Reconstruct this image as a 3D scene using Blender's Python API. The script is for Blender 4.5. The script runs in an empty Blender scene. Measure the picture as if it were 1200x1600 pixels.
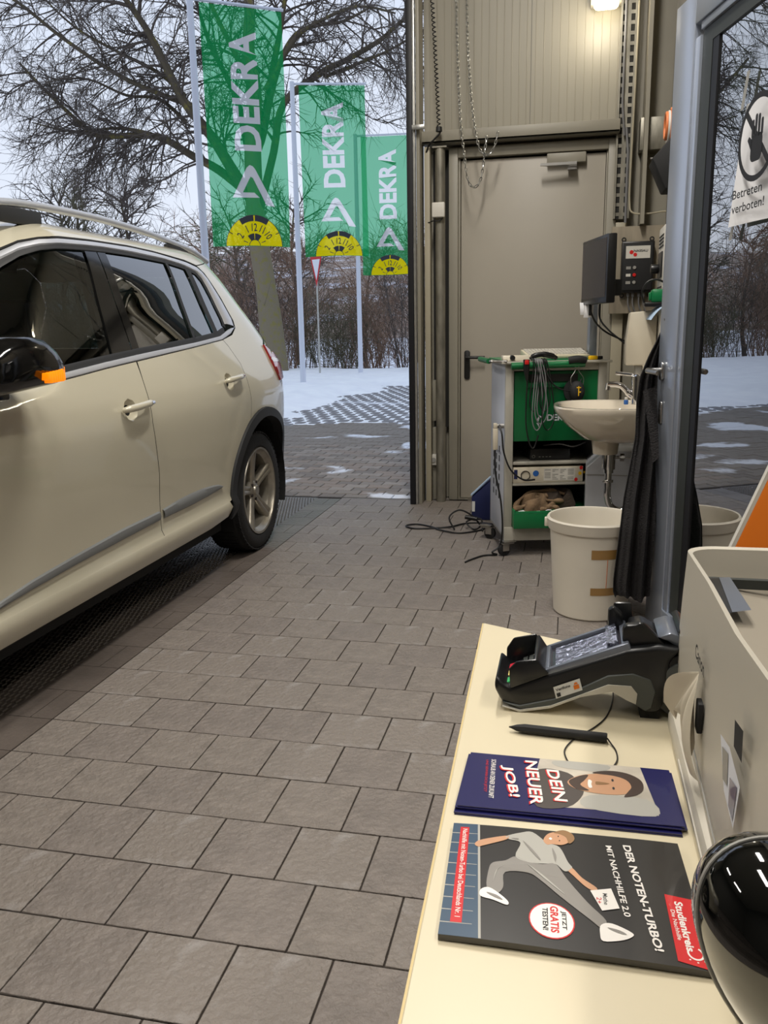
import bpy, bmesh, math, random
import numpy as np
from mathutils import Vector, Matrix, Euler
R = math.radians
scene = bpy.context.scene
C = scene.collection
rnd = random.Random(7)

# ------------------------------------------------------------------ camera
CH = 1.3
f_px, pitch, roll, yaw = 1301.16, 0.21973345, -0.0180230, -0.2206226
cam = bpy.data.cameras.new('camera'); cam_o = bpy.data.objects.new('camera', cam); C.objects.link(cam_o)
cam.sensor_fit = 'VERTICAL'; cam.sensor_height = 32.0; cam.lens = f_px / 1600 * 32.0
cam.clip_start = 0.02; cam.clip_end = 600
# rotation: look along +y turned left by |yaw|, down by pitch, rolled
rot = Matrix.Rotation(-yaw, 3, 'Z') @ Matrix.Rotation(R(90) - pitch, 3, 'X') @ Matrix.Rotation(roll, 3, 'Z')
cam_o.matrix_world = Matrix.Translation((0, 0, CH)) @ rot.to_4x4()
scene.camera = cam_o

# ------------------------------------------------------------------ world: overcast winter sky
def lin(c):
    return tuple((x / 12.92 if x <= .04045 else ((x + .055) / 1.055) ** 2.4) for x in [v / 255 for v in c])
world = bpy.data.worlds.new('overcast'); scene.world = world; world.use_nodes = True
wn = world.node_tree.nodes; wl = world.node_tree.links
bg = wn['Background']
tc = wn.new('ShaderNodeTexCoord'); sep = wn.new('ShaderNodeSeparateXYZ'); cr = wn.new('ShaderNodeValToRGB')
wl.new(tc.outputs['Generated'], sep.inputs[0]); wl.new(sep.outputs['Z'], cr.inputs[0])
cr.color_ramp.elements[0].position = 0.0; cr.color_ramp.elements[0].color = (*lin((226, 233, 246)), 1)
cr.color_ramp.elements[1].position = 0.6; cr.color_ramp.elements[1].color = (*lin((205, 218, 242)), 1)
wl.new(cr.outputs[0], bg.inputs[0]); bg.inputs[1].default_value = .93

scene.view_settings.view_transform = 'Standard'; scene.view_settings.look = 'None'
scene.view_settings.exposure = 0.25; scene.view_settings.gamma = 1.0; scene.view_settings.use_curve_mapping = False
scene.cycles.max_bounces = 8; scene.cycles.transparent_max_bounces = 24

# ------------------------------------------------------------------ materials
M = {}
def mat(name, col, rough=.6, metal=0., var=0., vscale=8., bump=0., bscale=60., coat=0., spec=.5, stretch=None, col2=None, thr=None, emis=None, pos=False):
    """col 0..255 sRGB; var = noise value variation; col2/thr = second colour in patches"""
    m = bpy.data.materials.new(name); m.use_nodes = True; n = m.node_tree.nodes; l = m.node_tree.links
    b = n['Principled BSDF']; b.inputs['Base Color'].default_value = (*lin(col), 1)
    b.inputs['Roughness'].default_value = rough; b.inputs['Metallic'].default_value = metal
    b.inputs['Coat Weight'].default_value = coat; b.inputs['Coat Roughness'].default_value = .04
    b.inputs['Specular IOR Level'].default_value = spec
    if emis: b.inputs['Emission Color'].default_value = (*lin(emis[0]), 1); b.inputs['Emission Strength'].default_value = emis[1]
    if var or bump or col2:
        t = n.new('ShaderNodeNewGeometry' if pos else 'ShaderNodeTexCoord'); mp = n.new('ShaderNodeMapping'); l.new(t.outputs['Position' if pos else 'Object'], mp.inputs[0])
        if stretch: mp.inputs['Scale'].default_value = stretch
    if var or col2:
        nz = n.new('ShaderNodeTexNoise'); nz.inputs['Scale'].default_value = vscale; nz.inputs['Detail'].default_value = 6
        l.new(mp.outputs[0], nz.inputs['Vector'])
        rp = n.new('ShaderNodeValToRGB')
        if col2:
            th = thr or (.45, .6)
            rp.color_ramp.elements[0].position, rp.color_ramp.elements[1].position = th
            rp.color_ramp.elements[0].color = (*lin(col), 1); rp.color_ramp.elements[1].color = (*lin(col2), 1)
        else:
            rp.color_ramp.elements[0].position = .3; rp.color_ramp.elements[1].position = .7
            c0 = [max(0, c * (1 - var)) for c in lin(col)]; c1 = [min(1, c * (1 + var)) for c in lin(col)]
            rp.color_ramp.elements[0].color = (*c0, 1); rp.color_ramp.elements[1].color = (*c1, 1)
        l.new(nz.outputs['Fac'], rp.inputs[0]); l.new(rp.outputs[0], b.inputs['Base Color'])
    if bump:
        nb = n.new('ShaderNodeTexNoise'); nb.inputs['Scale'].default_value = bscale; nb.inputs['Detail'].default_value = 5
        l.new(mp.outputs[0], nb.inputs['Vector'])
        bp = n.new('ShaderNodeBump'); bp.inputs['Strength'].default_value = bump; bp.inputs['Distance'].default_value = .01
        l.new(nb.outputs['Fac'], bp.inputs['Height']); l.new(bp.outputs[0], b.inputs['Normal'])
    M[name] = m; return m

def glass_mat(name, tint, ior=1.5, rough=0.0, refl_scale=1.0, refl_add=0.0):
    m = bpy.data.materials.new(name); m.use_nodes = True; n = m.node_tree.nodes; l = m.node_tree.links
    n.remove(n['Principled BSDF']); out = n['Material Output']
    tr = n.new('ShaderNodeBsdfTransparent'); tr.inputs[0].default_value = (*tint, 1)
    gl = n.new('ShaderNodeBsdfGlossy'); gl.inputs['Roughness'].default_value = rough
    fr = n.new('ShaderNodeFresnel'); fr.inputs[0].default_value = ior
    ma = n.new('ShaderNodeMath'); ma.operation = 'MULTIPLY_ADD'; ma.inputs[1].default_value = refl_scale; ma.inputs[2].default_value = refl_add; ma.use_clamp = True
    l.new(fr.outputs[0], ma.inputs[0])
    ge = n.new('ShaderNodeNewGeometry'); inv = n.new('ShaderNodeMath'); inv.operation = 'SUBTRACT'; inv.inputs[0].default_value = 1; l.new(ge.outputs['Backfacing'], inv.inputs[1])
    mb2 = n.new('ShaderNodeMath'); mb2.operation = 'MULTIPLY'; l.new(ma.outputs[0], mb2.inputs[0]); l.new(inv.outputs[0], mb2.inputs[1]); ma = mb2
    mx = n.new('ShaderNodeMixShader'); l.new(ma.outputs[0], mx.inputs[0]); l.new(tr.outputs[0], mx.inputs[1]); l.new(gl.outputs[0], mx.inputs[2])
    l.new(mx.outputs[0], out.inputs[0]); M[name] = m; return m

def cloth_flag_mat(name, col, see, tintc):
    m = bpy.data.materials.new(name); m.use_nodes = True; n = m.node_tree.nodes; l = m.node_tree.links
    n.remove(n['Principled BSDF']); out = n['Material Output']
    d = n.new('ShaderNodeBsdfDiffuse'); d.inputs[0].default_value = (*lin(col), 1)
    t = n.new('ShaderNodeBsdfTranslucent'); t.inputs[0].default_value = (*lin(col), 1)
    tr = n.new('ShaderNodeBsdfTransparent'); tr.inputs[0].default_value = (*tintc, 1)
    a = n.new('ShaderNodeMixShader'); a.inputs[0].default_value = .5; l.new(d.outputs[0], a.inputs[1]); l.new(t.outputs[0], a.inputs[2])
    b = n.new('ShaderNodeMixShader'); b.inputs[0].default_value = see; l.new(a.outputs[0], b.inputs[1]); l.new(tr.outputs[0], b.inputs[2])
    l.new(b.outputs[0], out.inputs[0]); M[name] = m; return m

mat('tile_light', (128, 120, 113), .52, var=.14, vscale=16, bump=.9, bscale=55)
mat('tile_light_b', (124, 116, 110), .52, var=.15, vscale=13, bump=.9, bscale=55)
mat('tile_light_c', (130, 122, 115), .5, bump=.9, bscale=55, vscale=12, col2=(152, 147, 144), thr=(.56, .8))
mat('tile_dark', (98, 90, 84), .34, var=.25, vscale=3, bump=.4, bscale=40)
mat('grout', (52, 45, 40), .85, var=.2)
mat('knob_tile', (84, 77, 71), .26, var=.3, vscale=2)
mat('paver', (128, 120, 112), .75, vscale=.9, bump=.4, bscale=80, col2=(222, 226, 234), thr=(.585, .62), pos=True)
mat('paver_snowy', (128, 126, 128), .75, bump=.4, bscale=80, vscale=.8, col2=(226, 230, 238), thr=(.60, .68), pos=True)
mat('joint_sand', (62, 57, 52), .9, col2=(230, 234, 242), thr=(.56, .60), vscale=.9, pos=True)
mat('snow', (246, 248, 253), .7, var=.05, vscale=3, bump=.5, bscale=8)
mat('snow_ground', (232, 236, 244), .8, vscale=.9, col2=(120, 104, 88), thr=(.52, .62), bump=.5, bscale=4)
mat('hill', (158, 142, 130), .9, vscale=.06, col2=(206, 206, 214), thr=(.55, .62), stretch=(1, 1, 8))
mat('wall_panel', (150, 145, 130), .45, var=.04, vscale=2, stretch=(6, 6, .3))
mat('wall_steel', (146, 141, 127), .45, var=.06, vscale=3)
mat('wall_cream', (170, 162, 140), .5, var=.06, vscale=3)
mat('dark_gap', (38, 37, 34), .8)
mat('concrete', (112, 108, 98), .85, var=.25, vscale=5, bump=.4, bscale=30)
mat('plaster_dirty', (142, 134, 118), .8, var=.15, vscale=6)
mat('galv', (140, 136, 124), .4, .55, var=.3, vscale=25, stretch=(1, 1, .3))
mat('galv_light', (180, 180, 176), .32, .8, var=.15, vscale=20)
mat('black_seal', (17, 18, 24), .5)
mat('door_paint', (168, 161, 148), .42, var=.03, vscale=1.5)
mat('black_plastic', (22, 22, 23), .35)
mat('black_matte', (28, 28, 29), .75)
mat('black_rubber', (26, 26, 27), .8, bump=.2, bscale=90)
mat('white_plastic', (212, 208, 198), .4)
mat('cream_plastic', (205, 196, 176), .35)
mat('grey_plastic', (150, 148, 142), .45)
mat('wood_board', (140, 130, 112), .7, var=.18, vscale=6, stretch=(4, 1, .6))
mat('chrome', (220, 220, 222), .08, 1.)
mat('wall_dim', (84, 82, 76), .7)
mat('steel', (178, 176, 172), .28, 1.)
mat('car_paint', (206, 200, 178), .36, .12, coat=1.)
mat('car_trim', (34, 35, 37), .6)
mat('car_black', (8, 8, 9), .10)
mat('car_dark', (9, 9, 10), .8)
mat('seat_cloth', (30, 31, 35), .9)
mat('alu_trim', (214, 217, 224), .42, .65)
mat('strip_grey', (116, 118, 118), .6)
mat('rail_alu', (206, 210, 218), .40, .65)
mat('alloy', (158, 152, 140), .34, .75, var=.12, vscale=30)
mat('alloy_dirty', (120, 105, 84), .5, .5, var=.2, vscale=25)
mat('disc_dark', (40, 32, 27), .7)
mat('lamp_red', (160, 20, 26), .12, coat=1.)
mat('lamp_clear', (220, 214, 210), .12, coat=1.)
mat('amber', (255, 140, 10), .2, emis=((255, 130, 8), .75))
glass_mat('car_glass', (.45, .50, .49), 1.5, refl_scale=1.0, refl_add=.03)
glass_mat('privacy_glass', (.13, .19, .17), 1.6, refl_scale=2.1, refl_add=.06)
glass_mat('door_glass', (.30, .42, .37), 1.6, refl_scale=3.2, refl_add=.18)
mat('glass_edge', (70, 96, 66), .3)
cloth_flag_mat('flag_green', (20, 170, 92), .46, (.44, .86, .66))
cloth_flag_mat('flag_white', (250, 250, 253), .42, (1, 1, 1))
cloth_flag_mat('flag_yellow', (255, 234, 14), .15, (1, .9, .2))
mat('flag_black', (44, 46, 52), .7)
mat('pole_white', (205, 210, 222), .35)
mat('sign_red', (196, 36, 44), .5)
mat('sign_white', (225, 228, 236), .5)
mat('green_paint', (8, 104, 56), .32, var=.05)
mat('green_hi', (20, 120, 70), .3)
mat('cart_grey', (168, 164, 152), .45, var=.08, vscale=9)
mat('cart_side', (190, 193, 200), .35, .1)
mat('keyboard_beige', (200, 192, 166), .5)
mat('yellow_plastic', (232, 184, 20), .4)
mat('cable_black', (18, 18, 19), .5)
mat('cable_grey', (120, 120, 122), .5)
mat('red_plastic', (210, 30, 28), .4)
mat('ceramic', (222, 212, 194), .07, coat=1.)
mat('bucket', (218, 211, 196), .42, var=.05, vscale=3)
mat('bucket_in', (176, 168, 154), .5)
mat('tape_brown', (158, 122, 70), .3)
mat('towel', (34, 32, 33), .95, var=.25, vscale=120, bump=1., bscale=160)
mat('rag', (118, 96, 72), .95, var=.35, vscale=14, bump=.5, bscale=70)
mat('rag_dark', (60, 50, 42), .95, var=.35, vscale=14, bump=.5, bscale=70)
mat('paper', (226, 226, 228), .8)
mat('paper_blue', (176, 200, 226), .8)
mat('navy', (20, 30, 78), .6)
mat('frame_blue', (168, 176, 190), .28, .5, var=.04, vscale=2)
mat('frame_dark', (48, 52, 50), .5)
mat('desk_top', (212, 201, 172), .38, var=.02, vscale=2)
mat('desk_edge', (206, 184, 130), .5)
mat('printer', (196, 190, 176), .4)
mat('printer_in', (150, 142, 128), .45)
mat('term_black', (20, 21, 23), .32)
mat('term_grey', (72, 76, 74), .5)
mat('term_white', (196, 192, 180), .45)
mat('term_silver', (120, 126, 138), .3, .5)
mat('foil', (150, 156, 176), .12, .8, bump=.9, bscale=120)
mat('ink_navy', (28, 28, 84), .28, coat=.6)
mat('ink_black', (40, 38, 37), .3, coat=.6)
mat('ink_red', (206, 34, 38), .3, coat=.6)
mat('ink_white', (232, 228, 222), .4)
mat('ink_blue', (60, 82, 104), .3, coat=.5)
mat('ink_skin', (196, 148, 112), .4, coat=.5)
mat('ink_hair', (60, 42, 32), .4, coat=.5)
mat('ink_hair_light', (140, 104, 64), .4)
mat('ink_grey', (168, 166, 158), .4)
mat('ink_trousers', (132, 128, 122), .4)
mat('ink_photo', (190, 182, 168), .35, var=.25, vscale=25, coat=.5)
mat('ink_shirt', (70, 62, 58), .4, var=.2)
mat('ink_text', (30, 30, 32), .6)
mat('orange', (226, 118, 20), .45)
mat('shell_black', (7, 8, 8), .05, coat=1.)
mat('key_red', (190, 30, 50), .4); mat('key_yellow', (226, 206, 120), .4); mat('key_green', (60, 170, 100), .4)
mat('bark', (126, 116, 96), .95, vscale=7, col2=(128, 120, 70), thr=(.50, .66), bump=1., bscale=14)
mat('bark_limb', (84, 76, 62), .95, vscale=6, col2=(120, 112, 58), thr=(.55, .7))
mat('twig', (86, 78, 72), .95)
mat('twig_red', (150, 124, 106), .95, var=.3, vscale=.7)
mat('twig_moss', (100, 96, 76), .95, var=.3, vscale=1)
mat('lamp_glow', (255, 244, 214), .4, emis=((255, 240, 205), 3.2))
mat('tube_glow', (255, 247, 226), .4, emis=((255, 240, 214), 9.0))
mat('ceiling_grey', (176, 172, 160), .7)
mat('bag_label', (214, 214, 210), .6)
mat('cu_orange', (226, 130, 76), .5)
mat('blue_dot', (40, 96, 170), .5)
mat('screen_dark', (52, 50, 56), .25)

# ------------------------------------------------------------------ mesh helpers
class MB:
    def __init__(s): s.v = []; s.f = []; s.mi = []
    def add(s, vs, fs, mi=0):
        o = len(s.v); s.v += [tuple(p) for p in vs]; s.f += [tuple(i + o for i in f) for f in fs]; s.mi += [mi] * len(fs); return s
    def box(s, a, b, mi=0, mtx=None):
        x0, y0, z0 = a; x1, y1, z1 = b
        vs = [Vector(p) for p in ((x0,y0,z0),(x1,y0,z0),(x1,y1,z0),(x0,y1,z0),(x0,y0,z1),(x1,y0,z1),(x1,y1,z1),(x0,y1,z1))]
        if mtx: vs = [mtx @ p for p in vs]
        return s.add(vs, ((0,3,2,1),(4,5,6,7),(0,1,5,4),(1,2,6,5),(2,3,7,6),(3,0,4,7)), mi)
    def cbox(s, c, d, mi=0, mtx=None):
        return s.box([c[i] - d[i] / 2 for i in range(3)], [c[i] + d[i] / 2 for i in range(3)], mi, mtx)
    def tube(s, pts, r, n=8, cap=True, mi=0):
        pts = [Vector(p) for p in pts]; k = len(pts)
        rr = r if isinstance(r, (list, tuple)) else [r] * k
        rings = []; up = None
        for i, p in enumerate(pts):
            t = (pts[min(i + 1, k - 1)] - pts[max(i - 1, 0)])
            if t.length < 1e-9: t = Vector((0, 0, 1))
            t.normalize()
            if up is None: up = Vector((0, 0, 1)) if abs(t.z) < .9 else Vector((1, 0, 0))
            a = t.cross(up)
            if a.length < 1e-6: a = t.cross(Vector((1, .3, .2)))
            a.normalize(); b = t.cross(a); up = -b if False else a.cross(t)
            rings.append([p + (a * math.cos(2 * math.pi * j / n) + b * math.sin(2 * math.pi * j / n)) * rr[i] for j in range(n)])
        vs = [q for rg in rings for q in rg]; fs = []
        for i in range(k - 1):
            for j in range(n):
                fs.append((i * n + j, i * n + (j + 1) % n, (i + 1) * n + (j + 1) % n, (i + 1) * n + j))
        if cap: fs.append(tuple(range(n - 1, -1, -1))); fs.append(tuple((k - 1) * n + j for j in range(n)))
        return s.add(vs, fs, mi)
    def cyl(s, a, b, r, n=16, mi=0, r2=None): return s.tube([a, b], [r, r if r2 is None else r2], n, True, mi)
    def lathe(s, prof, c=(0, 0, 0), n=32, mi=0, mtx=None, sx=1, sy=1):
        vs = []; fs = []; k = len(prof)
        for (r, z) in prof:
            for j in range(n):
                a = 2 * math.pi * j / n; p = Vector((c[0] + r * sx * math.cos(a), c[1] + r * sy * math.sin(a), c[2] + z)); vs.append(mtx @ p if mtx else p)
        for i in range(k - 1):
            for j in range(n): fs.append((i * n + j, i * n + (j + 1) % n, (i + 1) * n + (j + 1) % n, (i + 1) * n + j))
        return s.add(vs, fs, mi)
    def prism(s, poly, fn, d0, d1, mi=0, cap0=True):
        """poly: 2D points; fn(u,v,d)->3D"""
        n = len(poly); vs = [fn(u, v, d0) for u, v in poly] + [fn(u, v, d1) for u, v in poly]
        fs = [(i, (i + 1) % n, n + (i + 1) % n, n + i) for i in range(n)] + [tuple(range(n, 2 * n))]
        if cap0: fs.append(tuple(range(n - 1, -1, -1)))
        return s.add(vs, fs, mi)
    def make(s, name, mats, parent=None, smooth=False, bevel=0, seg=2, recalc=True, loc=None, rotz=None):
        me = bpy.data.meshes.new(name); me.from_pydata(s.v, [], s.f)
        mats = mats if isinstance(mats, (list, tuple)) else [mats]
        for m in mats: me.materials.append(M[m] if isinstance(m, str) else m)
        for p, i in zip(me.polygons, s.mi): p.material_index = i
        if bevel or recalc or smooth:
            bm = bmesh.new(); bm.from_mesh(me)
            if recalc: bmesh.ops.recalc_face_normals(bm, faces=bm.faces)
            if bevel:
                es = [e for e in bm.edges if len(e.link_faces) == 2 and e.calc_face_angle(0) > R(28)]
                bmesh.ops.bevel(bm, geom=es, offset=bevel, segments=seg, affect='EDGES', profile=.5, clamp_overlap=True)
            for fc in bm.faces: fc.smooth = bool(smooth or bevel)
            if smooth or bevel:
                for e in bm.edges:
                    if len(e.link_faces) == 2 and e.calc_face_angle(0) > (R(38) if not isinstance(smooth, float) else smooth): e.smooth = False
            bm.to_mesh(me); bm.free()
        o = bpy.data.objects.new(name, me); C.objects.link(o)
        if parent: o.parent = parent
        if loc is not None: o.location = loc
        if rotz is not None: o.rotation_euler.z = rotz
        return o
def tag(o, label=None, cat=None, group=None, kind=None):
    if label: o['label'] = label
    if cat: o['category'] = cat
    if group: o['group'] = group
    if kind: o['kind'] = kind
    return o
def thing(name, label, cat, loc=(0, 0, 0), rotz=0, group=None):
    o = bpy.data.objects.new(name, None); C.objects.link(o); o.location = loc; o.rotation_euler = (0, 0, rotz)
    o.empty_display_size = .1
    return tag(o, label, cat, group)
def struct(o, label=None): return tag(o, label, kind='structure')
_tc = {}
def text2d(s, bold=0.0):
    key = (s, bold)
    if key in _tc: return _tc[key]
    cu = bpy.data.curves.new('t', 'FONT'); cu.body = s; cu.size = 1; cu.resolution_u = 3; cu.offset = bold
    o = bpy.data.objects.new('t', cu); C.objects.link(o)
    dg = bpy.context.evaluated_depsgraph_get(); me = bpy.data.meshes.new_from_object(o.evaluated_get(dg))
    vs = [(v.co.x, v.co.y) for v in me.vertices]; fs = [tuple(p.vertices) for p in me.polygons]
    bpy.data.objects.remove(o); bpy.data.curves.remove(cu); bpy.data.meshes.remove(me)
    x0 = min(p[0] for p in vs); x1 = max(p[0] for p in vs); y0 = min(p[1] for p in vs); y1 = max(p[1] for p in vs)
    vs = [((x - x0) / (x1 - x0), (y - y0) / (y1 - y0)) for x, y in vs]
    _tc[key] = (vs, fs, (x1 - x0) / (y1 - y0)); return _tc[key]
def text(mb, s, fn, bold=0.0, mi=0):
    """fn(u,v) maps unit box to 3D"""
    vs, fs, asp = text2d(s, bold); return mb.add([fn(u, v) for u, v in vs], fs, mi)
def smoothpath(pts, k=6):
    pts = [Vector(p) for p in pts]; out = []
    P = [pts[0]] + pts + [pts[-1]]
    for i in range(1, len(P) - 2):
        for j in range(k):
            t = j / k; a, b, c, d = P[i - 1], P[i], P[i + 1], P[i + 2]
            out.append(.5 * ((2 * b) + (c - a) * t + (2 * a - 5 * b + 4 * c - d) * t * t + (3 * b - a - 3 * c + d) * t ** 3))
    out.append(P[-2]); return out
def rrect(w, h, r, n=4, cx=0, cy=0):
    out = []
    for (sx, sy, a0) in ((1, 1, 0), (-1, 1, 90), (-1, -1, 180), (1, -1, 270)):
        for i in range(n + 1):
            a = R(a0 + 90 * i / n); out.append((cx + sx * (w / 2 - r) + r * math.cos(a), cy + sy * (h / 2 - r) + r * math.sin(a)))
    return out
def ell(cx, cy, rx, ry, n=20, a0=0, a1=360):
    return [(cx + rx * math.cos(R(a0 + (a1 - a0) * i / n)), cy + ry * math.sin(R(a0 + (a1 - a0) * i / n))) for i in range(n + (0 if a1 - a0 == 360 else 1))]
def dupe(o, loc=None, rotz=None, name=None):
    c = o.copy(); C.objects.link(c)
    for ch in list(o.children):
        d = ch.copy(); C.objects.link(d); d.parent = c
        for g in list(ch.children):
            e = g.copy(); C.objects.link(e); e.parent = d
    if loc is not None: c.location = loc
    if rotz is not None: c.rotation_euler.z = rotz
    return c

# ------------------------------------------------------------------ FLOOR
TW, TD, X0, Y0 = .2141, .2214, -.128, 6.094
STRIP = -1.705
fl = struct(MB().box((-8, -3.5, -.12), (4.5, 6.13, -.006)).make('floor', 'grout'))
base_tile = {}
def tile_mesh(w, d, key, th=.006):
    if key not in base_tile:
        g = .0022
        b = MB().box((g, -d + g, -th), (w - g, -g, 0.0))
        o = b.make('tile', 'tile_light', None, bevel=.0012, seg=1); me = o.data; bpy.data.objects.remove(o)
        base_tile[key] = [me]
        for mm in ('tile_light_b', 'tile_light_c'):
            m2 = me.copy(); m2.materials[0] = M[mm]; base_tile[key].append(m2)
    return base_tile[key]
ntile = 0
rest = MB()
for k in range(-0, 42):
    yb = Y0 - (k - 1) * TD
    off = .5 if k % 2 == 0 else 0
    for j in range(-12, 24):
        xa = X0 + (j + off) * TW; xb = xa + TW
        if xb <= STRIP + .01: continue
        if k == 0 and False: continue
        x0 = max(xa, STRIP); w = xb - x0
        if k == 0: 
            continue
        vis = yb > .9 and xa < (.78 if yb < 3.6 else .72) and xb > -1.8 and (xb > -.46 * 1 or True)
        if vis and xa > .35 and yb < 3.3: vis = False
        if vis and ntile < 272:
            key = 'full' if w > TW - .002 else round(w, 3)
            ms = tile_mesh(w, TD, key)
            o = bpy.data.objects.new('tile', rnd.choice(ms)); C.objects.link(o); o.parent = fl
            o.location = (x0, yb, rnd.uniform(-.0006, .0006)); ntile += 1
        elif xa < 4.4:
            rest.box((x0 + .0022, yb - TD + .0022, -.006), (xb - .0022, yb - .0022, 0), 0)
# threshold strip row
rest.box((STRIP, Y0 + .003, -.006), (4.4, 6.13, 0), 0)
tag(rest.make('outlying_tiles', ['tile_light'], fl), kind='stuff')
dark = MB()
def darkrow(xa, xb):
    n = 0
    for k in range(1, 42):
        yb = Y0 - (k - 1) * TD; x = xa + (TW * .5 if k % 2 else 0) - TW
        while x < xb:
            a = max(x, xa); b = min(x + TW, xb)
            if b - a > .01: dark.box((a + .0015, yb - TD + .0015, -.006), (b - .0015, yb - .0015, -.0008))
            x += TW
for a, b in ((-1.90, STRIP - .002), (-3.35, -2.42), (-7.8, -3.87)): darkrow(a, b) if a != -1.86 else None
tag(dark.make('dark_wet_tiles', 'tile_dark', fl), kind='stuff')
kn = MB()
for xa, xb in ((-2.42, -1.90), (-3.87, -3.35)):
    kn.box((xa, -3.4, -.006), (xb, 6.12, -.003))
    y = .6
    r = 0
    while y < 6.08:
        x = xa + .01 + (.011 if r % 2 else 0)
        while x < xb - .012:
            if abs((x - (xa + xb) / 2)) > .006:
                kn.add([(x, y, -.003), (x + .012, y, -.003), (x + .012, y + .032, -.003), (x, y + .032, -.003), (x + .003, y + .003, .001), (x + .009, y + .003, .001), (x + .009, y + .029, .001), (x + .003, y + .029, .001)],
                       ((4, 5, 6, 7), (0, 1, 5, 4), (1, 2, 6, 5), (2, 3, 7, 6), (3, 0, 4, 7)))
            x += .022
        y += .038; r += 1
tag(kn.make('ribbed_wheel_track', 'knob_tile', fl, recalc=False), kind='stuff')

# ------------------------------------------------------------------ ROOM SHELL
YW = 6.25
# back wall right of the gate, around the steel door (door hole x -.86..0.26, z 0..2.5)
wb = MB()
wb.box((-1.06, YW, 2.50), (4.4, YW + .16, 5.2)); wb.box((-1.06, YW + .03, 0), (-.87, YW + .16, 2.5)); wb.box((.26, YW, 0), (4.4, YW + .16, 2.5)); wb.box((-.87, YW + .12, 0), (.26, YW + .16, 2.5))
wall_back = struct(wb.make('wall_back', 'wall_steel'))
struct(MB().box((-8, 6.13, 4.3), (-1.06, 6.41, 5.2)).make('wall_back_lintel', 'wall_steel')).name = 'wall_lintel'
struct(MB().box((-8, 6.13, -.1), (-5.35, 6.41, 4.3)).make('wall_back_left', 'wall_steel'))
struct(MB().box((-8.2, -3.6, -.1), (-8, 6.41, 5.2)).make('wall_left', 'wall_dim'))
struct(MB().box((-8, -3.8, -.1), (4.5, -3.6, 5.2)).make('wall_front', 'wall_dim'))
struct(MB().box((4.4, -3.6, -.1), (4.6, 6.41, 5.2)).make('wall_right', 'wall_dim'))
struct(MB().box((-8.2, -3.8, 5.2), (4.6, 6.41, 5.3)).make('ceiling', 'ceiling_grey'))
# side wall returning from the corner to the office door
sw = MB(); sw.box((.70, 5.20, 0), (.86, YW, 5.2))
struct(sw.make('wall_side', 'plaster_dirty'))
struct(MB().box((.50, 3.95, 0), (.86, 5.20, 5.2)).make('wall_pier', 'concrete', bevel=.01))
struct(MB().box((.95, 2.35, 0), (1.1, 3.95, 5.2)).box((.86, 3.80, 0), (.96, 3.95, 5.2)).make('wall_office', 'plaster_dirty'))
# sandwich panels with fine vertical ribs
for i, (xa, xb) in enumerate(((-1.04, -.326), (-.320, .27))):
    n = int((xb - xa) / .05); p = MB(); poly = [(xa, 0)]
    for k in range(n):
        x = xa + (k + .5) * (xb - xa) / n
        poly += [(x - .003, 0), (x - .001, .0014), (x + .001, .0014), (x + .003, 0)]
    poly += [(xb, 0), (xb, -.0), ]
    top = [(u, YW - .012 - v) for u, v in poly]
    prof = top + [(xb, YW + .001), (xa, YW + .001)]
    p.prism(prof, lambda u, v, d: (u, v, d), 2.60, 5.19)
    p.make('wall_panel', 'wall_panel', wall_back)
# horizontal steel channel above the door
hb = MB(); hb.box((-1.05, 6.08, 2.52), (.27, YW - .01, 2.535)); hb.box((-1.05, 6.08, 2.52), (.27, 6.095, 2.60)); hb.box((-1.05, 6.095, 2.585), (.27, YW - .01, 2.60))
tag(hb.make('steel_beam', 'wall_steel', bevel=.002), 'grey steel channel running level above the metal door', 'beam')
# far part of the beam right of the cable tray
tag(MB().box((.40, 6.10, 2.40), (.69, YW - .005, 2.60)).make('steel_beam', 'galv', bevel=.003), 'short grey steel stub beam between cable tray and concrete pillar', 'beam')
tag(MB().box((.42, 6.02, 1.93), (.445, YW - .005, 5.19)).make('steel_rail', 'wall_steel'), 'thin upright steel rail right of the cable tray', 'rail')
tag(MB().box((.60, 5.98, 1.93), (.625, 6.2, 5.19)).make('steel_rail', 'wall_cream'), 'pale upright steel rail next to the concrete pillar', 'rail')
# gate jamb: black seal, steel guide, column
g = thing('gate_jamb', 'dark upright gate jamb with a bright steel guide track', 'gate jamb', (-1.09, 5.96, 0))
MB().box((-.045, 0, 0), (-.004, .10, 5.15)).make('rubber_seal', 'black_seal', g, bevel=.004)
MB().box((-.002, .0, 0), (.014, .04, 5.15)).make('guide_track', 'galv_light', g, bevel=.003)
MB().box((.016, .03, 0), (.040, .20, 5.15)).make('jamb_plate', 'wall_steel', g, bevel=.002)
MB().box((.020, -.01, 2.60), (.05, .02, 2.62)).box((.0, -.03, 2.585), (.085, -.015, 2.615)).make('bracket', 'galv_light', g, bevel=.002)
tag(MB().box((-1.035, 6.08, .0), (-.995, 6.16, 2.50)).make('steel_post', 'wall_cream', bevel=.003), 'narrow cream steel post between gate jamb and dark recess', 'post')
tag(MB().box((-.995, 6.17, 0), (-.90, 6.22, .55)).box((-.995, 6.17, .60), (-.93, 6.24, .9)).make('base_plate', 'wall_steel', bevel=.003), 'grey steel plate closing the foot of the recess beside the door', 'plate')
rc = MB(); rc.box((-.995, 6.235, .55), (-.88, 6.25, 2.5)); struct(rc.make('recess_shade', 'dark_gap'))  # dark sheet standing in for the shade inside the recess
p = MB(); p.cyl((-.925, 6.10, 0), (-.925, 6.10, 2.49), .035, 20); p.box((-.975, 6.06, 2.488), (-.875, 6.14, 2.498))
tag(p.make('galvanised_post', 'galv', smooth=True), 'mottled galvanised round post standing left of the metal door', 'post')
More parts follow.
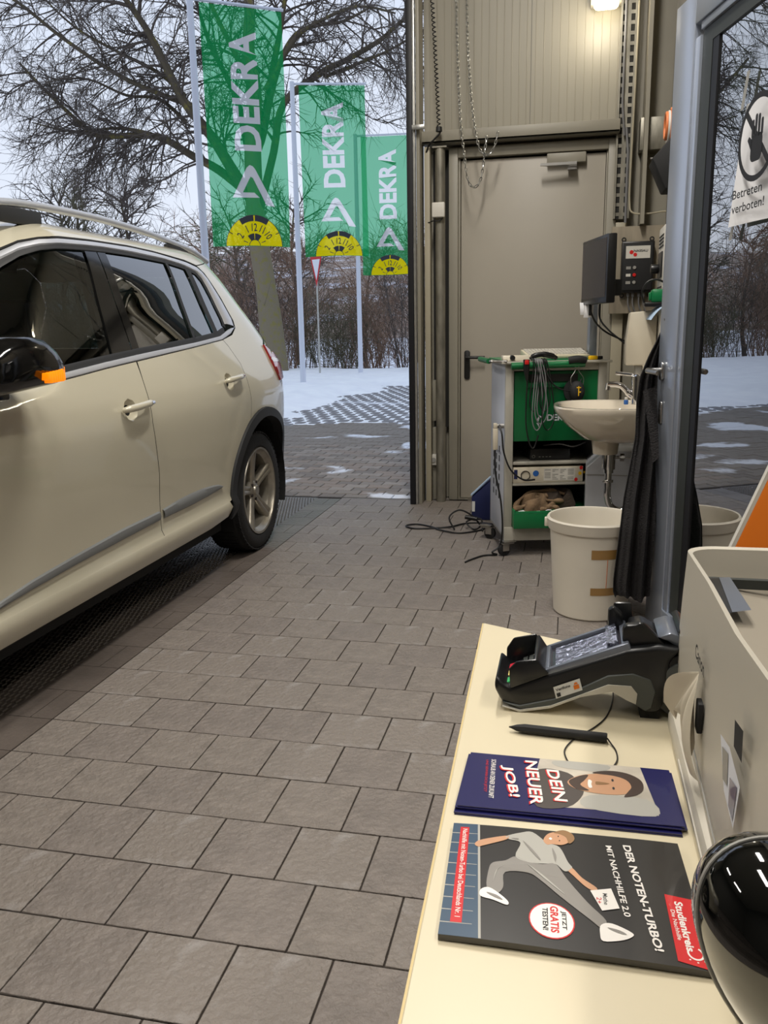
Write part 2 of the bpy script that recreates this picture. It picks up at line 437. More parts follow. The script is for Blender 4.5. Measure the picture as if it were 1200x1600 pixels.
b = thing('junction_box', 'pale square junction box on the galvanised post', 'junction box', (-.93, 6.03, 2.08))
MB().box((-.045, 0, -.05), (.045, .035, .05)).make('housing', 'white_plastic', b, bevel=.008, seg=3)
MB().tube(smoothpath([(.03, .02, -.05), (.01, .02, -.07), (-.04, .03, -.07), (-.09, .06, -.08)]), .004, 6).make('cable', 'cable_black', b)
b = thing('power_socket', 'small pale power socket low on the wall by the gate jamb', 'socket', (-.985, 6.13, .31))
MB().box((-.03, 0, -.04), (.03, .04, .04)).make('housing', 'white_plastic', b, bevel=.006)
MB().lathe([(0, 0), (.018, 0), (.018, .006), (.0, .006)], n=16, mtx=Matrix.Translation((0, -.001, 0)) @ Matrix.Rotation(R(90), 4, 'X')).make('outlet', 'grey_plastic', b)
MB().tube(smoothpath([(.03, .02, -.02), (.05, .03, .03), (.035, .05, .08), (.02, .05, .2)]), .006, 6).make('cable', 'cable_grey', b)
# steel door
d = bpy.data.objects.new('door_1', None); C.objects.link(d); d.location = (-.80, 6.2, 0); struct(d, 'plain warm grey steel door closed beside the gate')
fr = MB(); fr.box((-.075, -.03, 0), (-.01, .06, 2.50)); fr.box((1.005, -.03, 0), (1.07, .06, 2.50)); fr.box((-.01, -.03, 2.435), (1.005, .06, 2.50))
fr.box((-.01, 0.0, 0), (.004, .06, 2.435)); fr.box((.995, 0.0, 0), (1.005, .06, 2.435)); fr.make('door_frame', 'wall_steel', d, bevel=.004)
MB().box((.008, .012, .012), (.992, .055, 2.42)).make('door_leaf', 'door_paint', d, bevel=.003)
MB().box((-.01, -.02, 0), (1.0, .05, .010)).make('threshold', 'galv', d)
h = MB(); pl = rrect(.042, .21, .018, 5); h.prism(pl, lambda u, v, q: (.055 + u, .012 - q, 1.01 + v), 0, .012)
h.tube([(.055, 0, 1.065), (.055, -.045, 1.065)], .010, 12); h.tube(smoothpath([(.055, -.05, 1.065), (.08, -.055, 1.065), (.19, -.05, 1.065)]), .011, 12)
h.make('door_handle', 'black_plastic', d, bevel=.002)
h = MB(); h.box((.60, -.045, 2.36), (.86, .01, 2.425)); h.make('door_closer', 'wall_steel', d, bevel=.006)
h = MB(); h.tube([(.79, -.06, 2.335), (.56, -.10, 2.345)], .010, 6); h.box((.74, -.075, 2.31), (.80, -.03, 2.36)); h.box((.56, -.115, 2.335), (.80, -.10, 2.352)); h.make('closer_arm', 'steel', d)
# cable tray (perforated)
t = thing('cable_tray', 'tall perforated steel cable tray running up the wall', 'cable tray', (.30, 6.13, 0))
tr = MB()
tr.box((-.05, .0, 1.98), (-.038, .05, 5.15)); tr.box((.040, .0, 1.98), (.052, .05, 5.15))
tr.box((-.012, .03, 1.98), (.016, .033, 5.15))
z = 2.0
while z < 5.1:
    for (a, bb) in ((-.038, -.012), (.016, .040)): tr.box((a, .028, z), (bb, .034, z + .022))
    z += .062
tr.make('tray', 'galv', t, bevel=0)
MB().box((-.040, .034, 1.98), (.042, .040, 5.15)).make('tray_back', 'dark_gap', t)
MB().tube(smoothpath([(.06, -.02, 5.1), (.058, -.02, 3.2), (.05, -.02, 2.3), (.052, -.02, 2.08), (.075, -.03, 2.01), (.18, -.04, 2.0), (.29, -.10, 2.0), (.31, -.2, 1.93)]), .006, 8).make('conduit', 'wall_cream', t)
MB().tube([(.012, -.005, 2.55), (.028, -.012, 2.4), (.03, -.01, 1.95)], .008, 8).tube([(-.02, -.01, 5.1), (-.02, -.01, 2.7), (-.0, -.01, 2.5)], .007, 8).make('cable', 'cable_grey', t)
tag(MB().box((-.03, .0, 0), (.045, .05, 1.96)).make('cable_duct', 'wall_cream', loc=(.30, 6.17, 0), bevel=.003), 'cream cable duct below the perforated tray, behind the wooden board', 'duct')
# plywood board with gate control
tag(MB().box((.245, 6.10, 1.355), (.655, 6.125, 1.925)).make('wooden_board', 'wood_board', bevel=.002), 'weathered wooden board behind the black gate control box', 'board')
c = thing('control_box', 'black gate control box with logo plate and three buttons', 'control box', (.415, 6.09, 1.655))
MB().box((-.105, -.075, -.165), (.105, 0, .165)).make('housing', 'black_plastic', c, bevel=.008)
MB().box((-.095, -.083, -.150), (.095, -.073, .155)).make('cover', 'black_matte', c, bevel=.004)
for sx in (-1, 1):
    for sz in (-1, 1):
        MB().lathe([(.008, -.004), (.016, -.004), (.016, .004), (.008, .004), (.008, -.004)], n=14, mtx=Matrix.Translation((sx * .09, -.012, sz * .182)) @ Matrix.Rotation(R(90), 4, 'X')).make('mounting_lug', 'black_plastic', c)
pm = MB().box((-.078, -.0855, .055), (.078, -.083, .135)).make('logo_plate', 'white_plastic', c)
lg = MB(); lg.prism(ell(-.042, .095, .013, .013, 18), lambda u, v, q: (u, q, v), -.0855, -.0868); lg.make('red_dot', 'red_plastic', pm); lg = MB(); lg.prism(ell(-.018, .079, .012, .012, 18), lambda u, v, q: (u, q, v), -.0855, -.0868)
lg.make('red_dot', 'red_plastic', pm)
text(MB(), 'NASSAU', lambda u, v: (-.028 + u * .09, -.0872, .096 + v * .015), .02).make('lettering', 'ink_text', pm, recalc=False)
for i, (zz, m2) in enumerate(((-.005, 'grey_plastic'), (-.052, 'red_plastic'), (-.10, 'grey_plastic'))):
    MB().lathe([(0, .008), (.009, .008), (.012, .004), (.012, 0)], n=16, mtx=Matrix.Translation((-.018, -.083, zz)) @ Matrix.Rotation(R(90), 4, 'X')).make('push_button', m2, c, smooth=True)
    MB().box((-.072, -.0845, zz - .009), (-.042, -.083, zz + .009)).make('button_label', 'white_plastic' if i == 1 else 'grey_plastic', c)
for x in (-.05, -.02, .02, .05):
    MB().cyl((x, -.04, -.165), (x, -.04, -.19), .010, 10).tube(smoothpath([(x, -.04, -.19), (x + .005, -.03, -.25), (x + .04, -.01, -.33)]), .005, 6).make('cable_gland', 'cable_grey', c)
# vented wall unit on the pier, green glove, roll of hoses
v = thing('wall_unit', 'pale grey vented electrical unit on the concrete pillar', 'electrical unit', (.50, 4.75, 1.37))
MB().box((-.055, -.13, 0), (0, .15, .41)).make('housing', 'white_plastic', v, bevel=.008)
for k in range(4):
    MB().box((-.058, -.10, .36 - k * .018), (-.054, .12, .366 - k * .018)).make('vent_slot', 'black_matte', v); MB().box((-.058, -.10, .10 - k * .018), (-.054, .12, .106 - k * .018)).make('vent_slot', 'black_matte', v)
MB().box((-.062, -.09, .15), (-.054, .10, .28)).make('display', 'black_plastic', v, bevel=.003)
MB().cyl((-.06, .06, .2), (-.10, .06, .2), .025, 14).make('dial', 'black_plastic', v, bevel=.004)
h = thing('hose_reel', 'coil of orange and white hose hung on the concrete pillar', 'hose', (.49, 4.9, 2.29))
for i, (m2, dz, rr) in enumerate((('cu_orange', 0, .085), ('white_plastic', -.005, .075), ('cu_orange', .004, .062))):
    pts = [(-.015 - .012 * i, rr * math.cos(a * math.pi / 12), dz + rr * math.sin(a * math.pi / 12)) for a in range(25)]
    MB().tube(pts, .009, 8).make('hose_coil', m2, h, smooth=True)
s = thing('wall_speaker', 'dark angular loudspeaker on the pillar below the hose coil', 'loudspeaker', (.47, 4.9, 2.1))
MB().prism([(-.09, .02), (.0, .12), (.03, .12), (.03, -.13), (-.02, -.13)], lambda u, w, q: (u, q, w), -.12, .12).make('housing', 'black_matte', s, bevel=.006)
MB().cyl((-.085, -.05, .03), (-.095, -.05, .03), .006, 10).make('screw', 'steel', s)
# lamp
l = thing('bulkhead_lamp', 'small lit bulkhead lamp high on the back wall', 'lamp', (.155, 6.16, 3.36))
MB().box((-.10, 0, -.05), (.10, .075, .15)).make('lamp_base', 'white_plastic', l, bevel=.01)
MB().box((-.08, -.06, -.085), (.08, .03, .12)).make('diffuser', 'lamp_glow', l, bevel=.03, seg=3)
li = bpy.data.lights.new('bulkhead_light', 'POINT'); li.energy = 5; li.color = (1, .90, .72); li.shadow_soft_size = .08
lo = bpy.data.objects.new('bulkhead_light', li); C.objects.link(lo); lo.location = (.12, 5.98, 3.2)
# coiled cable, chains
cc = thing('coiled_cable', 'black coiled spiral cable hanging beside the gate jamb', 'cable', (-1.02, 6.02, 2.6))
pts = []
for i in range(760):
    z = i / 760 * 2.4; a = i * 2 * math.pi / 9; cx = .10 - .07 * z + .012 * math.sin(z * 2); pts.append((cx + .011 * math.cos(a), .011 * math.sin(a), z))
MB().tube(pts, .0036, 5).make('coil', 'cable_black', cc, smooth=True)
MB().tube(smoothpath([(.10, 0, 0), (.105, 0, -.03), (.06, .01, -.07), (.02, .04, -.10), (-.01, .08, -.16)]), .006, 8).lathe([(0, .02), (.02, .015), (.022, -.015), (0, -.02)], (.10, 0, -.005), 12).make('plug_end', 'cable_black', cc, smooth=True)
def chain(name, label, path, link=.026):
    path = smoothpath(path, 10); L = 0; seg = []
    for a, b in zip(path[:-1], path[1:]): L += (b - a).length
    n = int(L / link); mb = MB(); acc = 0; i = 0
    cum = [0]
    for a, b in zip(path[:-1], path[1:]): cum.append(cum[-1] + (b - a).length)
    for k in range(n):
        s0 = k * link
        i = max(0, min(len(path) - 2, int(np.searchsorted(cum, s0) - 1)))
        p = path[i] + (path[i + 1] - path[i]) * ((s0 - cum[i]) / max(cum[i + 1] - cum[i], 1e-6)); t = (path[i + 1] - path[i]).normalized()
        a = t.cross(Vector((0, 1, 0) if k % 2 else (1, .3, .1))).normalized()
        pts = [p + t * (.017 * math.cos(q * math.pi / 4)) + a * (.007 * math.sin(q * math.pi / 4)) for q in range(9)]
        mb.tube(pts, .0030, 4, False)
    return tag(mb.make(name, 'galv_light', smooth=True), label, 'chain')
chain('pull_chain', 'long galvanised pull chain loop hanging lowest before the door', [(-.801, 6.0, 4.9), (-.80, 6.0, 3.4), (-.775, 6.0, 2.7), (-.745, 6.0, 2.42), (-.72, 6.0, 2.26), (-.675, 6.0, 2.21), (-.63, 6.0, 2.27), (-.605, 6.0, 2.45), (-.59, 6.0, 2.56)])
chain('pull_chain', 'second galvanised chain, right of the longer loop, hooked to the beam', [(-.735, 5.98, 4.9), (-.73, 5.98, 3.4), (-.70, 5.98, 2.8), (-.655, 5.98, 2.50), (-.62, 5.98, 2.42), (-.58, 5.98, 2.41), (-.54, 5.98, 2.46), (-.515, 5.98, 2.56)])
# ceiling tube fixtures (real room lighting)
for i, (x, y) in enumerate(((-.40, 3.1), (-1.0, .6), (-1.0, -1.8), (-5.2, 3.0), (-5.2, 0.2), (1.9, .6), (1.9, -1.8))):
    t = thing('tube_light', 'long fluorescent ceiling fixture, ' + ('nearest the gate over the tiled aisle', 'above the middle of the tiled aisle', 'at the rear end over the tiled aisle', 'over the far side of the car near the gate', 'over the far side of the car, away from the gate', 'over the office beside the desk', 'at the rear end of the office')[i], 'ceiling light', (x, y, 4.75), 0, 'fluorescent ceiling fixtures')
    MB().box((-.08, -.75, 0), (.08, .75, .08)).make('housing', 'white_plastic', t, bevel=.005)
    MB().cyl((0, -.72, -.03), (0, .72, -.03), .018, 12).make('tube', 'tube_glow', t, smooth=True)
    li = bpy.data.lights.new('fixture_light', 'AREA'); li.shape = 'RECTANGLE'; li.size = .25; li.size_y = 1.5; li.energy = (105, 52, 26, 60, 40, 42, 30)[i]; li.color = (1, .95, .88)
    lo = bpy.data.objects.new('fixture_light', li); C.objects.link(lo); lo.parent = t; lo.location = (0, 0, -.06)

# ------------------------------------------------------------------ GLASS OFFICE DOOR (leaf)
dvec = Vector((.26, -1, 0)).normalized()
gd = bpy.data.objects.new('door_2', None); C.objects.link(gd); gd.location = (.383, 3.69, 0); gd.rotation_euler.z = math.atan2(dvec.y, dvec.x)
struct(gd, 'glazed aluminium office door standing open, blue-grey frame')
LW, LH = 1.22, 2.46
# local: +x toward hinge (toward viewer), local y: leaf thickness; viewer side is local -y?
sd = MB()
YS = -1
def fb(a, b, c, d_, y0=0, y1=.055): return ((a, min(y0, y1), c), (b, max(y0, y1), d_))
MB().box((0, -.028, .012), (.188, .028, LH)).make('stile', 'frame_blue', gd, bevel=.004)
MB().box((.190, -.022, .10), (.232, .022, LH - .16)).make('glazing_bead', 'frame_blue', gd, bevel=.003)
MB().box((.234, -.012, .10), (.318, .012, LH - .12)).make('gasket', 'frame_dark', gd)
MB().box((.318, -.010, .13), (.368, .010, LH - .18)).make('gasket_inner', 'black_seal', gd)
MB().box((LW - .125, -.028, .012), (LW, .028, LH)).make('hinge_stile', 'frame_blue', gd, bevel=.004)
MB().box((.188, -.028, LH - .115), (LW - .125, .028, LH)).make('top_rail', 'frame_blue', gd, bevel=.004)
MB().box((.232, -.022, LH - .145), (LW - .125, .022, LH - .117)).make('top_bead', 'frame_blue', gd, bevel=.003)
MB().box((.318, -.012, LH - .20), (LW - .125, .012, LH - .147)).make('top_gasket', 'frame_dark', gd)
MB().box((.188, -.028, .012), (LW - .125, .028, .115)).make('bottom_rail', 'frame_blue', gd, bevel=.004)
MB().box((.368, -.004, .115), (LW - .125, .004, LH - .195)).make('glass_pane', 'door_glass', gd)
MB().box((.368, .0045, .115), (.438, .010, LH - .195)).make('pane_edge_strip', 'glass_edge', gd)
# side facing the workshop (viewer) = the -(normal) side; find sign
nrm = Vector((-dvec.y, dvec.x, 0)); side = 1 if (Vector((0, 0, 0)) - Vector((.383, 3.69, 0))).dot(nrm) > 0 else -1
def leafy(q): return side * (.028 + q)
h = MB(); h.prism(rrect(.042, .075, .018, 5), lambda u, v, q: (.062 + u, leafy(q), 1.10 + v), 0, .012)
h.tube(smoothpath([(.062, leafy(.01), 1.103), (.062, leafy(.05), 1.103), (.072, leafy(.068), 1.103), (.11, leafy(.072), 1.103), (.20, leafy(.070), 1.101)]), .0115, 12)
h.make('door_handle', 'steel', gd, bevel=.002)
h = MB(); h.prism(rrect(.034, .095, .015, 5), lambda u, v, q: (.066 + u, leafy(q), .93 + v), 0, .008); h.make('lock_plate', 'steel', gd, bevel=.002)
h = MB(); h.prism(ell(.066, .94, .006, .006, 10), lambda u, v, q: (u, leafy(q), v), .008, .009); h.box((.064, min(leafy(.008), leafy(.009)), .915), (.068, max(leafy(.008), leafy(.009)), .94)); h.make('keyhole', 'black_matte', gd)
# sheet with the no-entry pictogram taped to the pane
def lf(u, v, q): return (u, side * (.006 + q), v)
pn = thing('notice_sheet', 'curling white paper notice with a no-entry hand sign taped to the glass', 'notice', tuple(gd.location), gd.rotation_euler.z)
nu, nv = .600, 1.60   # lower left corner along leaf / height
sh = MB(); N_ = 10; W_, H_ = .32, .375
vs = []; 
for j in range(N_ + 1):
    for i in range(N_ + 1):
        u = i / N_; v_ = j / N_; cur = .010 + .02 * (1 - v_) ** 3 * (1 - u) + .006 * math.sin(3 * u + 4 * v_)
        vs.append(lf(nu + u * W_ + .02 * v_, nv + v_ * H_, cur))
sh.add(vs, [(j * (N_ + 1) + i, j * (N_ + 1) + i + 1, (j + 1) * (N_ + 1) + i + 1, (j + 1) * (N_ + 1) + i) for j in range(N_) for i in range(N_)])
sh.make('sheet', 'paper', pn, smooth=True, recalc=False)
ic = MB(); cxu, cyv = nu + .185, nv + .245
o_ = ell(0, 0, .128, .128, 40); i_ = ell(0, 0, .110, .110, 40)
for k in range(40): ic.add([lf(cxu + a[0], cyv + a[1], .040) for a in (o_[k], o_[(k + 1) % 40], i_[(k + 1) % 40], i_[k])], ((0, 1, 2, 3),))
ic.add([lf(cxu + a, cyv + b, .040) for a, b in ((-.088, .074), (-.074, .088), (.088, -.074), (.074, -.088))], ((0, 1, 2, 3),))
ic.add([lf(cxu + a, cyv + b, .041) for a, b in rrect(.075, .08, .02, 4, 0, -.03)], (tuple(range(20)),))
for k, (dx, dl) in enumerate(((-.03, .055), (-.010, .068), (.010, .065), (.03, .05))): ic.add([lf(cxu + a, cyv + b, .041) for a, b in rrect(.015, dl, .007, 4, dx, dl / 2)], (tuple(range(20)),))
ic.add([lf(cxu + a, cyv + b, .041) for a, b in ((-.035, -.035), (-.062, .0), (-.052, .01), (-.028, -.005))], ((0, 1, 2, 3),))
ic.make('pictogram', 'ink_text', pn, recalc=False)
tx = MB(); text(tx, 'Betreten', lambda u, v: lf(nu + .045 + u * .20, nv + .080 + v * .028, .042), .01); text(tx, 'verboten!', lambda u, v: lf(nu + .045 + u * .22, nv + .036 + v * .028, .042), .01)
tx.make('lettering', 'ink_text', pn, recalc=False)
for (a, b, w_, h_) in ((nu - .0, nv + .36, .022, .11), (nu - .02, nv - .04, .022, .10)):
    MB().add([lf(a, b, .016), lf(a + w_, b, .016), lf(a + w_ + .03, b + h_, .016), lf(a + .03, b + h_, .016)], ((0, 1, 2, 3),)).make('tape_strip', 'grey_plastic', pn, recalc=False)
st = MB(); st.prism(ell(.44, 1.32, .045, .072, 28), lambda u, v, q: (u, -side * (.005 + q), v), 0, .001)
s_ = tag(st.make('round_sticker', 'ink_red', loc=tuple(gd.location)), 'small round red sticker on the far side of the glass door', 'sticker'); s_.rotation_euler.z = gd.rotation_euler.z
text(MB(), 'ZIEHEN', lambda u, v: (.41 + u * .06, side * (-.0045), 1.31 + v * .02)).make('lettering', 'ink_white', s_, recalc=False)

# ------------------------------------------------------------------ CAR
XC = -2.65
def pchip(tab):
    xs = np.array([a for a, b in tab], float); ys = np.array([b for a, b in tab], float)
    h = np.diff(xs); dl = np.diff(ys) / h; m = np.zeros(len(xs))
    for i in range(1, len(xs) - 1):
        if dl[i - 1] * dl[i] > 0: m[i] = 2 * dl[i - 1] * dl[i] / (dl[i - 1] + dl[i])
    m[0] = dl[0]; m[-1] = dl[-1]; xs = xs.tolist(); ys = ys.tolist(); h = h.tolist(); m = m.tolist()
    import bisect
    def f(x):
        x = min(max(x, xs[0]), xs[-1]); i = min(max(bisect.bisect_left(xs, x) - 1, 0), len(xs) - 2)
        s = (x - xs[i]) / h[i]; a = s * s * (3 - 2 * s); b = s * s * s - s * s; c = b - s * s + s
        return ys[i] * (1 - a) + ys[i + 1] * a + h[i] * (m[i] * c + m[i + 1] * b)
    return f
cw=pchip([(.18,.80),(.27,.845),(.33,.878),(.37,.89),(.42,.872),(.50,.876),(.75,.902),(.92,.912),(1.0,.902),(1.1,.872),(1.2,.835),(1.4,.755),(1.66,.64),(1.70,.60),(1.735,.515),(1.76,.39),(1.775,.18),(1.78,.02)])
yR=pchip([(.18,5.42),(.27,5.52),(.45,5.58),(.72,5.58),(.95,5.56),(1.05,5.55),(1.15,5.48),(1.3,5.36),(1.5,5.17),(1.64,5.03),(1.70,4.92),(1.74,4.7),(1.765,4.3),(1.78,3.6)])
yF=pchip([(.18,.75),(.27,.68),(.45,.63),(.70,.62),(.85,.66),(.95,.80),(1.02,1.10),(1.08,1.6),(1.12,2.0),(1.3,2.25),(1.64,2.75),(1.70,2.9),(1.74,3.05),(1.78,3.3)])
LR=1.3; LF=1.3
kR=pchip([(.18,.82),(1.0,.78),(1.1,.7),(1.3,.7),(1.64,.7),(1.70,.6),(1.78,.1)])
kF=pchip([(.18,.8),(1.1,.8),(1.3,.45),(1.64,.35),(1.78,.1)])
def bz(u, a, b, c, d): v = 1 - u; return v * v * v * a + 3 * v * v * u * b + 3 * v * u * u * c + u * u * u * d
def craw(t, z):
    w = cw(z); r = yR(z); y0 = r - kR(z); f = yF(z); f0 = f + kF(z)
    if t > y0:
        u = min((t - y0) / LR, 1.0); return Vector((bz(u, w, w, .72 * w, 0), bz(u, y0, y0 + .62 * (r - y0), r - .015, r), z))
    if t < f0:
        u = min((f0 - t) / LF, 1.0); return Vector((bz(u, w, w, .75 * w, 0), bz(u, f0, f0 - .62 * (f0 - f), f + .02, f), z))
    return Vector((w, t, z))
def CS(t, z, side=1, ins=0.0):
    p = craw(t, z)
    if ins:
        e = .004; a = craw(t + e, z) - craw(t - e, z); b = craw(t, min(z + e, 1.78)) - craw(t, z - e)
        n = a.cross(b)
        if n.length < 1e-9: n = Vector((0, 0, 1))
        n.normalize(); p = p - n * ins
    return Vector((XC + side * p.x, p.y, p.z))
car = thing('car', 'beige compact sport utility car with dark windows parked in the gateway, indicator glowing', 'car', (XC, 3.3, 0))
bpy.context.view_layer.update()
def clip(poly, x0, x1, y0, y1):
    for ax, lim, sg in ((0, x0, 1), (0, x1, -1), (1, y0, 1), (1, y1, -1)):
        out = []; n = len(poly)
        for i in range(n):
            a = poly[i]; b = poly[(i + 1) % n]; da = (a[ax] - lim) * sg; db = (b[ax] - lim) * sg
            if da >= 0: out.append(a)
            if (da > 0 and db < 0) or (da < 0 and db > 0):
                t = da / (da - db); out.append((a[0] + (b[0] - a[0]) * t, a[1] + (b[1] - a[1]) * t))
        poly = out
        if len(poly) < 3: return []
    return poly
def offset_poly(p, d):
    n = len(p); A = sum(p[i][0] * p[(i + 1) % n][1] - p[(i + 1) % n][0] * p[i][1] for i in range(n)); sg = 1 if A > 0 else -1
    out = []
    for i in range(n):
        a, b, c = Vector(p[i - 1]), Vector(p[i]), Vector(p[(i + 1) % n])
        e1 = (b - a); e2 = (c - b)
        if e1.length < 1e-6 or e2.length < 1e-6: out.append(p[i]); continue
        e1.normalize(); e2.normalize(); n1 = Vector((-e1.y, e1.x)) * sg; n2 = Vector((-e2.y, e2.x)) * sg; m = n1 + n2
        if m.length < 1e-3: out.append(p[i]); continue
        m = m / max(m.dot(n1), .4); out.append((b.x + m.x * d, b.y + m.y * d))
    return out
def inside(p, x, y):
    c = False; n = len(p); j = n - 1
    for i in range(n):
        if (p[i][1] > y) != (p[j][1] > y) and x < (p[j][0] - p[i][0]) * (y - p[i][1]) / (p[j][1] - p[i][1]) + p[i][0]: c = not c
        j = i
    return c
zgrid = [i * .03 for i in range(6, 23)] + [.69, .72, .75, .78, .81, .84, .87, .9, .93, .96, .98, 1.0, 1.02, 1.04, 1.07, 1.1] + [1.13 + .035 * i for i in range(16)] + [1.68, 1.695, 1.71, 1.722, 1.735, 1.745, 1.755, 1.763, 1.77, 1.776, 1.78]
zgrid = sorted(set(round(z, 4) for z in zgrid))
def panel_mb(poly, side=1, ins=0.0, mb=None, dt=.05, shrink=0.0, zg=None, hole=None):
    if sum(poly[i][0] * poly[(i + 1) % len(poly)][1] - poly[(i + 1) % len(poly)][0] * poly[i][1] for i in range(len(poly))) < 0: poly = list(reversed(poly))
    if shrink: poly = offset_poly(poly, shrink)
    if hole and False:
        hc = hole[::-1] if sum(hole[i][0] * hole[(i + 1) % len(hole)][1] - hole[(i + 1) % len(hole)][0] * hole[i][1] for i in range(len(hole))) > 0 else hole
        bi, bj = min(((i, j) for i in range(len(poly)) for j in range(len(hc))), key=lambda q: (poly[q[0]][0] - hc[q[1]][0]) ** 2 + (poly[q[0]][1] - hc[q[1]][1]) ** 2)
        poly = poly[:bi + 1] + hc[bj:] + hc[:bj + 1] + poly[bi:]
    mb = mb or MB(); zg = zg or zgrid
    t0 = min(p[0] for p in poly); t1 = max(p[0] for p in poly); z0 = min(p[1] for p in poly); z1 = max(p[1] for p in poly)
    key = {}; hr = hole[0] if hole else None
    def vid(t, z):
        k = (round(t, 4), round(z, 4))
        if k not in key: key[k] = len(mb.v); mb.v.append(tuple(CS(k[0], k[1], side, ins)))
        return key[k]
    i0 = int(math.floor(t0 / dt)); i1 = int(math.ceil(t1 / dt))
    for i in range(i0, i1):
        for a, b in zip(zg[:-1], zg[1:]):
            if b <= z0 or a >= z1: continue
            if hr and i * dt >= hr[0] - 1e-6 and (i + 1) * dt <= hr[1] + 1e-6 and a >= hr[2] - 1e-6 and b <= hr[3] + 1e-6: continue
            c = clip(poly, i * dt, (i + 1) * dt, a, b)
            if len(c) < 3: continue
            ids = []
            for p in c:
                q = vid(*p)
                if q not in ids: ids.append(q)
            if len(ids) >= 3:
                mb.f.append(tuple(ids) if side > 0 else tuple(reversed(ids))); mb.mi.append(0)
    if hr:
        ts = [hr[0] + dt * k for k in range(int(round((hr[1] - hr[0]) / dt)) + 1)]; zs = [z for z in zg if hr[2] - 1e-6 <= z <= hr[3] + 1e-6]
        per = [(t, zs[0]) for t in ts[:-1]] + [(ts[-1], z) for z in zs[:-1]] + [(t, zs[-1]) for t in ts[:0:-1]] + [(ts[0], z) for z in zs[:0:-1]]
        ec, er = hole[1], hole[2]
        inner_ = []
        for p in per:
            a_ = math.atan2((p[1] - ec[1]) / er[1], (p[0] - ec[0]) / er[0]); inner_.append((ec[0] + er[0] * math.cos(a_), ec[1] + er[1] * math.sin(a_)))
        for k in range(len(per)):
            k2 = (k + 1) % len(per); f_ = (vid(*per[k]), vid(*per[k2]), vid(*inner_[k2]), vid(*inner_[k])); mb.f.append(f_ if side > 0 else f_[::-1]); mb.mi.append(0)
    return mb
def cpanel(name, poly, m, ins=0.0, sides=(1, -1), shrink=0.0, par=None, label=None, thick=None, dt=.05, hole=None):
    for s in sides:
        mb = panel_mb(poly, s, ins, shrink=shrink, dt=dt, hole=hole)
        if thick:
            for q in range(len(poly)):
                a, b = poly[q], poly[(q + 1) % len(poly)]
                mb.add([CS(*a, s, ins), CS(*b, s, ins), CS(*b, s, ins + thick), CS(*a, s, ins + thick)], ((0, 1, 2, 3),))
        me_o = mb.make(name, m, None, recalc=False)
        bm = bmesh.new(); bm.from_mesh(me_o.data); bmesh.ops.remove_doubles(bm, verts=bm.verts, dist=.0004)
        for f_ in bm.faces: f_.smooth = True
        for e in bm.edges:
            if len(e.link_faces) == 2 and e.calc_face_angle(0) > R(45): e.smooth = False
        bm.to_mesh(me_o.data); bm.free()
        me_o.parent = par or car; me_o.matrix_parent_inverse = (par or car).matrix_world.inverted() if not par else Matrix.Translation(-Vector((XC, 3.3, 0)))
        if label: me_o['label'] = label
        last = me_o
    return last
def cpart(mb, name, m, smooth=False, bevel=0, par=None, label=None, recalc=True):
    """mb given in world coordinates -> part of the car"""
    if par is None or True:
        off = Vector((XC, 3.3, 0)); mb.v = [tuple(Vector(p) - off) for p in mb.v]
    o = mb.make(name, m, par or car, smooth=smooth, bevel=bevel, recalc=recalc)
    if label: o['label'] = label
    return o
HY, HZ, RA = 4.62, .36, .49      # rear wheel-arch circle
FY = 1.60
def arc(cy, cz, r, a0, a1, n=16): return [(cy + r * math.cos(R(a0 + (a1 - a0) * i / n)), cz + r * math.sin(R(a0 + (a1 - a0) * i / n))) for i in range(n + 1)]
# glass opening outline (traced on the side surface)
top_in = [(2.02, 1.30), (2.16, 1.40), (2.34, 1.49), (2.512, 1.562), (2.677, 1.604), (2.856, 1.627), (3.116, 1.642), (3.281, 1.650), (3.45, 1.655), (3.664, 1.655), (3.999, 1.645), (4.19, 1.628), (4.33, 1.600)]
rear_in = [(4.365, 1.56), (4.386, 1.461), (4.405, 1.330)]
low_in = [(4.361, 1.286), (4.258, 1.263), (3.955, 1.239), (3.362, 1.203), (3.052, 1.181), (2.79, 1.160), (2.35, 1.12), (2.10, 1.10)]
glass_o = top_in + rear_in + [(4.392, 1.305)] + low_in + [(2.05, 1.14)]
chrome_o = [(1.98, 1.325), (2.13, 1.43), (2.32, 1.523), (2.515, 1.592), (2.680, 1.632), (2.866, 1.652), (3.126, 1.666), (3.378, 1.676), (3.71, 1.680), (3.929, 1.673), (4.248, 1.650), (4.37, 1.628), (4.415, 1.596), (4.44, 1.56), (4.494, 1.464), (4.531, 1.345), (4.517, 1.313), (4.438, 1.275), (4.281, 1.243), (3.876, 1.212), (3.283, 1.172), (3.03, 1.155), (2.772, 1.134), (2.35, 1.098), (2.04, 1.075), (2.0, 1.12)]
gap = [(3.378, 1.673), (3.379, 1.66), (3.303, 1.286), (3.288, 1.18), (3.277, 1.104), (3.269, 1.045), (3.262, .915), (3.29, .8), (3.318, .681), (3.334, .505), (3.345, .39)]
qgap = [(4.281, 1.243), (4.323, 1.205), (4.354, 1.158), (4.390, 1.111), (4.397, 1.063), (4.408, .961), (4.414, .891), (4.405, .80)]
belt_r = [p for p in chrome_o if p[1] < 1.26 and 3.30 < p[0] <= 4.281]         # right-to-left
belt_f = [(3.283, 1.172), (3.03, 1.155), (2.772, 1.134), (2.35, 1.098), (2.20, 1.085)]
archr_front = [p for p in arc(HY, HZ, RA, 118, 176, 12)]
front_door = [(2.10, .39), (1.95, .75), (2.00, 1.06), (2.10, 1.085)] + belt_f[::-1][1:] + gap[4:]
rear_door = [(3.288, 1.18)][:0] + [(3.29, 1.172)] + belt_r[::-1] + qgap[1:] + archr_front + [(4.10, .39)] + gap[4:][::-1]
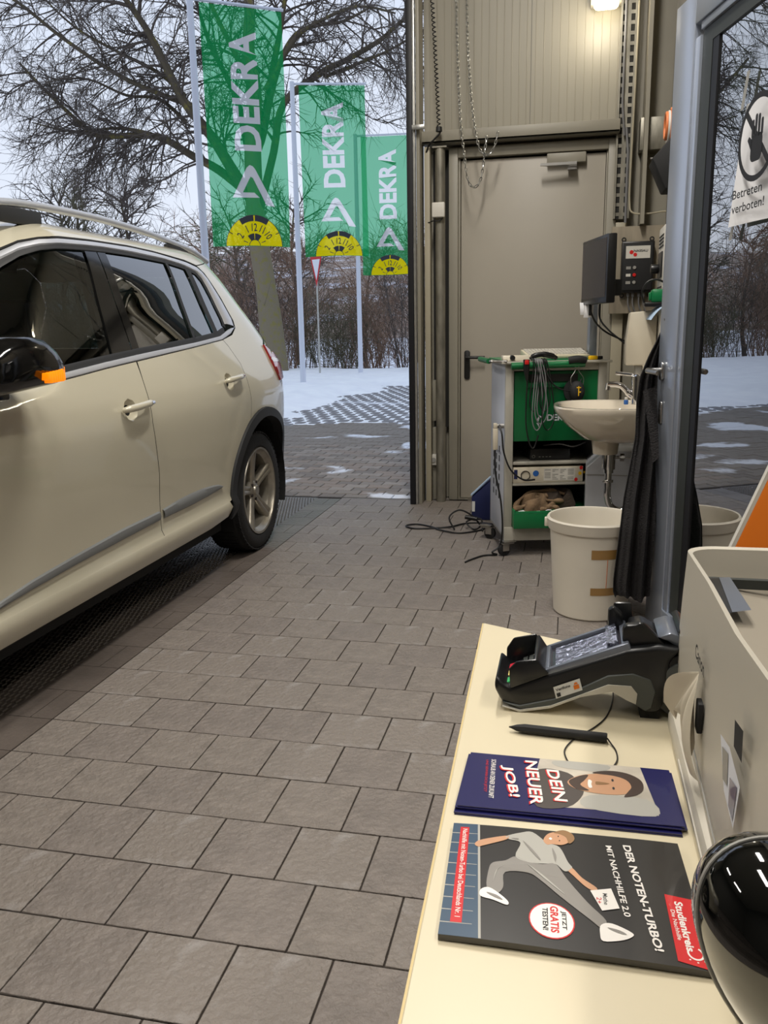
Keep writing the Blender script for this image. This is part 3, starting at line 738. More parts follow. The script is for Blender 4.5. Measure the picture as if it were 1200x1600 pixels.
quarter = qgap[::1] + arc(HY, HZ, RA, 116, 16, 14) + [(5.09, .62), (5.25, .64), (5.25, 1.02), (4.99, 1.03), (4.955, 1.12), (4.87, 1.205), (5.02, 1.25), (4.98, 1.45), (4.86, 1.60), (4.70, 1.675)] + \
          [(4.37, 1.636), (4.422, 1.600), (4.447, 1.56), (4.501, 1.464), (4.538, 1.345), (4.524, 1.306), (4.438, 1.268)]
cpanel('rear_door', rear_door, 'car_paint', shrink=.0022, hole=((4.05, 4.25, .96, 1.10), (4.155, 1.027), (.050, .046)))
cpanel('front_door', front_door, 'car_paint', shrink=.0022, hole=((3.00, 3.20, .93, 1.04), (3.10, .984), (.050, .046)))
qp = cpanel('rear_quarter', quarter, 'car_paint', shrink=.0015)
# roof above the glass
roof_low = [(1.96, 1.335), (2.12, 1.443), (2.31, 1.535), (2.51, 1.602), (2.678, 1.641), (2.866, 1.661), (3.126, 1.675), (3.378, 1.685), (3.71, 1.689), (3.929, 1.682), (4.248, 1.660), (4.37, 1.640)]
roofp = roof_low + [(4.70, 1.677), (4.86, 1.602), (5.2, 1.60), (6.4, 1.60), (6.4, 1.78), (1.4, 1.78), (1.4, 1.655), (2.3, 1.655), (2.45, 1.6), (2.2, 1.42), (2.05, 1.34)]
cpanel('roof_side', [(p[0], p[1]) for p in roof_low + [(4.70, 1.677), (4.86, 1.602), (4.95, 1.60), (6.4, 1.66), (6.4, 1.78), (1.1, 1.78), (1.1, 1.66), (2.45, 1.66), (2.3, 1.6), (2.05, 1.44), (1.90, 1.34)]], 'car_paint', dt=.06)
cap = MB(); zc = 1.779; ring = [CS(t, zc, 1) for t in [2.2 + .1 * i for i in range(0, 25)]] + [CS(t, zc, -1) for t in [4.6 - .1 * i for i in range(0, 25)]]
cap.add(ring, (tuple(range(len(ring))),)); cpart(cap, 'roof_skin', 'car_paint', recalc=False)
# rear: tailgate, rear window, bumper, lamps
cpanel('tailgate', [(5.25, .64), (6.3, .64), (6.5, .64), (6.5, 1.15), (4.96, 1.15), (4.955, 1.12), (4.99, 1.03), (5.25, 1.02)], 'car_paint', dt=.06)
cpanel('rear_window', [(4.90, 1.20), (6.5, 1.16), (6.5, 1.65), (4.95, 1.60), (4.87, 1.60), (4.99, 1.45), (5.03, 1.25)], 'privacy_glass', ins=-.002, dt=.06)
cpanel('rear_bumper', [(5.07, .55), (5.09, .625), (6.5, .63), (6.5, .26), (5.10, .28)], 'car_trim', dt=.06)
cpanel('tail_lamp', [(4.85, 1.20), (4.955, 1.155), (5.16, 1.13), (5.16, 1.0), (4.93, .985), (4.89, 1.04), (4.865, 1.10)], 'lamp_red', ins=-.012, thick=.02, dt=.04)
cpanel('tail_lamp_strip', [(4.86, 1.115), (4.875, 1.125), (5.12, 1.10), (5.12, 1.09), (4.88, 1.095)], 'lamp_clear', ins=-.0135, dt=.04)
# sill, moulding
cpanel('sill', [(2.05, .285), (2.05, .3925), (4.10, .3925), (4.125, .36), (4.10, .31), (3.9, .29)], 'car_paint')
mu = [(2.12, .425), (2.22, .452), (2.40, .475), (2.70, .494), (3.006, .510), (3.322, .513), (3.326, .466), (3.006, .458), (2.65, .450), (2.3, .434)]
mouldU = [(2.06, .420), (2.12, .432), (2.22, .452), (2.40, .475), (2.70, .494), (3.006, .510), (3.322, .513)]; mouldL = [(2.06, .414), (2.3, .434), (2.65, .450), (3.006, .458), (3.326, .466)]
mouldU2 = [(3.356, .514), (3.5, .525), (3.653, .530), (3.80, .527), (3.91, .519), (3.99, .507), (4.025, .492)]; mouldL2 = [(3.360, .466), (3.653, .464), (3.85, .470), (3.992, .481), (4.025, .490)]
# wheel arches
def arch(cy, z0=.36):
    for s in (1, -1):
        mb = MB(); A = arc(cy, z0, RA, 188, -8, 40); B_ = arc(cy, z0, RA - .052, 188, -8, 40); n = len(A)
        vs = []
        for (a, b) in zip(A, B_):
            pa = CS(a[0], a[1], s, 0); pb = CS(a[0], a[1], s, -.014); px = pb.x; 
            pc = Vector((pb.x + s * .004, b[0] if True else 0, b[1])); pc.y = pb.y + (b[0] - a[0]); pc.z = b[1]
            pd = Vector((pc.x - s * .06, pc.y, pc.z)); vs += [pa, pb, pc, pd]
        fs = [(4 * i + k, 4 * i + k + 1, 4 * (i + 1) + k + 1, 4 * (i + 1) + k) for i in range(n - 1) for k in range(3)]
        mb.add(vs, fs); cpart(mb, 'wheel_arch_trim', 'car_trim', smooth=True)
        # liner
        lin_ = MB(); L = arc(cy, z0, RA - .04, 200, -20, 28); xo = XC + s * .86; xi = XC + s * .55
        vs = [(xo, a[0], a[1]) for a in L] + [(xi, a[0], a[1]) for a in L]; n = len(L)
        lin_.add(vs, [(i, i + 1, n + i + 1, n + i) for i in range(n - 1)]); lin_.add([(xi, a[0], a[1]) for a in L], (tuple(range(n)),)); cpart(lin_, 'wheel_liner', 'car_dark')
arch(4.62); arch(FY)
# front end: wing, bonnet, windscreen, bumper, lamps
cpanel('front_wing', arc(FY, .36, RA, 0, 180, 20) + [(1.05, .40), (.85, .50), (.80, .80), (.95, .97), (1.40, 1.03), (1.99, 1.078), (1.99, 1.06), (1.94, .75), (2.09, .39)], 'car_paint')
cpanel('front_panel', [(-.6, .618), (.82, .618), (.80, .80), (.81, .862), (-.6, .862)], 'car_paint', ins=.003, dt=.08)
cpanel('bonnet', [(-.5, .86), (.81, .86), (.95, .969), (1.40, 1.029), (1.99, 1.0775), (2.0, 1.09), (.8, 1.12), (-.5, 1.12)], 'car_paint', dt=.08)
cpanel('windscreen', [(.0, 1.125), (1.9, 1.11), (1.88, 1.16), (2.05, 1.44), (2.3, 1.6), (2.45, 1.655), (.9, 1.655)], 'car_glass', dt=.08)
cpanel('front_bumper', [(-.6, .26), (1.12, .26), (1.08, .40), (.85, .50), (.82, .62), (-.6, .62)], 'car_paint', dt=.08)
cpanel('headlamp', [(.15, .68), (.78, .66), (.80, .84), (.5, .85), (.2, .80)], 'lamp_clear', ins=-.004, dt=.08)
cpanel('grille', [(-.6, .64), (.1, .66), (.15, .82), (-.6, .84)], 'car_black', ins=.004, dt=.08)
# chrome surround as a strip between the two outlines
def strip(o_line, i_line, mname, name, ins=-.004):
    for s in (1, -1):
        mb = MB(); n = len(o_line); vs = []
        for a, b in zip(o_line, i_line):
            m_ = ((a[0] + b[0]) / 2, (a[1] + b[1]) / 2)
            vs += [CS(*a, s, .002), CS(a[0] * .85 + b[0] * .15, a[1] * .85 + b[1] * .15, s, ins * .7), CS(*m_, s, ins), CS(b[0] * .85 + a[0] * .15, b[1] * .85 + a[1] * .15, s, ins * .7), CS(*b, s, .004)]
        mb.add(vs, [(5 * i + k, 5 * i + k + 1, 5 * (i + 1) + k + 1, 5 * (i + 1) + k) for i in range(n - 1) for k in range(4)])
        cpart(mb, name, mname, smooth=True)
def resamp(L, n):
    d = [0]
    for a, b in zip(L[:-1], L[1:]): d.append(d[-1] + math.hypot(b[0] - a[0], b[1] - a[1]))
    out = []
    for i in range(n):
        s = d[-1] * i / (n - 1); k = 0
        while k < len(d) - 2 and d[k + 1] < s: k += 1
        t = (s - d[k]) / max(d[k + 1] - d[k], 1e-9); out.append((L[k][0] + (L[k + 1][0] - L[k][0]) * t, L[k][1] + (L[k + 1][1] - L[k][1]) * t))
    return out
def nearest(i_line, pts):
    out = []
    dense = resamp(i_line, 400)
    for p in pts: out.append(min(dense, key=lambda q: (q[0] - p[0]) ** 2 + (q[1] - p[1]) ** 2))
    return out
ot = resamp(chrome_o[:17] , 60); it = nearest(top_in + rear_in + [(4.392, 1.305), (4.361, 1.286)], ot)
strip(ot, it, 'alu_trim', 'window_trim')
ol = resamp(chrome_o[16:25], 50); il = nearest([(4.392, 1.305)] + low_in, ol); il = [(a[0], min(b[1], a[1] + .026)) for a, b in zip(ol, il)]
strip(ol, il, 'alu_trim', 'belt_trim')
strip(resamp(mouldU, 30), resamp(mouldL, 30), 'strip_grey', 'door_moulding', -.011); strip(resamp(mouldU2, 20), resamp(mouldL2, 20), 'strip_grey', 'door_moulding', -.011)
gut = [(a, b - .004) for a, b in roof_low]; strip([(a, b + .006) for a, b in gut], [(a, b - .004) for a, b in gut], 'car_dark', 'roof_gutter', .001)
# side glass: black frame backing ring is the door frame; panes
def shr(poly, d): return offset_poly(poly, d)
gtop = lambda t: np.interp(t, [p[0] for p in top_in], [p[1] for p in top_in])
glow = lambda t: np.interp(t, [p[0] for p in low_in][::-1], [p[1] for p in low_in][::-1]) + .022
def gl_poly(a0, a1, b0, b1, n=8):
    """a0,a1: top t-range; b0,b1: bottom t-range"""
    return [(a0 + (a1 - a0) * i / n, float(gtop(a0 + (a1 - a0) * i / n)) - .012) for i in range(n + 1)] + [(b1 + (b0 - b1) * i / n, float(glow(b1 + (b0 - b1) * i / n))) for i in range(n + 1)]
cpanel('front_window', gl_poly(2.08, 3.27, 2.08, 3.13, 16), 'car_glass', ins=.012)
cpanel('rear_window_side', gl_poly(3.455, 3.995, 3.37, 3.925, 10), 'privacy_glass', ins=.010)
cpanel('rear_vent_window', gl_poly(4.03, 4.185, 3.96, 4.215, 4), 'privacy_glass', ins=.009)
cpanel('quarter_window', [(4.262, 1.612), (4.325, 1.592), (4.352, 1.55), (4.375, 1.461), (4.392, 1.335), (4.375, 1.308), (4.25, 1.285)], 'privacy_glass', ins=.008)
cpanel('door_pillar_front', gl_poly(3.285, 3.376, 3.13, 3.297, 3), 'car_black', ins=.006)
cpanel('door_pillar_rear', gl_poly(3.384, 3.45, 3.303, 3.366, 3), 'car_black', ins=.006)
def bar(a, b, w, name):
    for s in (1, -1):
        mb = MB(); 
        for i in range(8):
            t0 = i / 8; t1 = (i + 1) / 8
            q = [(a[0] + (b[0] - a[0]) * t, a[1] + (b[1] - a[1]) * t) for t in (t0, t1)]
            mb.add([CS(q[0][0] - w, q[0][1], s, .002), CS(q[0][0] + w, q[0][1], s, .002), CS(q[1][0] + w, q[1][1], s, .002), CS(q[1][0] - w, q[1][1], s, .002)], ((0, 1, 2, 3),))
        cpart(mb, name, 'car_trim')
bar((4.014, 1.645), (3.943, 1.24), .014, 'window_bar'); bar((4.225, 1.628), (4.234, 1.262), .028, 'window_pillar')
# dark window frame (thin ring) behind the chrome
fo = resamp(top_in + rear_in + [(4.392, 1.305)], 50); fi = nearest([(2.06, 1.295), (2.19, 1.385), (2.36, 1.468), (2.525, 1.538), (2.685, 1.583), (2.86, 1.608), (3.116, 1.624), (3.281, 1.632), (3.45, 1.637), (3.664, 1.637), (3.999, 1.627), (4.18, 1.610), (4.30, 1.588), (4.335, 1.55), (4.362, 1.455), (4.378, 1.335), (4.36, 1.305)], fo)
strip(fo, fi, 'car_trim', 'window_seal', .003)
fo = resamp(low_in[:7], 40); fi = [(a, b + .024) for a, b in fo]; strip([(a, b - .004) for a, b in fo], fi, 'car_trim', 'belt_seal', .003)
# inner dark shell behind gaps
inner = MB()
for s in (1, -1):
    for pl in (front_door, rear_door, [(2.05, .25), (2.05, .39), (4.10, .39), (4.10, .28)], [(4.30, 1.26)] + qgap[1:] + arc(HY, HZ, RA, 116, 16, 10) + [(5.3, .6), (6.5, .6), (6.5, 1.18), (5.0, 1.2)], [(2.2, .39), (1.3, .9), (2.2, 1.08)]):
        panel_mb(pl, s, .018, inner, dt=.12)
inner.box((XC - .80, 1.2, .22), (XC + .80, 4.15, .28)); inner.box((XC - .55, 1.2, .24), (XC + .55, 5.35, .40))
inner.box((XC - .78, 2.2, .40), (XC + .78, 5.1, .45))
cpart(inner, 'inner_body', 'car_dark', recalc=False)
# door handles
for nm, cy, cz in (('door_handle', 3.10, .987), ('door_handle', 4.155, 1.030)):
    for s in (1, -1):
        ring = ell(cy, cz - .003, .051, .047, 20); mb = MB(); c0 = CS(cy, cz, s, .022)
        vs = [CS(a, b, s, -.0006) for a, b in ring] + [CS(cy + (a - cy) * .7, cz + (b - cz) * .7, s, .016) for a, b in ring]
        mb.add(vs + [CS(cy, cz, s, .022)], [(i, (i + 1) % 20, 20 + (i + 1) % 20, 20 + i) for i in range(20)] + [(20 + i, 20 + (i + 1) % 20, 40) for i in range(20)])
        cup = cpart(mb, 'handle_recess', 'car_dark' if False else 'car_paint', smooth=True)
        hb_ = MB(); pts = [CS(cy - .075, cz, s, -.008), CS(cy - .06, cz + .001, s, -.030), CS(cy, cz + .003, s, -.038), CS(cy + .09, cz + .008, s, -.036), CS(cy + .13, cz + .010, s, -.022), CS(cy + .14, cz + .010, s, -.004)]
        hb_.tube(smoothpath(pts, 4), [.008, .011, .012, .013] + [.015] * 14 + [.013, .011, .008], 10)
        cpart(hb_, nm, 'car_paint', smooth=True)
        if s == 1: cpart(MB().tube([CS(cy + .10, cz + .008, s, -.042), CS(cy + .135, cz + .010, s, -.034)], .010, 10), 'handle_key_cap', 'chrome', smooth=True)
# handle recesses keep the body paint
# roof rails
for s in (1, -1):
    path = []
    for (y, z, i) in ((2.62, 1.70, 0), (2.75, 1.755, 0), (2.95, 1.785, 0), (3.2, 1.800, 0), (3.65, 1.803, 0), (4.1, 1.785, 0), (4.45, 1.755, 0), (4.62, 1.728, 0), (4.78, 1.69, 0)):
        path.append((XC + s * (.515 if 2.8 < y < 4.6 else .53), y, z))
    cpart(MB().tube(smoothpath(path, 5), .0165, 10), 'roof_rail', 'rail_alu', smooth=True)
    cpart(MB().box((XC + s * .515 - .014, 2.70, 1.715), (XC + s * .515 + .014, 3.19, 1.775)), 'rail_foot', 'car_trim', bevel=.006)
    cpart(MB().box((XC + s * .515 - .012, 4.30, 1.715), (XC + s * .515 + .012, 4.55, 1.75)), 'rail_foot', 'car_trim', bevel=.006)
# mirrors
for s in (1, -1):
    prof = [(2.06, 1.165), (2.09, 1.225), (2.15, 1.262), (2.22, 1.286), (2.29, 1.293), (2.37, 1.280), (2.43, 1.245), (2.462, 1.205), (2.470, 1.175), (2.455, 1.150), (2.42, 1.136), (2.30, 1.128), (2.15, 1.118), (2.08, 1.130)]
    prof = [(a, b) for a, b in resamp(prof + [prof[0]], 41)[:-1]]; cyy, czz = 2.27, 1.20
    mb = MB(); rings = []
    for (sc, x) in ((.0, .165), (.5, .160), (.78, .148), (.93, .128), (1.0, .09), (1.0, .02), (.95, -.03), (.0, -.035)):
        rings.append([(XC + s * (.915 + x), cyy + (a - cyy) * sc, czz + (b - czz) * sc) for a, b in prof])
    vs = [q for r_ in rings for q in r_]; n = 40
    mb.add(vs, [(i * n + j, i * n + (j + 1) % n, (i + 1) * n + (j + 1) % n, (i + 1) * n + j) for i in range(7) for j in range(n)])
    mr = cpart(mb, 'side_mirror', 'car_black', smooth=True, label='glossy black side mirror housing')
    arm = MB().box((XC + s * .84, 2.12, 1.09), (XC + s * .92, 2.34, 1.14)); cpart(arm, 'mirror_arm', 'car_black', bevel=.01)
    ind = MB(); 
    for i in range(10):
        y0_ = 2.285 + i * .0185; zt = 1.170 + i * .0012; zb = 1.146 + (.010 if i == 0 else 0)
        xx = .915 + .170 - .0045 * i - (.006 * max(0, i - 6))
        ind.box((XC + s * (xx) - .012, y0_, zb), (XC + s * (xx) + .012, y0_ + .0150, zt + .008))
    io = cpart(ind, 'indicator', 'amber', bevel=.002, label='glowing amber indicator strip')
# wheels
def wheel(cy, s):
    w = bpy.data.objects.new('wheel', None); C.objects.link(w); w.parent = car; w.location = (s * .865 if True else 0, cy - 3.3, .356)
    w.rotation_euler.z = 0 if s > 0 else math.pi
    rotm = Matrix.Rotation(R(90), 4, 'Y')
    T_ = .356; W2 = .215
    prof = [(.250, -.02), (.268, .0), (.305, .006), (.335, -.003), (.350, -.022), (T_, -.05), (T_, -W2 + .05), (.348, -W2 + .02), (.30, -W2), (.245, -W2 + .01)]
    MB().lathe(prof, n=64, mtx=rotm).make('tyre', 'black_rubber', w, smooth=True)
    tr_ = MB()
    for i in range(64):
        a = 2 * math.pi * i / 64
        for (x0, x1, sk) in ((-.045, -.005, .10), (-.10, -.055, -.06), (-.16, -.11, .06), (-.21, -.17, -.1)):
            mt = Matrix.Rotation(a, 4, 'X'); q = Matrix.Rotation(a + sk, 4, 'X')
            tr_.box((x0, -.012, T_ - .012), (x1, .012, T_ + .0035 if x0 > -.2 and x1 < -.04 else T_ - .004), mtx=mt)
    tag(tr_.make('tread_blocks', 'black_rubber', w, recalc=False), kind='stuff')
    MB().lathe([(.262, -.012), (.258, .002), (.246, .0), (.240, -.014), (.222, -.03), (.215, -.07), (.215, -.18), (.2, -.19), (.06, -.185), (.0, -.185)], n=64, mtx=rotm).make('rim', 'alloy', w, smooth=True)
    MB().lathe([(.0, -.11), (.15, -.11), (.155, -.115), (.155, -.13), (.0, -.13)], n=40, mtx=rotm).make('brake_disc', 'disc_dark', w, smooth=True)
    MB().lathe([(.0, -.018), (.028, -.018), (.032, -.022), (.034, -.03), (.055, -.036), (.068, -.045), (.072, -.09), (.0, -.09)], n=40, mtx=rotm).make('hub', 'alloy', w, smooth=True)
    for k in range(5):
        a = 2 * math.pi * k / 5 + R(8)
        m_ = Matrix.Rotation(a, 4, 'X'); sp = MB()
        sec = []
        for (r_, hw, xf) in ((.045, .030, -.036), (.09, .027, -.033), (.14, .027, -.026), (.19, .031, -.018), (.236, .040, -.010)):
            sec.append([(xf - .05, -hw, r_), (xf - .012, -hw, r_), (xf, -hw * .72, r_), (xf - .002, -hw * .2, r_), (xf - .008, 0, r_), (xf - .002, hw * .2, r_), (xf, hw * .72, r_), (xf - .012, hw, r_), (xf - .05, hw, r_)])
        vs = [tuple(m_ @ Vector(p)) for s_ in sec for p in s_]; n = 9
        sp.add(vs, [(i * n + j, i * n + (j + 1) % n, (i + 1) * n + (j + 1) % n, (i + 1) * n + j) for i in range(4) for j in range(n)])
        sp.make('spoke', 'alloy', w, bevel=.002, seg=1)
        a2 = a + R(36); q = Vector((-.030, math.sin(-a2) * .052, math.cos(a2) * .052))
        MB().cyl(q + Vector((-.02, 0, 0)), q, .0095, 6).make('wheel_bolt', 'disc_dark', w)
    return w
for cy in (4.60, FY):
    for s in (1, -1): wheel(cy, s)
# interior
def seat(x, y, nm, hr=True):
    b_ = MB(); b_.add([(x - .23, y + .05, .60), (x + .23, y + .05, .60), (x + .23, y + .17, .60), (x - .23, y + .17, .60), (x - .20, y + .20, 1.17), (x + .20, y + .20, 1.17), (x + .20, y + .28, 1.17), (x - .20, y + .28, 1.17)],
                       ((0, 3, 2, 1), (4, 5, 6, 7), (0, 1, 5, 4), (1, 2, 6, 5), (2, 3, 7, 6), (3, 0, 4, 7))); b_.box((x - .25, y - .45, .50), (x + .25, y + .12, .64))
    cpart(b_, nm, 'seat_cloth', bevel=.045)
    cpart(MB().box((x - .13, y + .20, 1.24), (x + .13, y + .31, 1.43)), 'headrest', 'seat_cloth', bevel=.04)
    for d_ in (-.07, .07): cpart(MB().cyl((x + d_, y + .25, 1.14), (x + d_, y + .255, 1.27), .007, 8), 'headrest_post', 'steel', smooth=True)
seat(XC + .38, 2.85, 'front_seat'); seat(XC - .38, 2.85, 'front_seat'); seat(XC + .40, 3.75, 'rear_seat'); seat(XC - .40, 3.75, 'rear_seat')
cpart(MB().box((XC - .70, 1.75, .80), (XC + .70, 2.25, 1.08)), 'dashboard', 'car_dark', bevel=.05)
pts = [(XC + .37 + .17 * math.cos(a * math.pi / 12), 2.42 + .06 * math.sin(a * math.pi / 12), 1.0 + .16 * math.sin(a * math.pi / 12)) for a in range(25)]
cpart(MB().tube(pts, .014, 8).tube([(XC + .37 - .17, 2.42, 1.0), (XC + .37 + .17, 2.42, 1.0)], .014, 6), 'steering_wheel', 'car_dark', smooth=True)
# headliner and inner pillars
hl = MB(); 
for s in (1, -1): panel_mb([(2.9, 1.66), (4.6, 1.66), (4.6, 1.775), (2.9, 1.775)], s, .03, hl, dt=.12)
cpart(hl, 'headliner', 'seat_cloth', recalc=False)
for s in (1, -1): bi = MB().tube([CS(3.36, 1.64, s, .06), CS(3.22, 1.1, s, .08), CS(3.22, .6, s, .08)], .045, 8); cpart(bi, 'inner_pillar', 'car_dark', smooth=True)
# exhaust
cpart(MB().cyl((XC - .5, 5.3, .28), (XC - .5, 5.5, .28), .035, 16), 'exhaust_pipe', 'chrome', smooth=True)

# ------------------------------------------------------------------ TOOL CART (local x along its front, y to the back)
ca = math.atan2(.255, .967)
CX, CY = -.345, 4.66
cart = thing('tool_cart', 'tall green and grey tool cart on castors in front of the steel door', 'cart', (CX, CY, 0), ca)
def cw2(x, y, z=0): return (CX + x * math.cos(ca) - y * math.sin(ca), CY + x * math.sin(ca) + y * math.cos(ca), z)
CWd, CD, CHt = .56, .47, 1.085
mb = MB(); mb.box((0, 0, .10), (.045, .03, CHt)); mb.box((CWd - .045, 0, .10), (CWd, .03, CHt)); mb.box((.045, 0.004, 1.045), (CWd - .045, .03, CHt)); mb.box((0, -.004, .085), (CWd, .03, .165))
mb.make('front_frame', 'cart_grey', cart, bevel=.003)
mb = MB(); mb.box((0, .031, .10), (.012, CD, CHt)); mb.make('side_panel', 'cart_side', cart, bevel=.002)
MB().box((CWd - .012, .031, .10), (CWd, CD, CHt)).make('side_panel', 'cart_side', cart, bevel=.002)
MB().box((.0, CD - .012, .10), (CWd, CD, CHt)).make('back_panel', 'cart_grey', cart); MB().box((.0, .0, .10), (CWd, CD, .112)).make('bottom_plate', 'cart_grey', cart)
vent = MB()
for r_ in range(6):
    for c_ in range(3): vent.box((-.0012, .16 + c_ * .09, .30 + r_ * .055), (.0, .185 + c_ * .09, .335 + r_ * .055))
vent.make('vent_slots', 'dark_gap', cart)
lt = MB(); text(lt, 'DEKRA', lambda u, v: (-.002, .22 - u * .12, .70 + v * .03)); text(lt, 'Motortester', lambda u, v: (-.002, .28 - u * .17, .565 + v * .022)); lt.make('side_lettering', 'ink_navy', cart, recalc=False)
MB().box((.05, .012, .655), (CWd - .045, .03, 1.04)).make('door_panel', 'green_paint', cart, bevel=.003)
MB().box((.13, .004, .985), (.40, .013, 1.025)).make('recess_slot', 'dark_gap', cart); MB().box((.12, -.008, .955), (.40, .012, .978)).make('door_rail', 'green_hi', cart, bevel=.003)
MB().lathe([(.0, .0), (.008, .0), (.008, .003), (.005, .003)], n=14, mtx=Matrix.Translation((.235, .012, .865)) @ Matrix.Rotation(R(90), 4, 'X')).make('lock', 'green_hi', cart)
lg = MB(); P3 = lambda u, v, q=.0105: (u, q, v)
lg.add([P3(*p) for p in ((.178, .775), (.192, .800), (.210, .79), (.213, .782), (.194, .787), (.188, .765))], ((0, 1, 4, 5), (1, 2, 3, 4)))
lg.add([P3(*p) for p in ((.176, .757), (.190, .757), (.192, .730), (.184, .745))], ((0, 1, 2, 3),))
tag(lg.make('triangle_logo', 'sign_white', cart, recalc=False), kind='stuff'); text(MB(), 'DEKRA', lambda u, v: P3(.235 + u * .155, .768 + v * .036), .03).make('lettering', 'sign_white', cart, recalc=False)
for z0 in (.520, .400): MB().box((.03, .02, z0), (CWd - .03, CD - .02, z0 + .014)).make('shelf', 'cart_grey', cart, bevel=.002)
MB().box((.012, .44, .112), (CWd - .012, CD - .013, 1.05)).make('dark_back', 'dark_gap', cart)
MB().box((.045, -.06, .168), (CWd - .03, .03, .255)).make('drawer_front', 'green_paint', cart, bevel=.003)
MB().box((.045, -.06, .255), (CWd - .03, .40, .262)).box((.045, -.06, .262), (.053, .40, .275)).box((CWd - .038, -.06, .262), (CWd - .03, .40, .275)).box((.055, -.06, .262), (CWd - .04, -.052, .268)).make('drawer_tray', 'green_hi', cart, bevel=.001)
MB().box((-.03, -.03, CHt), (CWd + .02, CD, CHt + .012)).make('top_plate', 'cart_grey', cart, bevel=.003)
MB().box((-.02, .06, CHt + .012), (CWd - .02, CD - .02, CHt + .02)).make('top_mat', 'green_hi', cart)
for y0 in (-.045, ): MB().tube([(.02, -.045, 1.075), (.30, -.05, 1.08), (.42, -.05, 1.082)], .019, 14).make('front_bumper_tube', 'green_paint', cart, smooth=True)
MB().tube(smoothpath([(.0, -.03, 1.10), (-.06, .0, 1.10), (-.085, .05, 1.10), (-.085, .35, 1.10), (-.04, .42, 1.10)]), .008, 8).make('side_handle', 'steel', cart, smooth=True)
MB().tube([(-.088, .04, 1.10), (-.088, .36, 1.10)], .015, 10).make('handle_grip', 'green_paint', cart, smooth=True)
def castor(x, y, a):
    c = bpy.data.objects.new('castor', None); C.objects.link(c); c.parent = cart; c.location = (x, y, 0); c.rotation_euler.z = a
    MB().cyl((-.02, -.012, .036), (-.02, .012, .036), .036, 24).make('castor_wheel', 'black_rubber', c, bevel=.004)
    MB().box((-.035, -.02, .03), (.005, -.015, .075)).box((-.035, .015, .03), (.005, .02, .075)).box((-.04, -.022, .070), (.035, .022, .078)).cyl((.01, 0, .07), (.01, 0, .09), .02, 14).make('castor_fork', 'steel', c, bevel=.002)
    MB().box((-.035, -.035, .083), (.04, .035, .089)).make('mounting_plate', 'steel', c, bevel=.001)
castor(.02, .0, .3); castor(CWd - .05, .03, 1.0); castor(-.03, CD - .07, 2.6); castor(CWd - .05, CD - .06, 1.8)
# monitor post
MB().box((.50, .16, CHt + .012), (.545, .21, 1.50)).make('monitor_post', 'frame_blue', cart, bevel=.004)
# things on the cart
mo = thing('monitor', 'flat black monitor turned edge-on above the tool cart', 'monitor', (.10, 4.95, 1.40), R(19.5 - 0) )
mo.location = (.045, 4.80, 1.40); mo.rotation_euler.z = math.atan2(.19, .14)
md = math.hypot(.19, .14)
MB().box((0, -.0, 0), (.475, .045, .33)).make('housing', 'black_plastic', mo, bevel=.006); MB().box((.018, -.002, .03), (.457, .001, .312)).make('screen', 'screen_dark', mo); MB().box((.20, .045, .04), (.30, .13, .12)).make('mount', 'black_plastic', mo)
mo.location = (.045, 4.83, 1.392); mo.rotation_euler.z = math.atan2(-.46, .115)
for i, (a, w_, l_, c_) in enumerate((('paper_slip', .028, .065, 'narrow'), ('paper_slip', .045, .085, 'wide'))):
    sp = MB(); n = 8; x0 = .02 + .085 * i
    for k in range(n + 1):
        z = -.0 - l_ * k / n + .01; b_ = -.006 - .012 * math.sin(k / n * 2.5)
        sp.v += [(x0 + .01 * k / n * (-1 if i else .5), b_, z), (x0 + w_ - .006 * k / n, b_, z)]
    sp.f += [(2 * k, 2 * k + 1, 2 * k + 3, 2 * k + 2) for k in range(n)]; sp.mi += [0] * n
    o = sp.make('paper_slip', 'paper', loc=((.018, 4.79, 1.395), (-.036, 4.76, 1.400))[i], smooth=True, recalc=False)
    tag(o, 'narrower left paper slip taped under the monitor' if i == 0 else 'wider right paper slip taped under the monitor', 'paper slip', 'paper slips under the monitor')
L = lambda x, y, z: Vector(cw2(x, y, z))
cb = thing('monitor_cable', 'black cables drooping from the monitor to the wall behind the sink', 'cable', (0, 0, 0))
MB().tube(smoothpath([L(.44, -.04, 1.40), L(.445, -.04, 1.36), L(.48, -.02, 1.30), L(.54, .0, 1.25), L(.62, .0, 1.21), L(.70, .0, 1.18)]), .005, 8).make('cable', 'cable_black', cb, smooth=True)
MB().tube(smoothpath([L(.54, .12, 1.40), L(.545, .12, 1.32), L(.58, .08, 1.26), L(.64, .03, 1.20), L(.70, .0, 1.15)]), .005, 8).make('cable', 'cable_black', cb, smooth=True)
MB().box(tuple(L(.432, -.05, 1.335)), tuple(L(.432, -.05, 1.335) + Vector((.016, .016, .055)))).make('plug', 'cable_black', cb, bevel=.003)
kb = thing('keyboard', 'beige computer keyboard lying on top of the tool cart', 'keyboard', cw2(.14, .10, CHt + .021), ca + .05)
kb.rotation_euler.x = R(4)
MB().prism([(0, 0), (.17, 0), (.17, .035), (0, .016)], lambda u, v, q: (q, u, v), 0, .36).make('base', 'keyboard_beige', kb, bevel=.004)
ks = MB()
for r_ in range(5):
    for c_ in range(17):
        z = .018 + r_ * .0035; ks.box((.012 + c_ * .020, .02 + r_ * .027, z), (.029 + c_ * .020, .043 + r_ * .027, z + .008))
tag(ks.make('keys', 'white_plastic', kb), kind='stuff')
b = thing('small_device', 'small cream box with a black knob at the left of the cart top', 'device', cw2(-.01, .03, CHt + .013), ca)
MB().prism([(0, 0), (.09, 0), (.07, .03), (.01, .03)], lambda u, v, q: (q, u, v), 0, .16).make('housing', 'cream_plastic', b, bevel=.003)
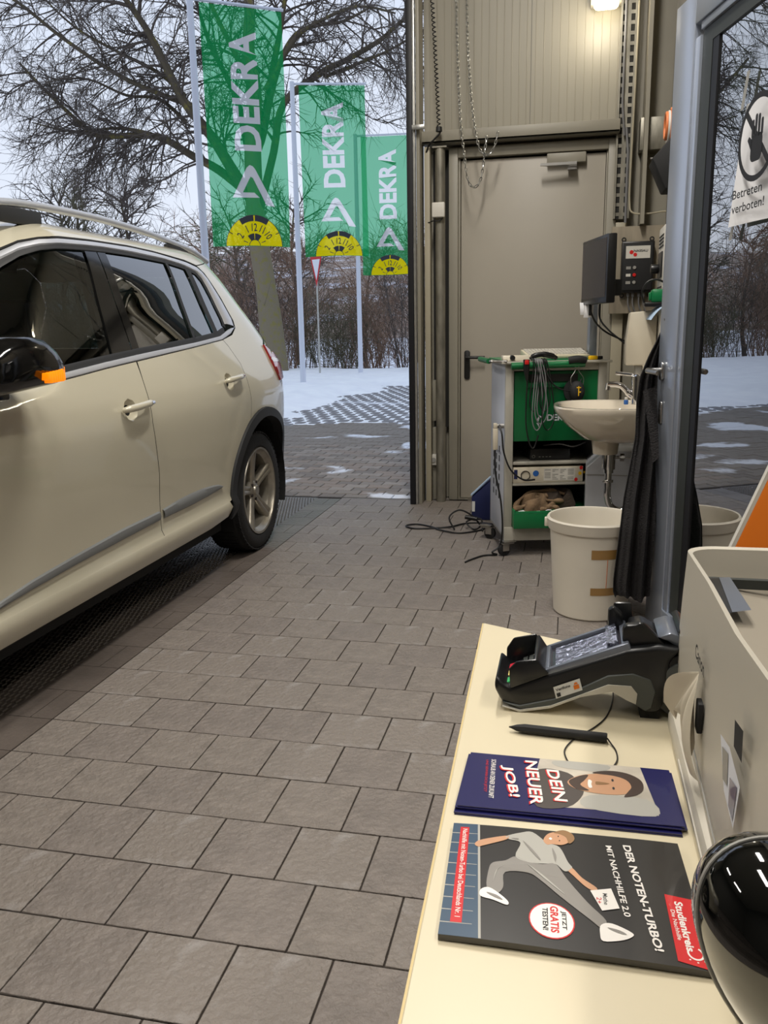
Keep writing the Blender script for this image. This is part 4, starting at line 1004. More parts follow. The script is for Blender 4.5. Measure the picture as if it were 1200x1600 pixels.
MB().cyl((.05, .02, .02), (.05, -.012, .018), .014, 14).make('knob', 'black_plastic', b, bevel=.002)
b = thing('scanner', 'dark brown handheld scanner lying behind the front tube of the cart', 'scanner', cw2(.13, .0, CHt + .014), ca)
MB().tube(smoothpath([(0, 0, .012), (.03, -.01, .030), (.08, -.005, .034), (.13, .01, .022), (.15, .02, .012)]), [.008] * 3 + [.014] * 8 + [.016] * 8 + [.012] * 6, 12).make('housing', 'black_plastic', b, smooth=True)
cbl = thing('hanging_cable', 'coiled bundle of grey and black cables hung over the cart front', 'cable', cw2(.15, -.065, 1.10), ca)
for i in range(6):
    dx = -.035 + i * .013; ln = .27 + .035 * ((i * 3) % 4); w_ = .02 + .006 * (i % 3)
    MB().tube(smoothpath([(dx + .02, .06, -.005), (dx + .02, .035, .012), (dx + .02, -.002 - .002 * i, .0), (dx + .02, -.004, -.06), (dx + w_ * .2, -.006 - .002 * i, -ln * .8), (dx + w_ * 1.3, -.006, -ln), (dx + w_ * 2.4, -.008, -ln * .8), (dx + .05, -.010, -.1), (dx + .028, -.004, .0), (dx + .028, .05, .006)]), .0032, 6).make('cable_loop', 'cable_grey' if i in (1, 2, 3) else 'cable_black', cbl, smooth=True)
MB().tube(smoothpath([(-.055, -.01, -.02), (-.055, -.02, -.08), (-.05, -.02, -.12), (-.052, -.015, -.20), (-.05, -.01, -.34), (-.03, -.01, -.44), (-.005, -.01, -.47), (.02, -.01, -.40)]), .004, 8).make('cable_loop', 'cable_black', cbl, smooth=True)
MB().tube([(-.055, -.015, .01), (-.056, -.02, -.04), (-.05, -.02, -.10)], [.018, .016, .008], 10).make('probe', 'black_plastic', cbl, smooth=True)
MB().box((-.068, -.040, -.015), (-.046, -.030, .008)).make('red_button', 'red_plastic', cbl, bevel=.003)
MB().tube(smoothpath([(.05, -.01, -.05), (.10, -.02, -.13), (.17, -.02, -.16), (.22, -.015, -.15), (.25, -.01, -.10)]), .004, 8).make('cable_loop', 'cable_black', cbl, smooth=True)
em = thing('ear_defenders', 'black ear defenders hung from the tool cart front', 'ear defenders', cw2(.375, -.06, .935), ca)
def cup(x, y, s):
    mb = MB(); n = 24; prof = [(0, -.032), (.6, -.030), (.9, -.018), (1, 0), (1.0, .012), (.0, .014)]
    vs = []
    for (r_, d_) in prof:
        for j in range(n):
            a = 2 * math.pi * j / n; vs.append((x + r_ * .042 * math.cos(a), y + d_ * s, r_ * .056 * math.sin(a)))
    mb.add(vs, [(i * n + j, i * n + (j + 1) % n, (i + 1) * n + (j + 1) % n, (i + 1) * n + j) for i in range(5) for j in range(n)]); return mb
cup(.0, -.02, 1).make('ear_cup', 'black_matte', em, smooth=True); cup(-.02, .03, -1).make('ear_cup', 'black_matte', em, smooth=True)
MB().add([(-.012, -.054, .02), (.012, -.054, .02), (.012, -.054, .025), (-.012, -.054, .025), (-.003, -.055, -.022), (.002, -.055, -.022), (.002, -.055, .03), (-.003, -.055, .03), (.002, -.055, .002), (.012, -.055, .002), (.012, -.055, -.004), (.002, -.055, -.004)], ((0, 1, 2, 3), (4, 5, 6, 7), (8, 9, 10, 11))).make('yellow_mark', 'yellow_plastic', em, recalc=False)
MB().tube(smoothpath([(-.03, -.02, .03), (-.035, -.015, .07), (-.01, -.005, .11), (-.01, 0, .14)]), .002, 6).tube(smoothpath([(.03, -.02, .03), (.035, -.015, .07), (.01, -.005, .11), (.012, 0, .14)]), .002, 6).make('wire_yoke', 'steel', em)
MB().tube(smoothpath([(-.045, .0, .165), (.0, -.012, .172), (.045, .0, .165)]), .02, 12).make('head_band', 'black_matte', em, smooth=True)
kn_ = thing('utility_knife', 'yellow and black utility knife on the right of the cart top', 'knife', cw2(.47, .02, CHt + .013), ca + .3)
MB().box((0, 0, 0), (.05, .025, .022)).make('handle', 'yellow_plastic', kn_, bevel=.005); MB().box((.05, 0.003, .001), (.085, .022, .019)).make('tail', 'black_plastic', kn_, bevel=.004)
pd = thing('tablet_wedge', 'black tilted tablet lying on the green mat beside the monitor post', 'tablet', cw2(.40, .26, CHt + .021), ca)
MB().prism([(0, 0), (.10, 0), (.10, .045)], lambda u, v, q: (u, q, v), 0, .15).make('housing', 'black_plastic', pd, bevel=.002)
# shelf contents
b = thing('black_device', 'low black electronic box on the upper open shelf of the cart', 'device', cw2(.16, .08, .535), ca)
MB().box((0, 0, 0), (.23, .22, .065)).make('housing', 'black_plastic', b, bevel=.004)
lg = MB(); lg.lathe([(.007, 0), (.009, .0)], n=16, mtx=Matrix.Translation((.02, -.001, .022)) @ Matrix.Rotation(R(90), 4, 'X'))
for k in range(4): lg.box((.05 + k * .02, -.001, .018), (.060 + k * .02, 0, .021))
lg.make('front_marks', 'grey_plastic', b, recalc=False)
MB().tube(smoothpath([L(.25, .14, .61), L(.32, .06, .63), L(.40, .05, .615), L(.48, .1, .63)]), .004, 6).make('shelf_cable', 'cable_grey'); tag(bpy.data.objects['shelf_cable'], 'thin grey cable looping above the black box on the cart shelf', 'cable')
b = thing('test_unit', 'pale test instrument with blue dot and label on the middle cart shelf', 'instrument', cw2(.052, .02, .415), ca)
MB().box((0, 0, 0), (.40, .30, .090)).make('housing', 'cream_plastic', b, bevel=.004)
fm = lambda u, v, q=-.0012: (u, q, v)
MB().add([fm(*p) for p in ell(.13, .055, .017, .017, 20)], (tuple(range(20)),)).make('blue_dot', 'blue_dot', b, recalc=False)
MB().add([fm(.005, .025), fm(.025, .025), fm(.025, .078), fm(.005, .078)], ((0, 1, 2, 3),)).make('blue_label', 'navy', b, recalc=False)
MB().lathe([(.024, 0), (.027, 0), (.027, .006), (.024, .006)], n=28, mtx=Matrix.Translation((.07, 0, .045)) @ Matrix.Rotation(R(90), 4, 'X')).make('socket_ring', 'black_plastic', b)
MB().add([fm(.175, .012), fm(.355, .012), fm(.355, .082), fm(.175, .082)], ((0, 1, 2, 3),)).make('info_label', 'white_plastic', b, recalc=False)
tl = MB()
for r_ in range(7):
    for c_ in range(4):
        if (r_ + c_) % 5: tl.add([fm(.18 + c_ * .044, .018 + r_ * .009, -.0018), fm(.18 + c_ * .044 + .034 - .01 * ((r_ * c_) % 3), .018 + r_ * .009, -.0018), fm(.18 + c_ * .044 + .034 - .01 * ((r_ * c_) % 3), .022 + r_ * .009, -.0018), fm(.18 + c_ * .044, .022 + r_ * .009, -.0018)], ((0, 1, 2, 3),))
tl.make('label_print', 'grey_plastic', b, recalc=False)
for x, z, m_, nm in ((.382, .05, 'yellow_plastic', 'yellow_sticker'), (.36, .015, 'red_plastic', 'red_sticker'), (.388, .082, 'red_plastic', 'red_sticker')):
    MB().add([fm(x + a, z + c_, -.002) for a, c_ in ell(0, 0, .010, .011, 12)], (tuple(range(12)),)).make(nm, m_, b, recalc=False)
MB().tube([(.40, .03, .05), (.43, .03, .05)], .008, 8).make('brass_plug', 'yellow_plastic', b)
# cloth heap
def heap(name, label, m, loc, rx, ry, h, seed, par=None, cat='cloth'):
    r_ = random.Random(seed); mb = MB(); n = 44; k = 16; vs = []
    ph = [r_.uniform(0, 6.28) for _ in range(8)]
    for i in range(k + 1):
        v = i / k; rad = math.sin(v * math.pi / 2) ** .8
        for j in range(n):
            a = 2 * math.pi * j / n
            f = 1 + .18 * math.sin(3 * a + ph[0]) + .10 * math.sin(5 * a + ph[1] + v * 3) + .06 * math.sin(9 * a + ph[2] + v * 7)
            zz = h * (1 - v ** 2.2) * (1 + .25 * math.sin(4 * a + ph[3] + v * 9)) + .18 * h * math.sin(7 * a + ph[4] + v * 12) * v * (1 - v) * 4
            vs.append((rx * rad * f * math.cos(a), ry * rad * f * math.sin(a), max(zz, 0) + .003))
    mb.add(vs, [(i * n + j, i * n + (j + 1) % n, (i + 1) * n + (j + 1) % n, (i + 1) * n + j) for i in range(k) for j in range(n)])
    return tag(mb.make(name, m, par, smooth=70 / 57.3, loc=loc), label, cat)
rg = heap('rag', 'crumpled brown rag heaped on the open green drawer tray', 'rag', cw2(.20, .05, .262), .12, .085, .07, 3)
rg.rotation_euler.z = ca + .15
r2 = heap('rag', 'darker dirty rag behind and right of the brown rag in the drawer', 'rag_dark', cw2(.31, .09, .262), .10, .09, .085, 9); r2.rotation_euler.z = ca
fold = MB()
for (pts, r_) in (([(.08, .02, .02), (.12, .05, .07), (.2, .09, .105), (.30, .10, .11), (.38, .08, .09)], .016), ([(.07, .00, .012), (.13, .01, .03), (.2, .03, .06), (.27, .06, .085)], .018), ([(.22, -.015, .012), (.25, -.03, .02), (.27, -.035, .035), (.30, -.035, .03), (.33, -.04, .012)], .014), ([(.2, .05, .08), (.28, .03, .06), (.36, .05, .05), (.42, .1, .03)], .015)):
    P_ = smoothpath([Vector(cw2(p[0] - .02, p[1] - .02, .262 + p[2] * .85)) for p in pts], 5); fold.tube(P_, [r_ * (.75 + .3 * math.sin(i * .9)) for i in range(len(P_))], 9)
tag(fold.make('rag_roll', 'rag', smooth=True), 'rolled twisted folds of brown rag lying over the heap', 'cloth')
o = MB().box((0, 0, 0), (.19, .035, .0015)).make('paper_label', 'paper', loc=cw2(.075, -.045, .264), rotz=ca); tag(o, 'white paper slip lying on the green drawer tray edge', 'paper')
# socket strip and its cables on the left side of the cart
ps = thing('power_strip', 'beige plug connector hanging on the left side of the cart', 'plug', cw2(-.02, .02, .68), ca)
MB().box((-.045, -.012, -.07), (-.018, .02, .05)).box((-.043, -.01, .05), (-.022, .012, .08)).make('plug_body', 'cream_plastic', ps, bevel=.004)
MB().cyl((-.02, .03, .06), (.03, .03, .06), .014, 12).make('bracket', 'steel', ps)
MB().tube(smoothpath([(-.01, 0, .07), (.0, -.03, .02), (.01, -.04, -.08), (.05, -.05, -.18), (.12, -.05, -.235), (.19, -.03, -.24)]), .005, 8).make('cable', 'cable_black', ps, smooth=True)
MB().tube(smoothpath([(-.032, 0, -.07), (-.03, -.01, -.2), (.0, -.02, -.36), (.01, -.03, -.52), (-.005, -.03, -.62), (-.05, -.04, -.655), (-.02, -.03, -.672), (-.1, -.04, -.673), (-.19, -.12, -.675), (-.22, -.16, -.675)]), .005, 8).make('cable', 'cable_black', ps, smooth=True)
fc = thing('floor_cable', 'black power cable coiled loosely on the tiles left of the cart', 'cable', (-.8, 5.2, 0))
def FL(px): return px
import_pts = [(-.42, 5.35), (-.55, 5.42), (-.66, 5.38), (-.74, 5.26), (-.86, 5.22), (-.97, 5.20), (-1.03, 5.25), (-.97, 5.32), (-.86, 5.26), (-.78, 5.16), (-.66, 5.12), (-.55, 5.20), (-.50, 5.28)]
MB().tube(smoothpath([(x + .8, y - 5.2, .006 + (.004 if i % 3 == 0 else 0)) for i, (x, y) in enumerate(import_pts)], 8), .0055, 8).make('cable', 'cable_black', fc, smooth=True)
MB().tube(smoothpath([(.1, .0, .006), (.06, .03, .08), (.12, .08, .12), (.20, .1, .08), (.25, .12, .01), (.22, .02, .008), (.17, .05, .05), (.26, .06, .07), (.28, .0, .006)], 8), .0055, 8).make('cable', 'cable_black', fc, smooth=True)
MB().tube([(.16, .06, .08), (.24, .05, .07)], .014, 10).make('plug', 'black_plastic', fc, smooth=True)
# navy box behind the cart
nb = thing('navy_case', 'navy blue slanted case on the floor between cart and steel door', 'case', (-.63, 5.52, 0), .0)
MB().prism([(0, 0), (.42, 0), (.42, .38), (.22, .36), (.0, .16)], lambda u, v, q: (u, q, v), 0, .22).make('case_body', 'navy', nb, bevel=.012)
MB().prism([(.0, .165), (.20, .365), (.20, .375), (-.005, .175)], lambda u, v, q: (u, q, v), -.005, .05).make('lid_edge', 'paper_blue', nb, bevel=.002)
MB().box((.005, -.003, .06), (.025, .0, .13)).make('label', 'bag_label', nb)
# ------------------------------------------------------------------ SINK
sk = thing('washbasin', 'white ceramic washbasin with chrome tap on the side wall', 'washbasin', (.485, 4.36, .895))
mb = MB(); n = 56; W2_, D2 = .27, .56
def bas(r_, z, sh=0, k=2.6):
    out = []
    for j in range(n):
        a = 2 * math.pi * j / n; c_, s_ = math.cos(a), math.sin(a)
        x = math.copysign(abs(c_) ** (2 / k), c_) * D2 / 2 * r_; y = math.copysign(abs(s_) ** (2 / k), s_) * W2_ * r_
        out.append((-.285 + x * 1.0 + sh, y * (1 if x < .1 else 1), z))
    return out
rings = [bas(.25, -.19, .04), bas(.62, -.165, .04), bas(.84, -.10, .02), bas(.97, -.035, 0), bas(1.0, -.008, 0), bas(.99, .0, 0), bas(.93, .0, 0), bas(.88, -.010, -.0), bas(.80, -.05, -.01), bas(.62, -.105, -.015), bas(.3, -.13, -.015), bas(.03, -.135, -.015)]
vs = [p for r_ in rings for p in r_]; mb.add(vs, [(i * n + j, i * n + (j + 1) % n, (i + 1) * n + (j + 1) % n, (i + 1) * n + j) for i in range(len(rings) - 1) for j in range(n)])
mb.make('basin', 'ceramic', sk, smooth=True)
MB().box((-.13, -.26, -.16), (-.001, .26, .002)).make('tap_ledge', 'ceramic', sk, bevel=.025, seg=4)
MB().lathe([(.0, -.255), (.062, -.25), (.070, -.18), (.075, -.16)], (-.30, 0, 0), 28).make('drain_neck', 'ceramic', sk, smooth=True)
pt = MB().cyl((-.28, 0, -.25), (-.28, 0, -.33), .033, 20).cyl((-.28, 0, -.33), (-.28, 0, -.35), .025, 16)
pt.make('drain_cup', 'chrome', sk, smooth=True)
MB().cyl((-.25, 0, -.27), (-.20, 0, -.27), .008, 8).cyl((-.225, 0, -.27), (-.205, 0, -.27), .020, 8).cyl((-.2, 0, -.27), (-.05, .0, -.29), .003, 6).make('pop_up_lever', 'steel', sk)
tp = smoothpath([(-.28, 0, -.33), (-.28, 0, -.42), (-.28, 0, -.47), (-.265, 0, -.52), (-.225, 0, -.545), (-.18, 0, -.53), (-.15, 0, -.49), (-.13, 0, -.46), (-.09, 0, -.44), (-.002, 0, -.44)], 6)
MB().tube(tp, .0175, 16).make('siphon_pipe', 'chrome', sk, smooth=True)
MB().cyl((-.28, 0, -.385), (-.28, 0, -.40), .027, 18).make('siphon_nut', 'chrome', sk, bevel=.002); MB().cyl((-.153, 0, -.505), (-.14, 0, -.485), .027, 18).make('siphon_nut', 'chrome', sk, bevel=.002)
tpx = MB(); tpx.cyl((-.165, 0, -.0), (-.165, 0, .11), .022, 20).tube(smoothpath([(-.165, 0, .035), (-.20, 0, .06), (-.24, 0, .095), (-.30, 0, .10)]), [.019] * 7 + [.015] * 12, 12).cyl((-.295, 0, .105), (-.30, 0, .072), .013, 12)
tpx.make('tap_body', 'chrome', sk, smooth=True)
MB().tube(smoothpath([(-.155, 0, .125), (-.18, 0, .145), (-.22, 0, .150), (-.265, 0, .155)]), [.02] * 5 + [.009] * 14, 10).cyl((-.165, 0, .11), (-.165, 0, .135), .024, 18).make('tap_lever', 'chrome', sk, smooth=True)
b = thing('nail_brush', 'small blue and white bottle cap standing on the basin edge', 'bottle', (.275, 4.33, .897))
MB().cyl((0, 0, 0), (0, 0, .022), .011, 14).make('lower_part', 'blue_dot', b, bevel=.002); MB().cyl((0, 0, .022), (0, 0, .036), .008, 14).make('upper_part', 'white_plastic', b, bevel=.002)
b.name = 'small_bottle'
# white pedal bin under the sink
pb = thing('white_cabinet', 'white box with a sloped top standing under the washbasin', 'cabinet', (.10, 4.62, 0))
MB().prism([(0, 0), (.36, 0), (.36, .62), (.10, .62), (0, .53)], lambda u, v, q: (u, q, v), 0, .32).make('body', 'cart_side', pb, bevel=.008)
MB().box((.0, -.002, .485), (.36, .0, .489)).make('seam', 'grey_plastic', pb)
# soap and towel dispensers
ds = thing('soap_dispenser', 'cream soap dispenser with a tapered front above the tap', 'dispenser', (.275, 4.50, 1.05))
MB().prism([(0, 0), (.085, 0), (.085, -.03), (.145, -.03), (.145, .275), (.012, .265), (-.002, .13)], lambda u, v, q: (u, q, v + .03), 0, .14).make('housing', 'cream_plastic', ds, bevel=.008)
MB().box((.05, .02, -.035), (.085, .10, .03)).make('push_lever', 'grey_plastic', ds, bevel=.004)
dt_ = thing('towel_dispenser', 'white paper towel dispenser behind the cream soap dispenser', 'dispenser', (.425, 4.42, 1.02))
MB().box((-.0, 0, 0), (.075, .26, .345)).make('housing', 'white_plastic', dt_, bevel=.012)
pp = MB(); n = 10
for k in range(n + 1):
    t = k / n; x = .055 - .10 * t ; z = .345 - .055 * t * t * 1.2 + .01 * math.sin(3 * t); pp.v += [(x, -.01 - .02 * t, z), (x - .02, .11, z + .005)]
pp.f += [(2 * k, 2 * k + 1, 2 * k + 3, 2 * k + 2) for k in range(n)]; pp.mi += [0] * n
o = pp.make('face_mask', 'paper_blue', loc=(.425, 4.42, 1.025), smooth=True, recalc=False); o.name = 'blue_paper_sheet'; tag(o, 'light blue paper sheet draped over the dispenser top', 'paper')
gl = thing('green_torch', 'green and black work lamp resting on top of the towel dispenser', 'work lamp', (.40, 4.47, 1.37))
MB().box((-.02, -.02, .02), (.075, .05, .085)).make('lamp_body', 'green_hi', gl, bevel=.012); MB().box((-.03, -.015, .03), (-.018, .04, .07)).make('lamp_lens', 'green_hi', gl, bevel=.004)
MB().box((-.05, -.03, .0), (.08, .06, .022)).make('lamp_foot', 'black_plastic', gl, bevel=.005)
MB().tube(smoothpath([(-.05, .0, .02), (-.065, .0, .07), (-.04, .0, .12), (.01, .0, .13), (.06, .0, .10), (.08, .0, .06)]), .005, 8).make('lamp_handle', 'black_plastic', gl, smooth=True)
# towel on hook
tw = thing('towel', 'long black terry towel hanging between washbasin and glass door', 'towel', (.33, 3.55, 0))
LE = [(1.30 + (a - 1.3) * .937, b * .937) for a, b in [(1.296, .388), (1.224, .361), (1.149, .328), (1.054, .295), (.938, .287), (.792, .289), (.68, .275), (.517, .252), (.33, .238), (.138, .222), (.073, .223), (.055, .235)]]
RE = [(1.296, .378), (1.15, .378), (.9, .376), (.6, .372), (.3, .366), (.13, .362)]
lx = lambda z: float(np.interp(z, [a for a, b in LE][::-1], [b for a, b in LE][::-1])); rx_ = lambda z: float(np.interp(z, [a for a, b in RE][::-1], [b for a, b in RE][::-1]))
mb = MB(); NZ, NX = 48, 40
for back in (0, 1):
    o0 = len(mb.v)
    for i in range(NZ + 1):
        z = 1.296 - (1.296 - .136) * i / NZ; a_, b_ = lx(z), rx_(z)
        for j in range(NX + 1):
            u = j / NX; amp = .006 + .018 * min(1, i / NZ * 3)
            y = amp * (math.sin(u * 15 + .6 * math.sin(z * 4)) + .5 * math.sin(u * 31 + z * 2)) + .03 * u + (.03 if back else 0)
            zz = z + (.012 * math.sin(u * 7) if i == NZ else 0)
            pull = .13 - .13 * max(0, min(1, (.95 - z) / .5)); mb.v.append(((a_ + (b_ - a_) * u) * (1 + pull / 3.55 * .9) - .33, y + pull, zz))
    fs = [(o0 + i * (NX + 1) + j, o0 + i * (NX + 1) + j + 1, o0 + (i + 1) * (NX + 1) + j + 1, o0 + (i + 1) * (NX + 1) + j) for i in range(NZ) for j in range(NX)]
    mb.f += fs; mb.mi += [0] * len(fs)
Sz = (NZ + 1) * (NX + 1)
edge = [j for j in range(NX + 1)] + [i * (NX + 1) + NX for i in range(1, NZ + 1)] + [NZ * (NX + 1) + j for j in range(NX - 1, -1, -1)] + [i * (NX + 1) for i in range(NZ - 1, 0, -1)]
for a, b_ in zip(edge, edge[1:] + edge[:1]): mb.f.append((a, b_, b_ + Sz, a + Sz)); mb.mi.append(0)
mb.make('cloth', 'towel', tw, smooth=70 / 57.3)
mb = MB(); 
for i in range(14):
    z = 1.02 - i * .022; mb.v += [(-.035 + .0035 * i, -.035 + .10 * (1 - i / 14) - .008 * math.sin(i / 3), z), (.020 + .001 * i, -.03 + .10 * (1 - i / 14), z + .02)]
mb.f += [(2 * k, 2 * k + 1, 2 * k + 3, 2 * k + 2) for k in range(13)]; mb.mi += [0] * 13
mb.make('folded_corner', 'towel', tw, smooth=True, recalc=False)
MB().tube(smoothpath([(.045, .13, 1.285), (.045, .125, 1.31), (.045, .11, 1.315), (.042, .10, 1.30)]), .005, 8).make('hanging_loop', 'black_matte', tw, smooth=True)
hk = MB().tube(smoothpath([(.379, 3.695, 1.33), (.376, 3.66, 1.31), (.372, 3.645, 1.295), (.368, 3.64, 1.31)]), .004, 8); tag(hk.make('wall_hook', 'steel', smooth=True), 'small steel hook at the door edge holding the black towel', 'hook')
# waste bin
bn = thing('waste_bucket', 'round off-white plastic waste bucket with brown tape below the washbasin', 'bucket', (.12, 3.78, 0))
MB().lathe([(0, 0), (.158, 0), (.166, .008), (.190, .395), (.198, .395), (.2, .40), (.202, .428), (.2055, .440), (.2, .448), (.193, .446), (.187, .43), (.160, .02), (0, .015)], n=64).make('shell', 'bucket', bn, smooth=True)
for sx in (-1, 1): MB().box((min(sx * .198, sx * .215), -.015, .395), (max(sx * .198, sx * .215), .015, .435)).make('handle_lug', 'bucket', bn, bevel=.004)
def bucket_r(z): return .166 + (z - .008) * (.024 / .387)
for i, (z0, z1) in enumerate(((.292, .335), (.125, .16))):
    mb = MB(); n = 14
    for k in range(n + 1):
        a = R(-92 + 62 * k / n); mb.v += [((bucket_r(z0) + .0012) * math.cos(a), (bucket_r(z0) + .0012) * math.sin(a), z0), ((bucket_r(z1) + .0012) * math.cos(a), (bucket_r(z1) + .0012) * math.sin(a), z1)]
    mb.f += [(2 * k, 2 * k + 2, 2 * k + 3, 2 * k + 1) for k in range(n)]; mb.mi += [0] * n
    mb.make('tape_strip', 'tape_brown', bn, smooth=True, recalc=False)
MB().tube([((bucket_r(z) + .001) * math.cos(R(-70)), (bucket_r(z) + .001) * math.sin(R(-70)), z) for z in (.16, .2, .29)], .0012, 4).make('crack_line', 'cu_orange', bn)

# ------------------------------------------------------------------ DESK AND WHAT LIES ON IT
DZ = .88
dk = thing('desk', 'cream desk top with angled far end in the lower right foreground', 'desk', (.3, .6, 0))
pl = [(-.112, 1.140), (-.083, .20), (.9, .20), (.9, .965), (.40, 1.005), (.06, 1.07)]
pl = [(-.112, 1.140), (-.083, .16), (.95, .16), (.95, .90), (.45, .985), (.13, 1.035), (.018, 1.082)]
mb = MB().prism([(a - .3, b - .6) for a, b in pl], lambda u, v, q: (u, v, q), DZ - .028, DZ); mb.make('desk_top', 'desk_top', dk, bevel=.0015, seg=1)
mb = MB(); e = [(a - .3, b - .6) for a, b in pl[:2]]; mb.prism([(e[0][0] - .0012, e[0][1]), (e[1][0] - .0012, e[1][1]), (e[1][0] + .001, e[1][1]), (e[0][0] + .001, e[0][1])], lambda u, v, q: (u, v, q), DZ - .027, DZ - .001); mb.make('edge_band', 'desk_edge', dk)
MB().box((-.22, -.38, .03), (.60, .25, DZ - .03)).make('pedestal', 'desk_top', dk, bevel=.004)
for x, y in ((-.17, -.34), (.55, -.34), (-.17, .2), (.55, .2)): MB().cyl((x, y, 0), (x, y, .032), .02, 12).make('foot', 'black_plastic', dk)
# payment terminal
tm = thing('card_terminal', 'black and grey card payment terminal standing on the cream desk', 'card terminal', (0, .865, DZ))
X = lambda L: [(a, b - DZ) for a, b in L]
body = X([(-.0705, .9199), (-.0725, .9050), (-.0640, .8890), (-.0437, .8820), (-.0105, .8884), (.0219, .9036), (.0539, .9119), (.0702, .9021), (.0904, .8890), (.1038, .8905), (.112, .9122), (.112, .949), (.124, .9640), (.1083, .9650), (.0985, .9655), (.0677, .9601), (-.0135, .9265), (-.0547, .9075), (-.062, .912)])
MB().prism(body, lambda u, v, q: (u, q, v), 0, .078).make('body', 'term_black', tm, bevel=.005, seg=3)
gr = X([(-.0640, .8905), (-.0438, .8875), (-.0066, .8985), (.0216, .9137), (.0491, .9300), (.0747, .9340), (.0930, .9284), (.0990, .9157), (.0955, .8960), (.0890, .8920), (.0702, .9040), (.0539, .9119), (.0219, .9045), (-.0105, .8892), (-.0437, .8835)])
MB().prism(gr, lambda u, v, q: (u, q, v), -.0015, .0795).make('grey_band', 'term_grey', tm, bevel=.001, seg=1)
wh = X([(-.0628, .8857), (-.0437, .8825), (-.0105, .8905), (.0219, .9063), (.0496, .9200), (.0734, .9201), (.0800, .9119), (.0790, .9000), (.0702, .9035), (.0539, .9125), (.0219, .9038), (-.0105, .8878), (-.0437, .8805)])
MB().prism(wh, lambda u, v, q: (u, q, v), -.003, .081).make('white_underside', 'term_white', tm)
MB().box((-.055, .008, .0), (-.035, .07, .004)).make('rubber_foot', 'black_rubber', tm); MB().box((.085, .008, .0), (.105, .07, .012)).make('rubber_foot', 'black_rubber', tm)
# raised top deck: frame of the display (slanted)
def tt(s, y, h=0):   # s: distance along the sloping top from the tip
    a = Vector((-.0547, 0, .0275)); b = Vector((.0677, 0, .0801)); d = (b - a); n_ = Vector((-d.z, 0, d.x)).normalized(); p = a + d * s + n_ * h; return (p.x, y, p.z)
def deckbox(s0, s1, y0, y1, h0, h1, name, m, bev=0): 
    vs = [tt(s, y, h) for h in (h0, h1) for (s, y) in ((s0, y0), (s1, y0), (s1, y1), (s0, y1))]
    return MB().add(vs, ((0, 3, 2, 1), (4, 5, 6, 7), (0, 1, 5, 4), (1, 2, 6, 5), (2, 3, 7, 6), (3, 0, 4, 7))).make(name, m, tm, bevel=bev)
deckbox(.32, .36, .004, .074, -.004, .006, 'display_frame', 'term_silver', .0015); deckbox(.97, 1.03, .004, .074, -.004, .006, 'display_frame', 'term_silver', .0015)
deckbox(.32, 1.03, .002, .008, -.004, .006, 'display_frame', 'term_silver', .0015); deckbox(.32, 1.03, .070, .076, -.004, .006, 'display_frame', 'term_silver', .0015)
deckbox(.36, .97, .008, .070, -.003, .0015, 'display', 'screen_dark'); deckbox(.40, .93, .012, .066, .0015, .0025, 'foil_film', 'foil')
deckbox(.86, .95, .012, .066, .0025, .010, 'foil_flap', 'foil', .001)
for i, m_ in enumerate(('key_green', 'key_yellow', 'key_red')):
    deckbox(-.06, .06, .008 + i * .019, .022 + i * .019, -.001, .004, 'key', m_, .001)
kp = MB()
for i in range(3):
    for j in range(4):
        vs = [tt(.10 + j * .055 + a, .010 + i * .022 + b_, h) for h in (0, .003) for a, b_ in ((0, 0), (.04, 0), (.04, .015), (0, .015))]; kp.add(vs, ((4, 5, 6, 7), (0, 1, 5, 4), (1, 2, 6, 5), (2, 3, 7, 6), (3, 0, 4, 7)))
kp.make('keypad', 'term_grey', tm)
def shield(L, y0, y1, nm): MB().prism(X(L), lambda u, v, q: (u, q, v), y0, y1).make(nm, 'term_black', tm, bevel=.003)
shield([(-.0547, .9064), (-.056, .9302), (-.0480, .9392), (-.0262, .9432), (-.0125, .9266)], -.002, .002, 'keypad_shield')
shield([(-.0640, .9000), (-.0640, .924), (-.0560, .9372), (-.030, .9440), (-.0180, .9255)], .073, .077, 'keypad_shield')
MB().prism(X([(-.0275, .925), (-.0300, .942), (-.0262, .9432), (-.0150, .9266)]), lambda u, v, q: (u, q, v), .0, .076).make('shield_bridge', 'term_black', tm, bevel=.002)
MB().prism(X([(.0500, .9552), (.0500, .9820), (.0560, .9862), (.0657, .9780), (.0680, .9500)]), lambda u, v, q: (u, q, v), .062, .074).make('card_guide', 'term_black', tm, bevel=.003)
MB().prism(X([(.0560, .9552), (.0560, .9872), (.0760, .9882), (.080, .958)]), lambda u, v, q: (u, q, v), .074, .080).make('card_guide', 'term_black', tm, bevel=.003)
MB().prism(X([(.0640, .9551), (.0628, .9791), (.0656, .9836), (.0760, .9848), (.0812, .9878), (.0874, .9836), (.112, .9600)]), lambda u, v, q: (u, q, v), .010, .022).make('card_guide', 'term_black', tm, bevel=.003)
MB().prism(X([(.07, .955), (.072, .975), (.085, .978), (.115, .962), (.112, .95)]), lambda u, v, q: (u, q, v), .022, .065).make('card_slot_block', 'term_black', tm, bevel=.003)
cyl = MB(); cyl.cyl((.132, 0.004, .040), (.132, .074, .040), .038, 40); cyl.make('paper_roll_housing', 'term_black', tm, bevel=.004)
MB().cyl((.132, .0005, .040), (.132, .005, .040), .030, 36).make('roll_cover_disc', 'term_grey', tm, bevel=.001)
MB().prism([(.098, .092), (.112, .098), (.128, .094), (.140, .078), (.128, .076), (.110, .088)], lambda u, v, q: (u, q, v), .01, .07).make('paper_cover', 'term_silver', tm, bevel=.003)
MB().prism([(.118, .100), (.124, .104), (.150, .080), (.144, .076)], lambda u, v, q: (u, q, v), .008, .072).make('tear_bar', 'term_black', tm, bevel=.0015)
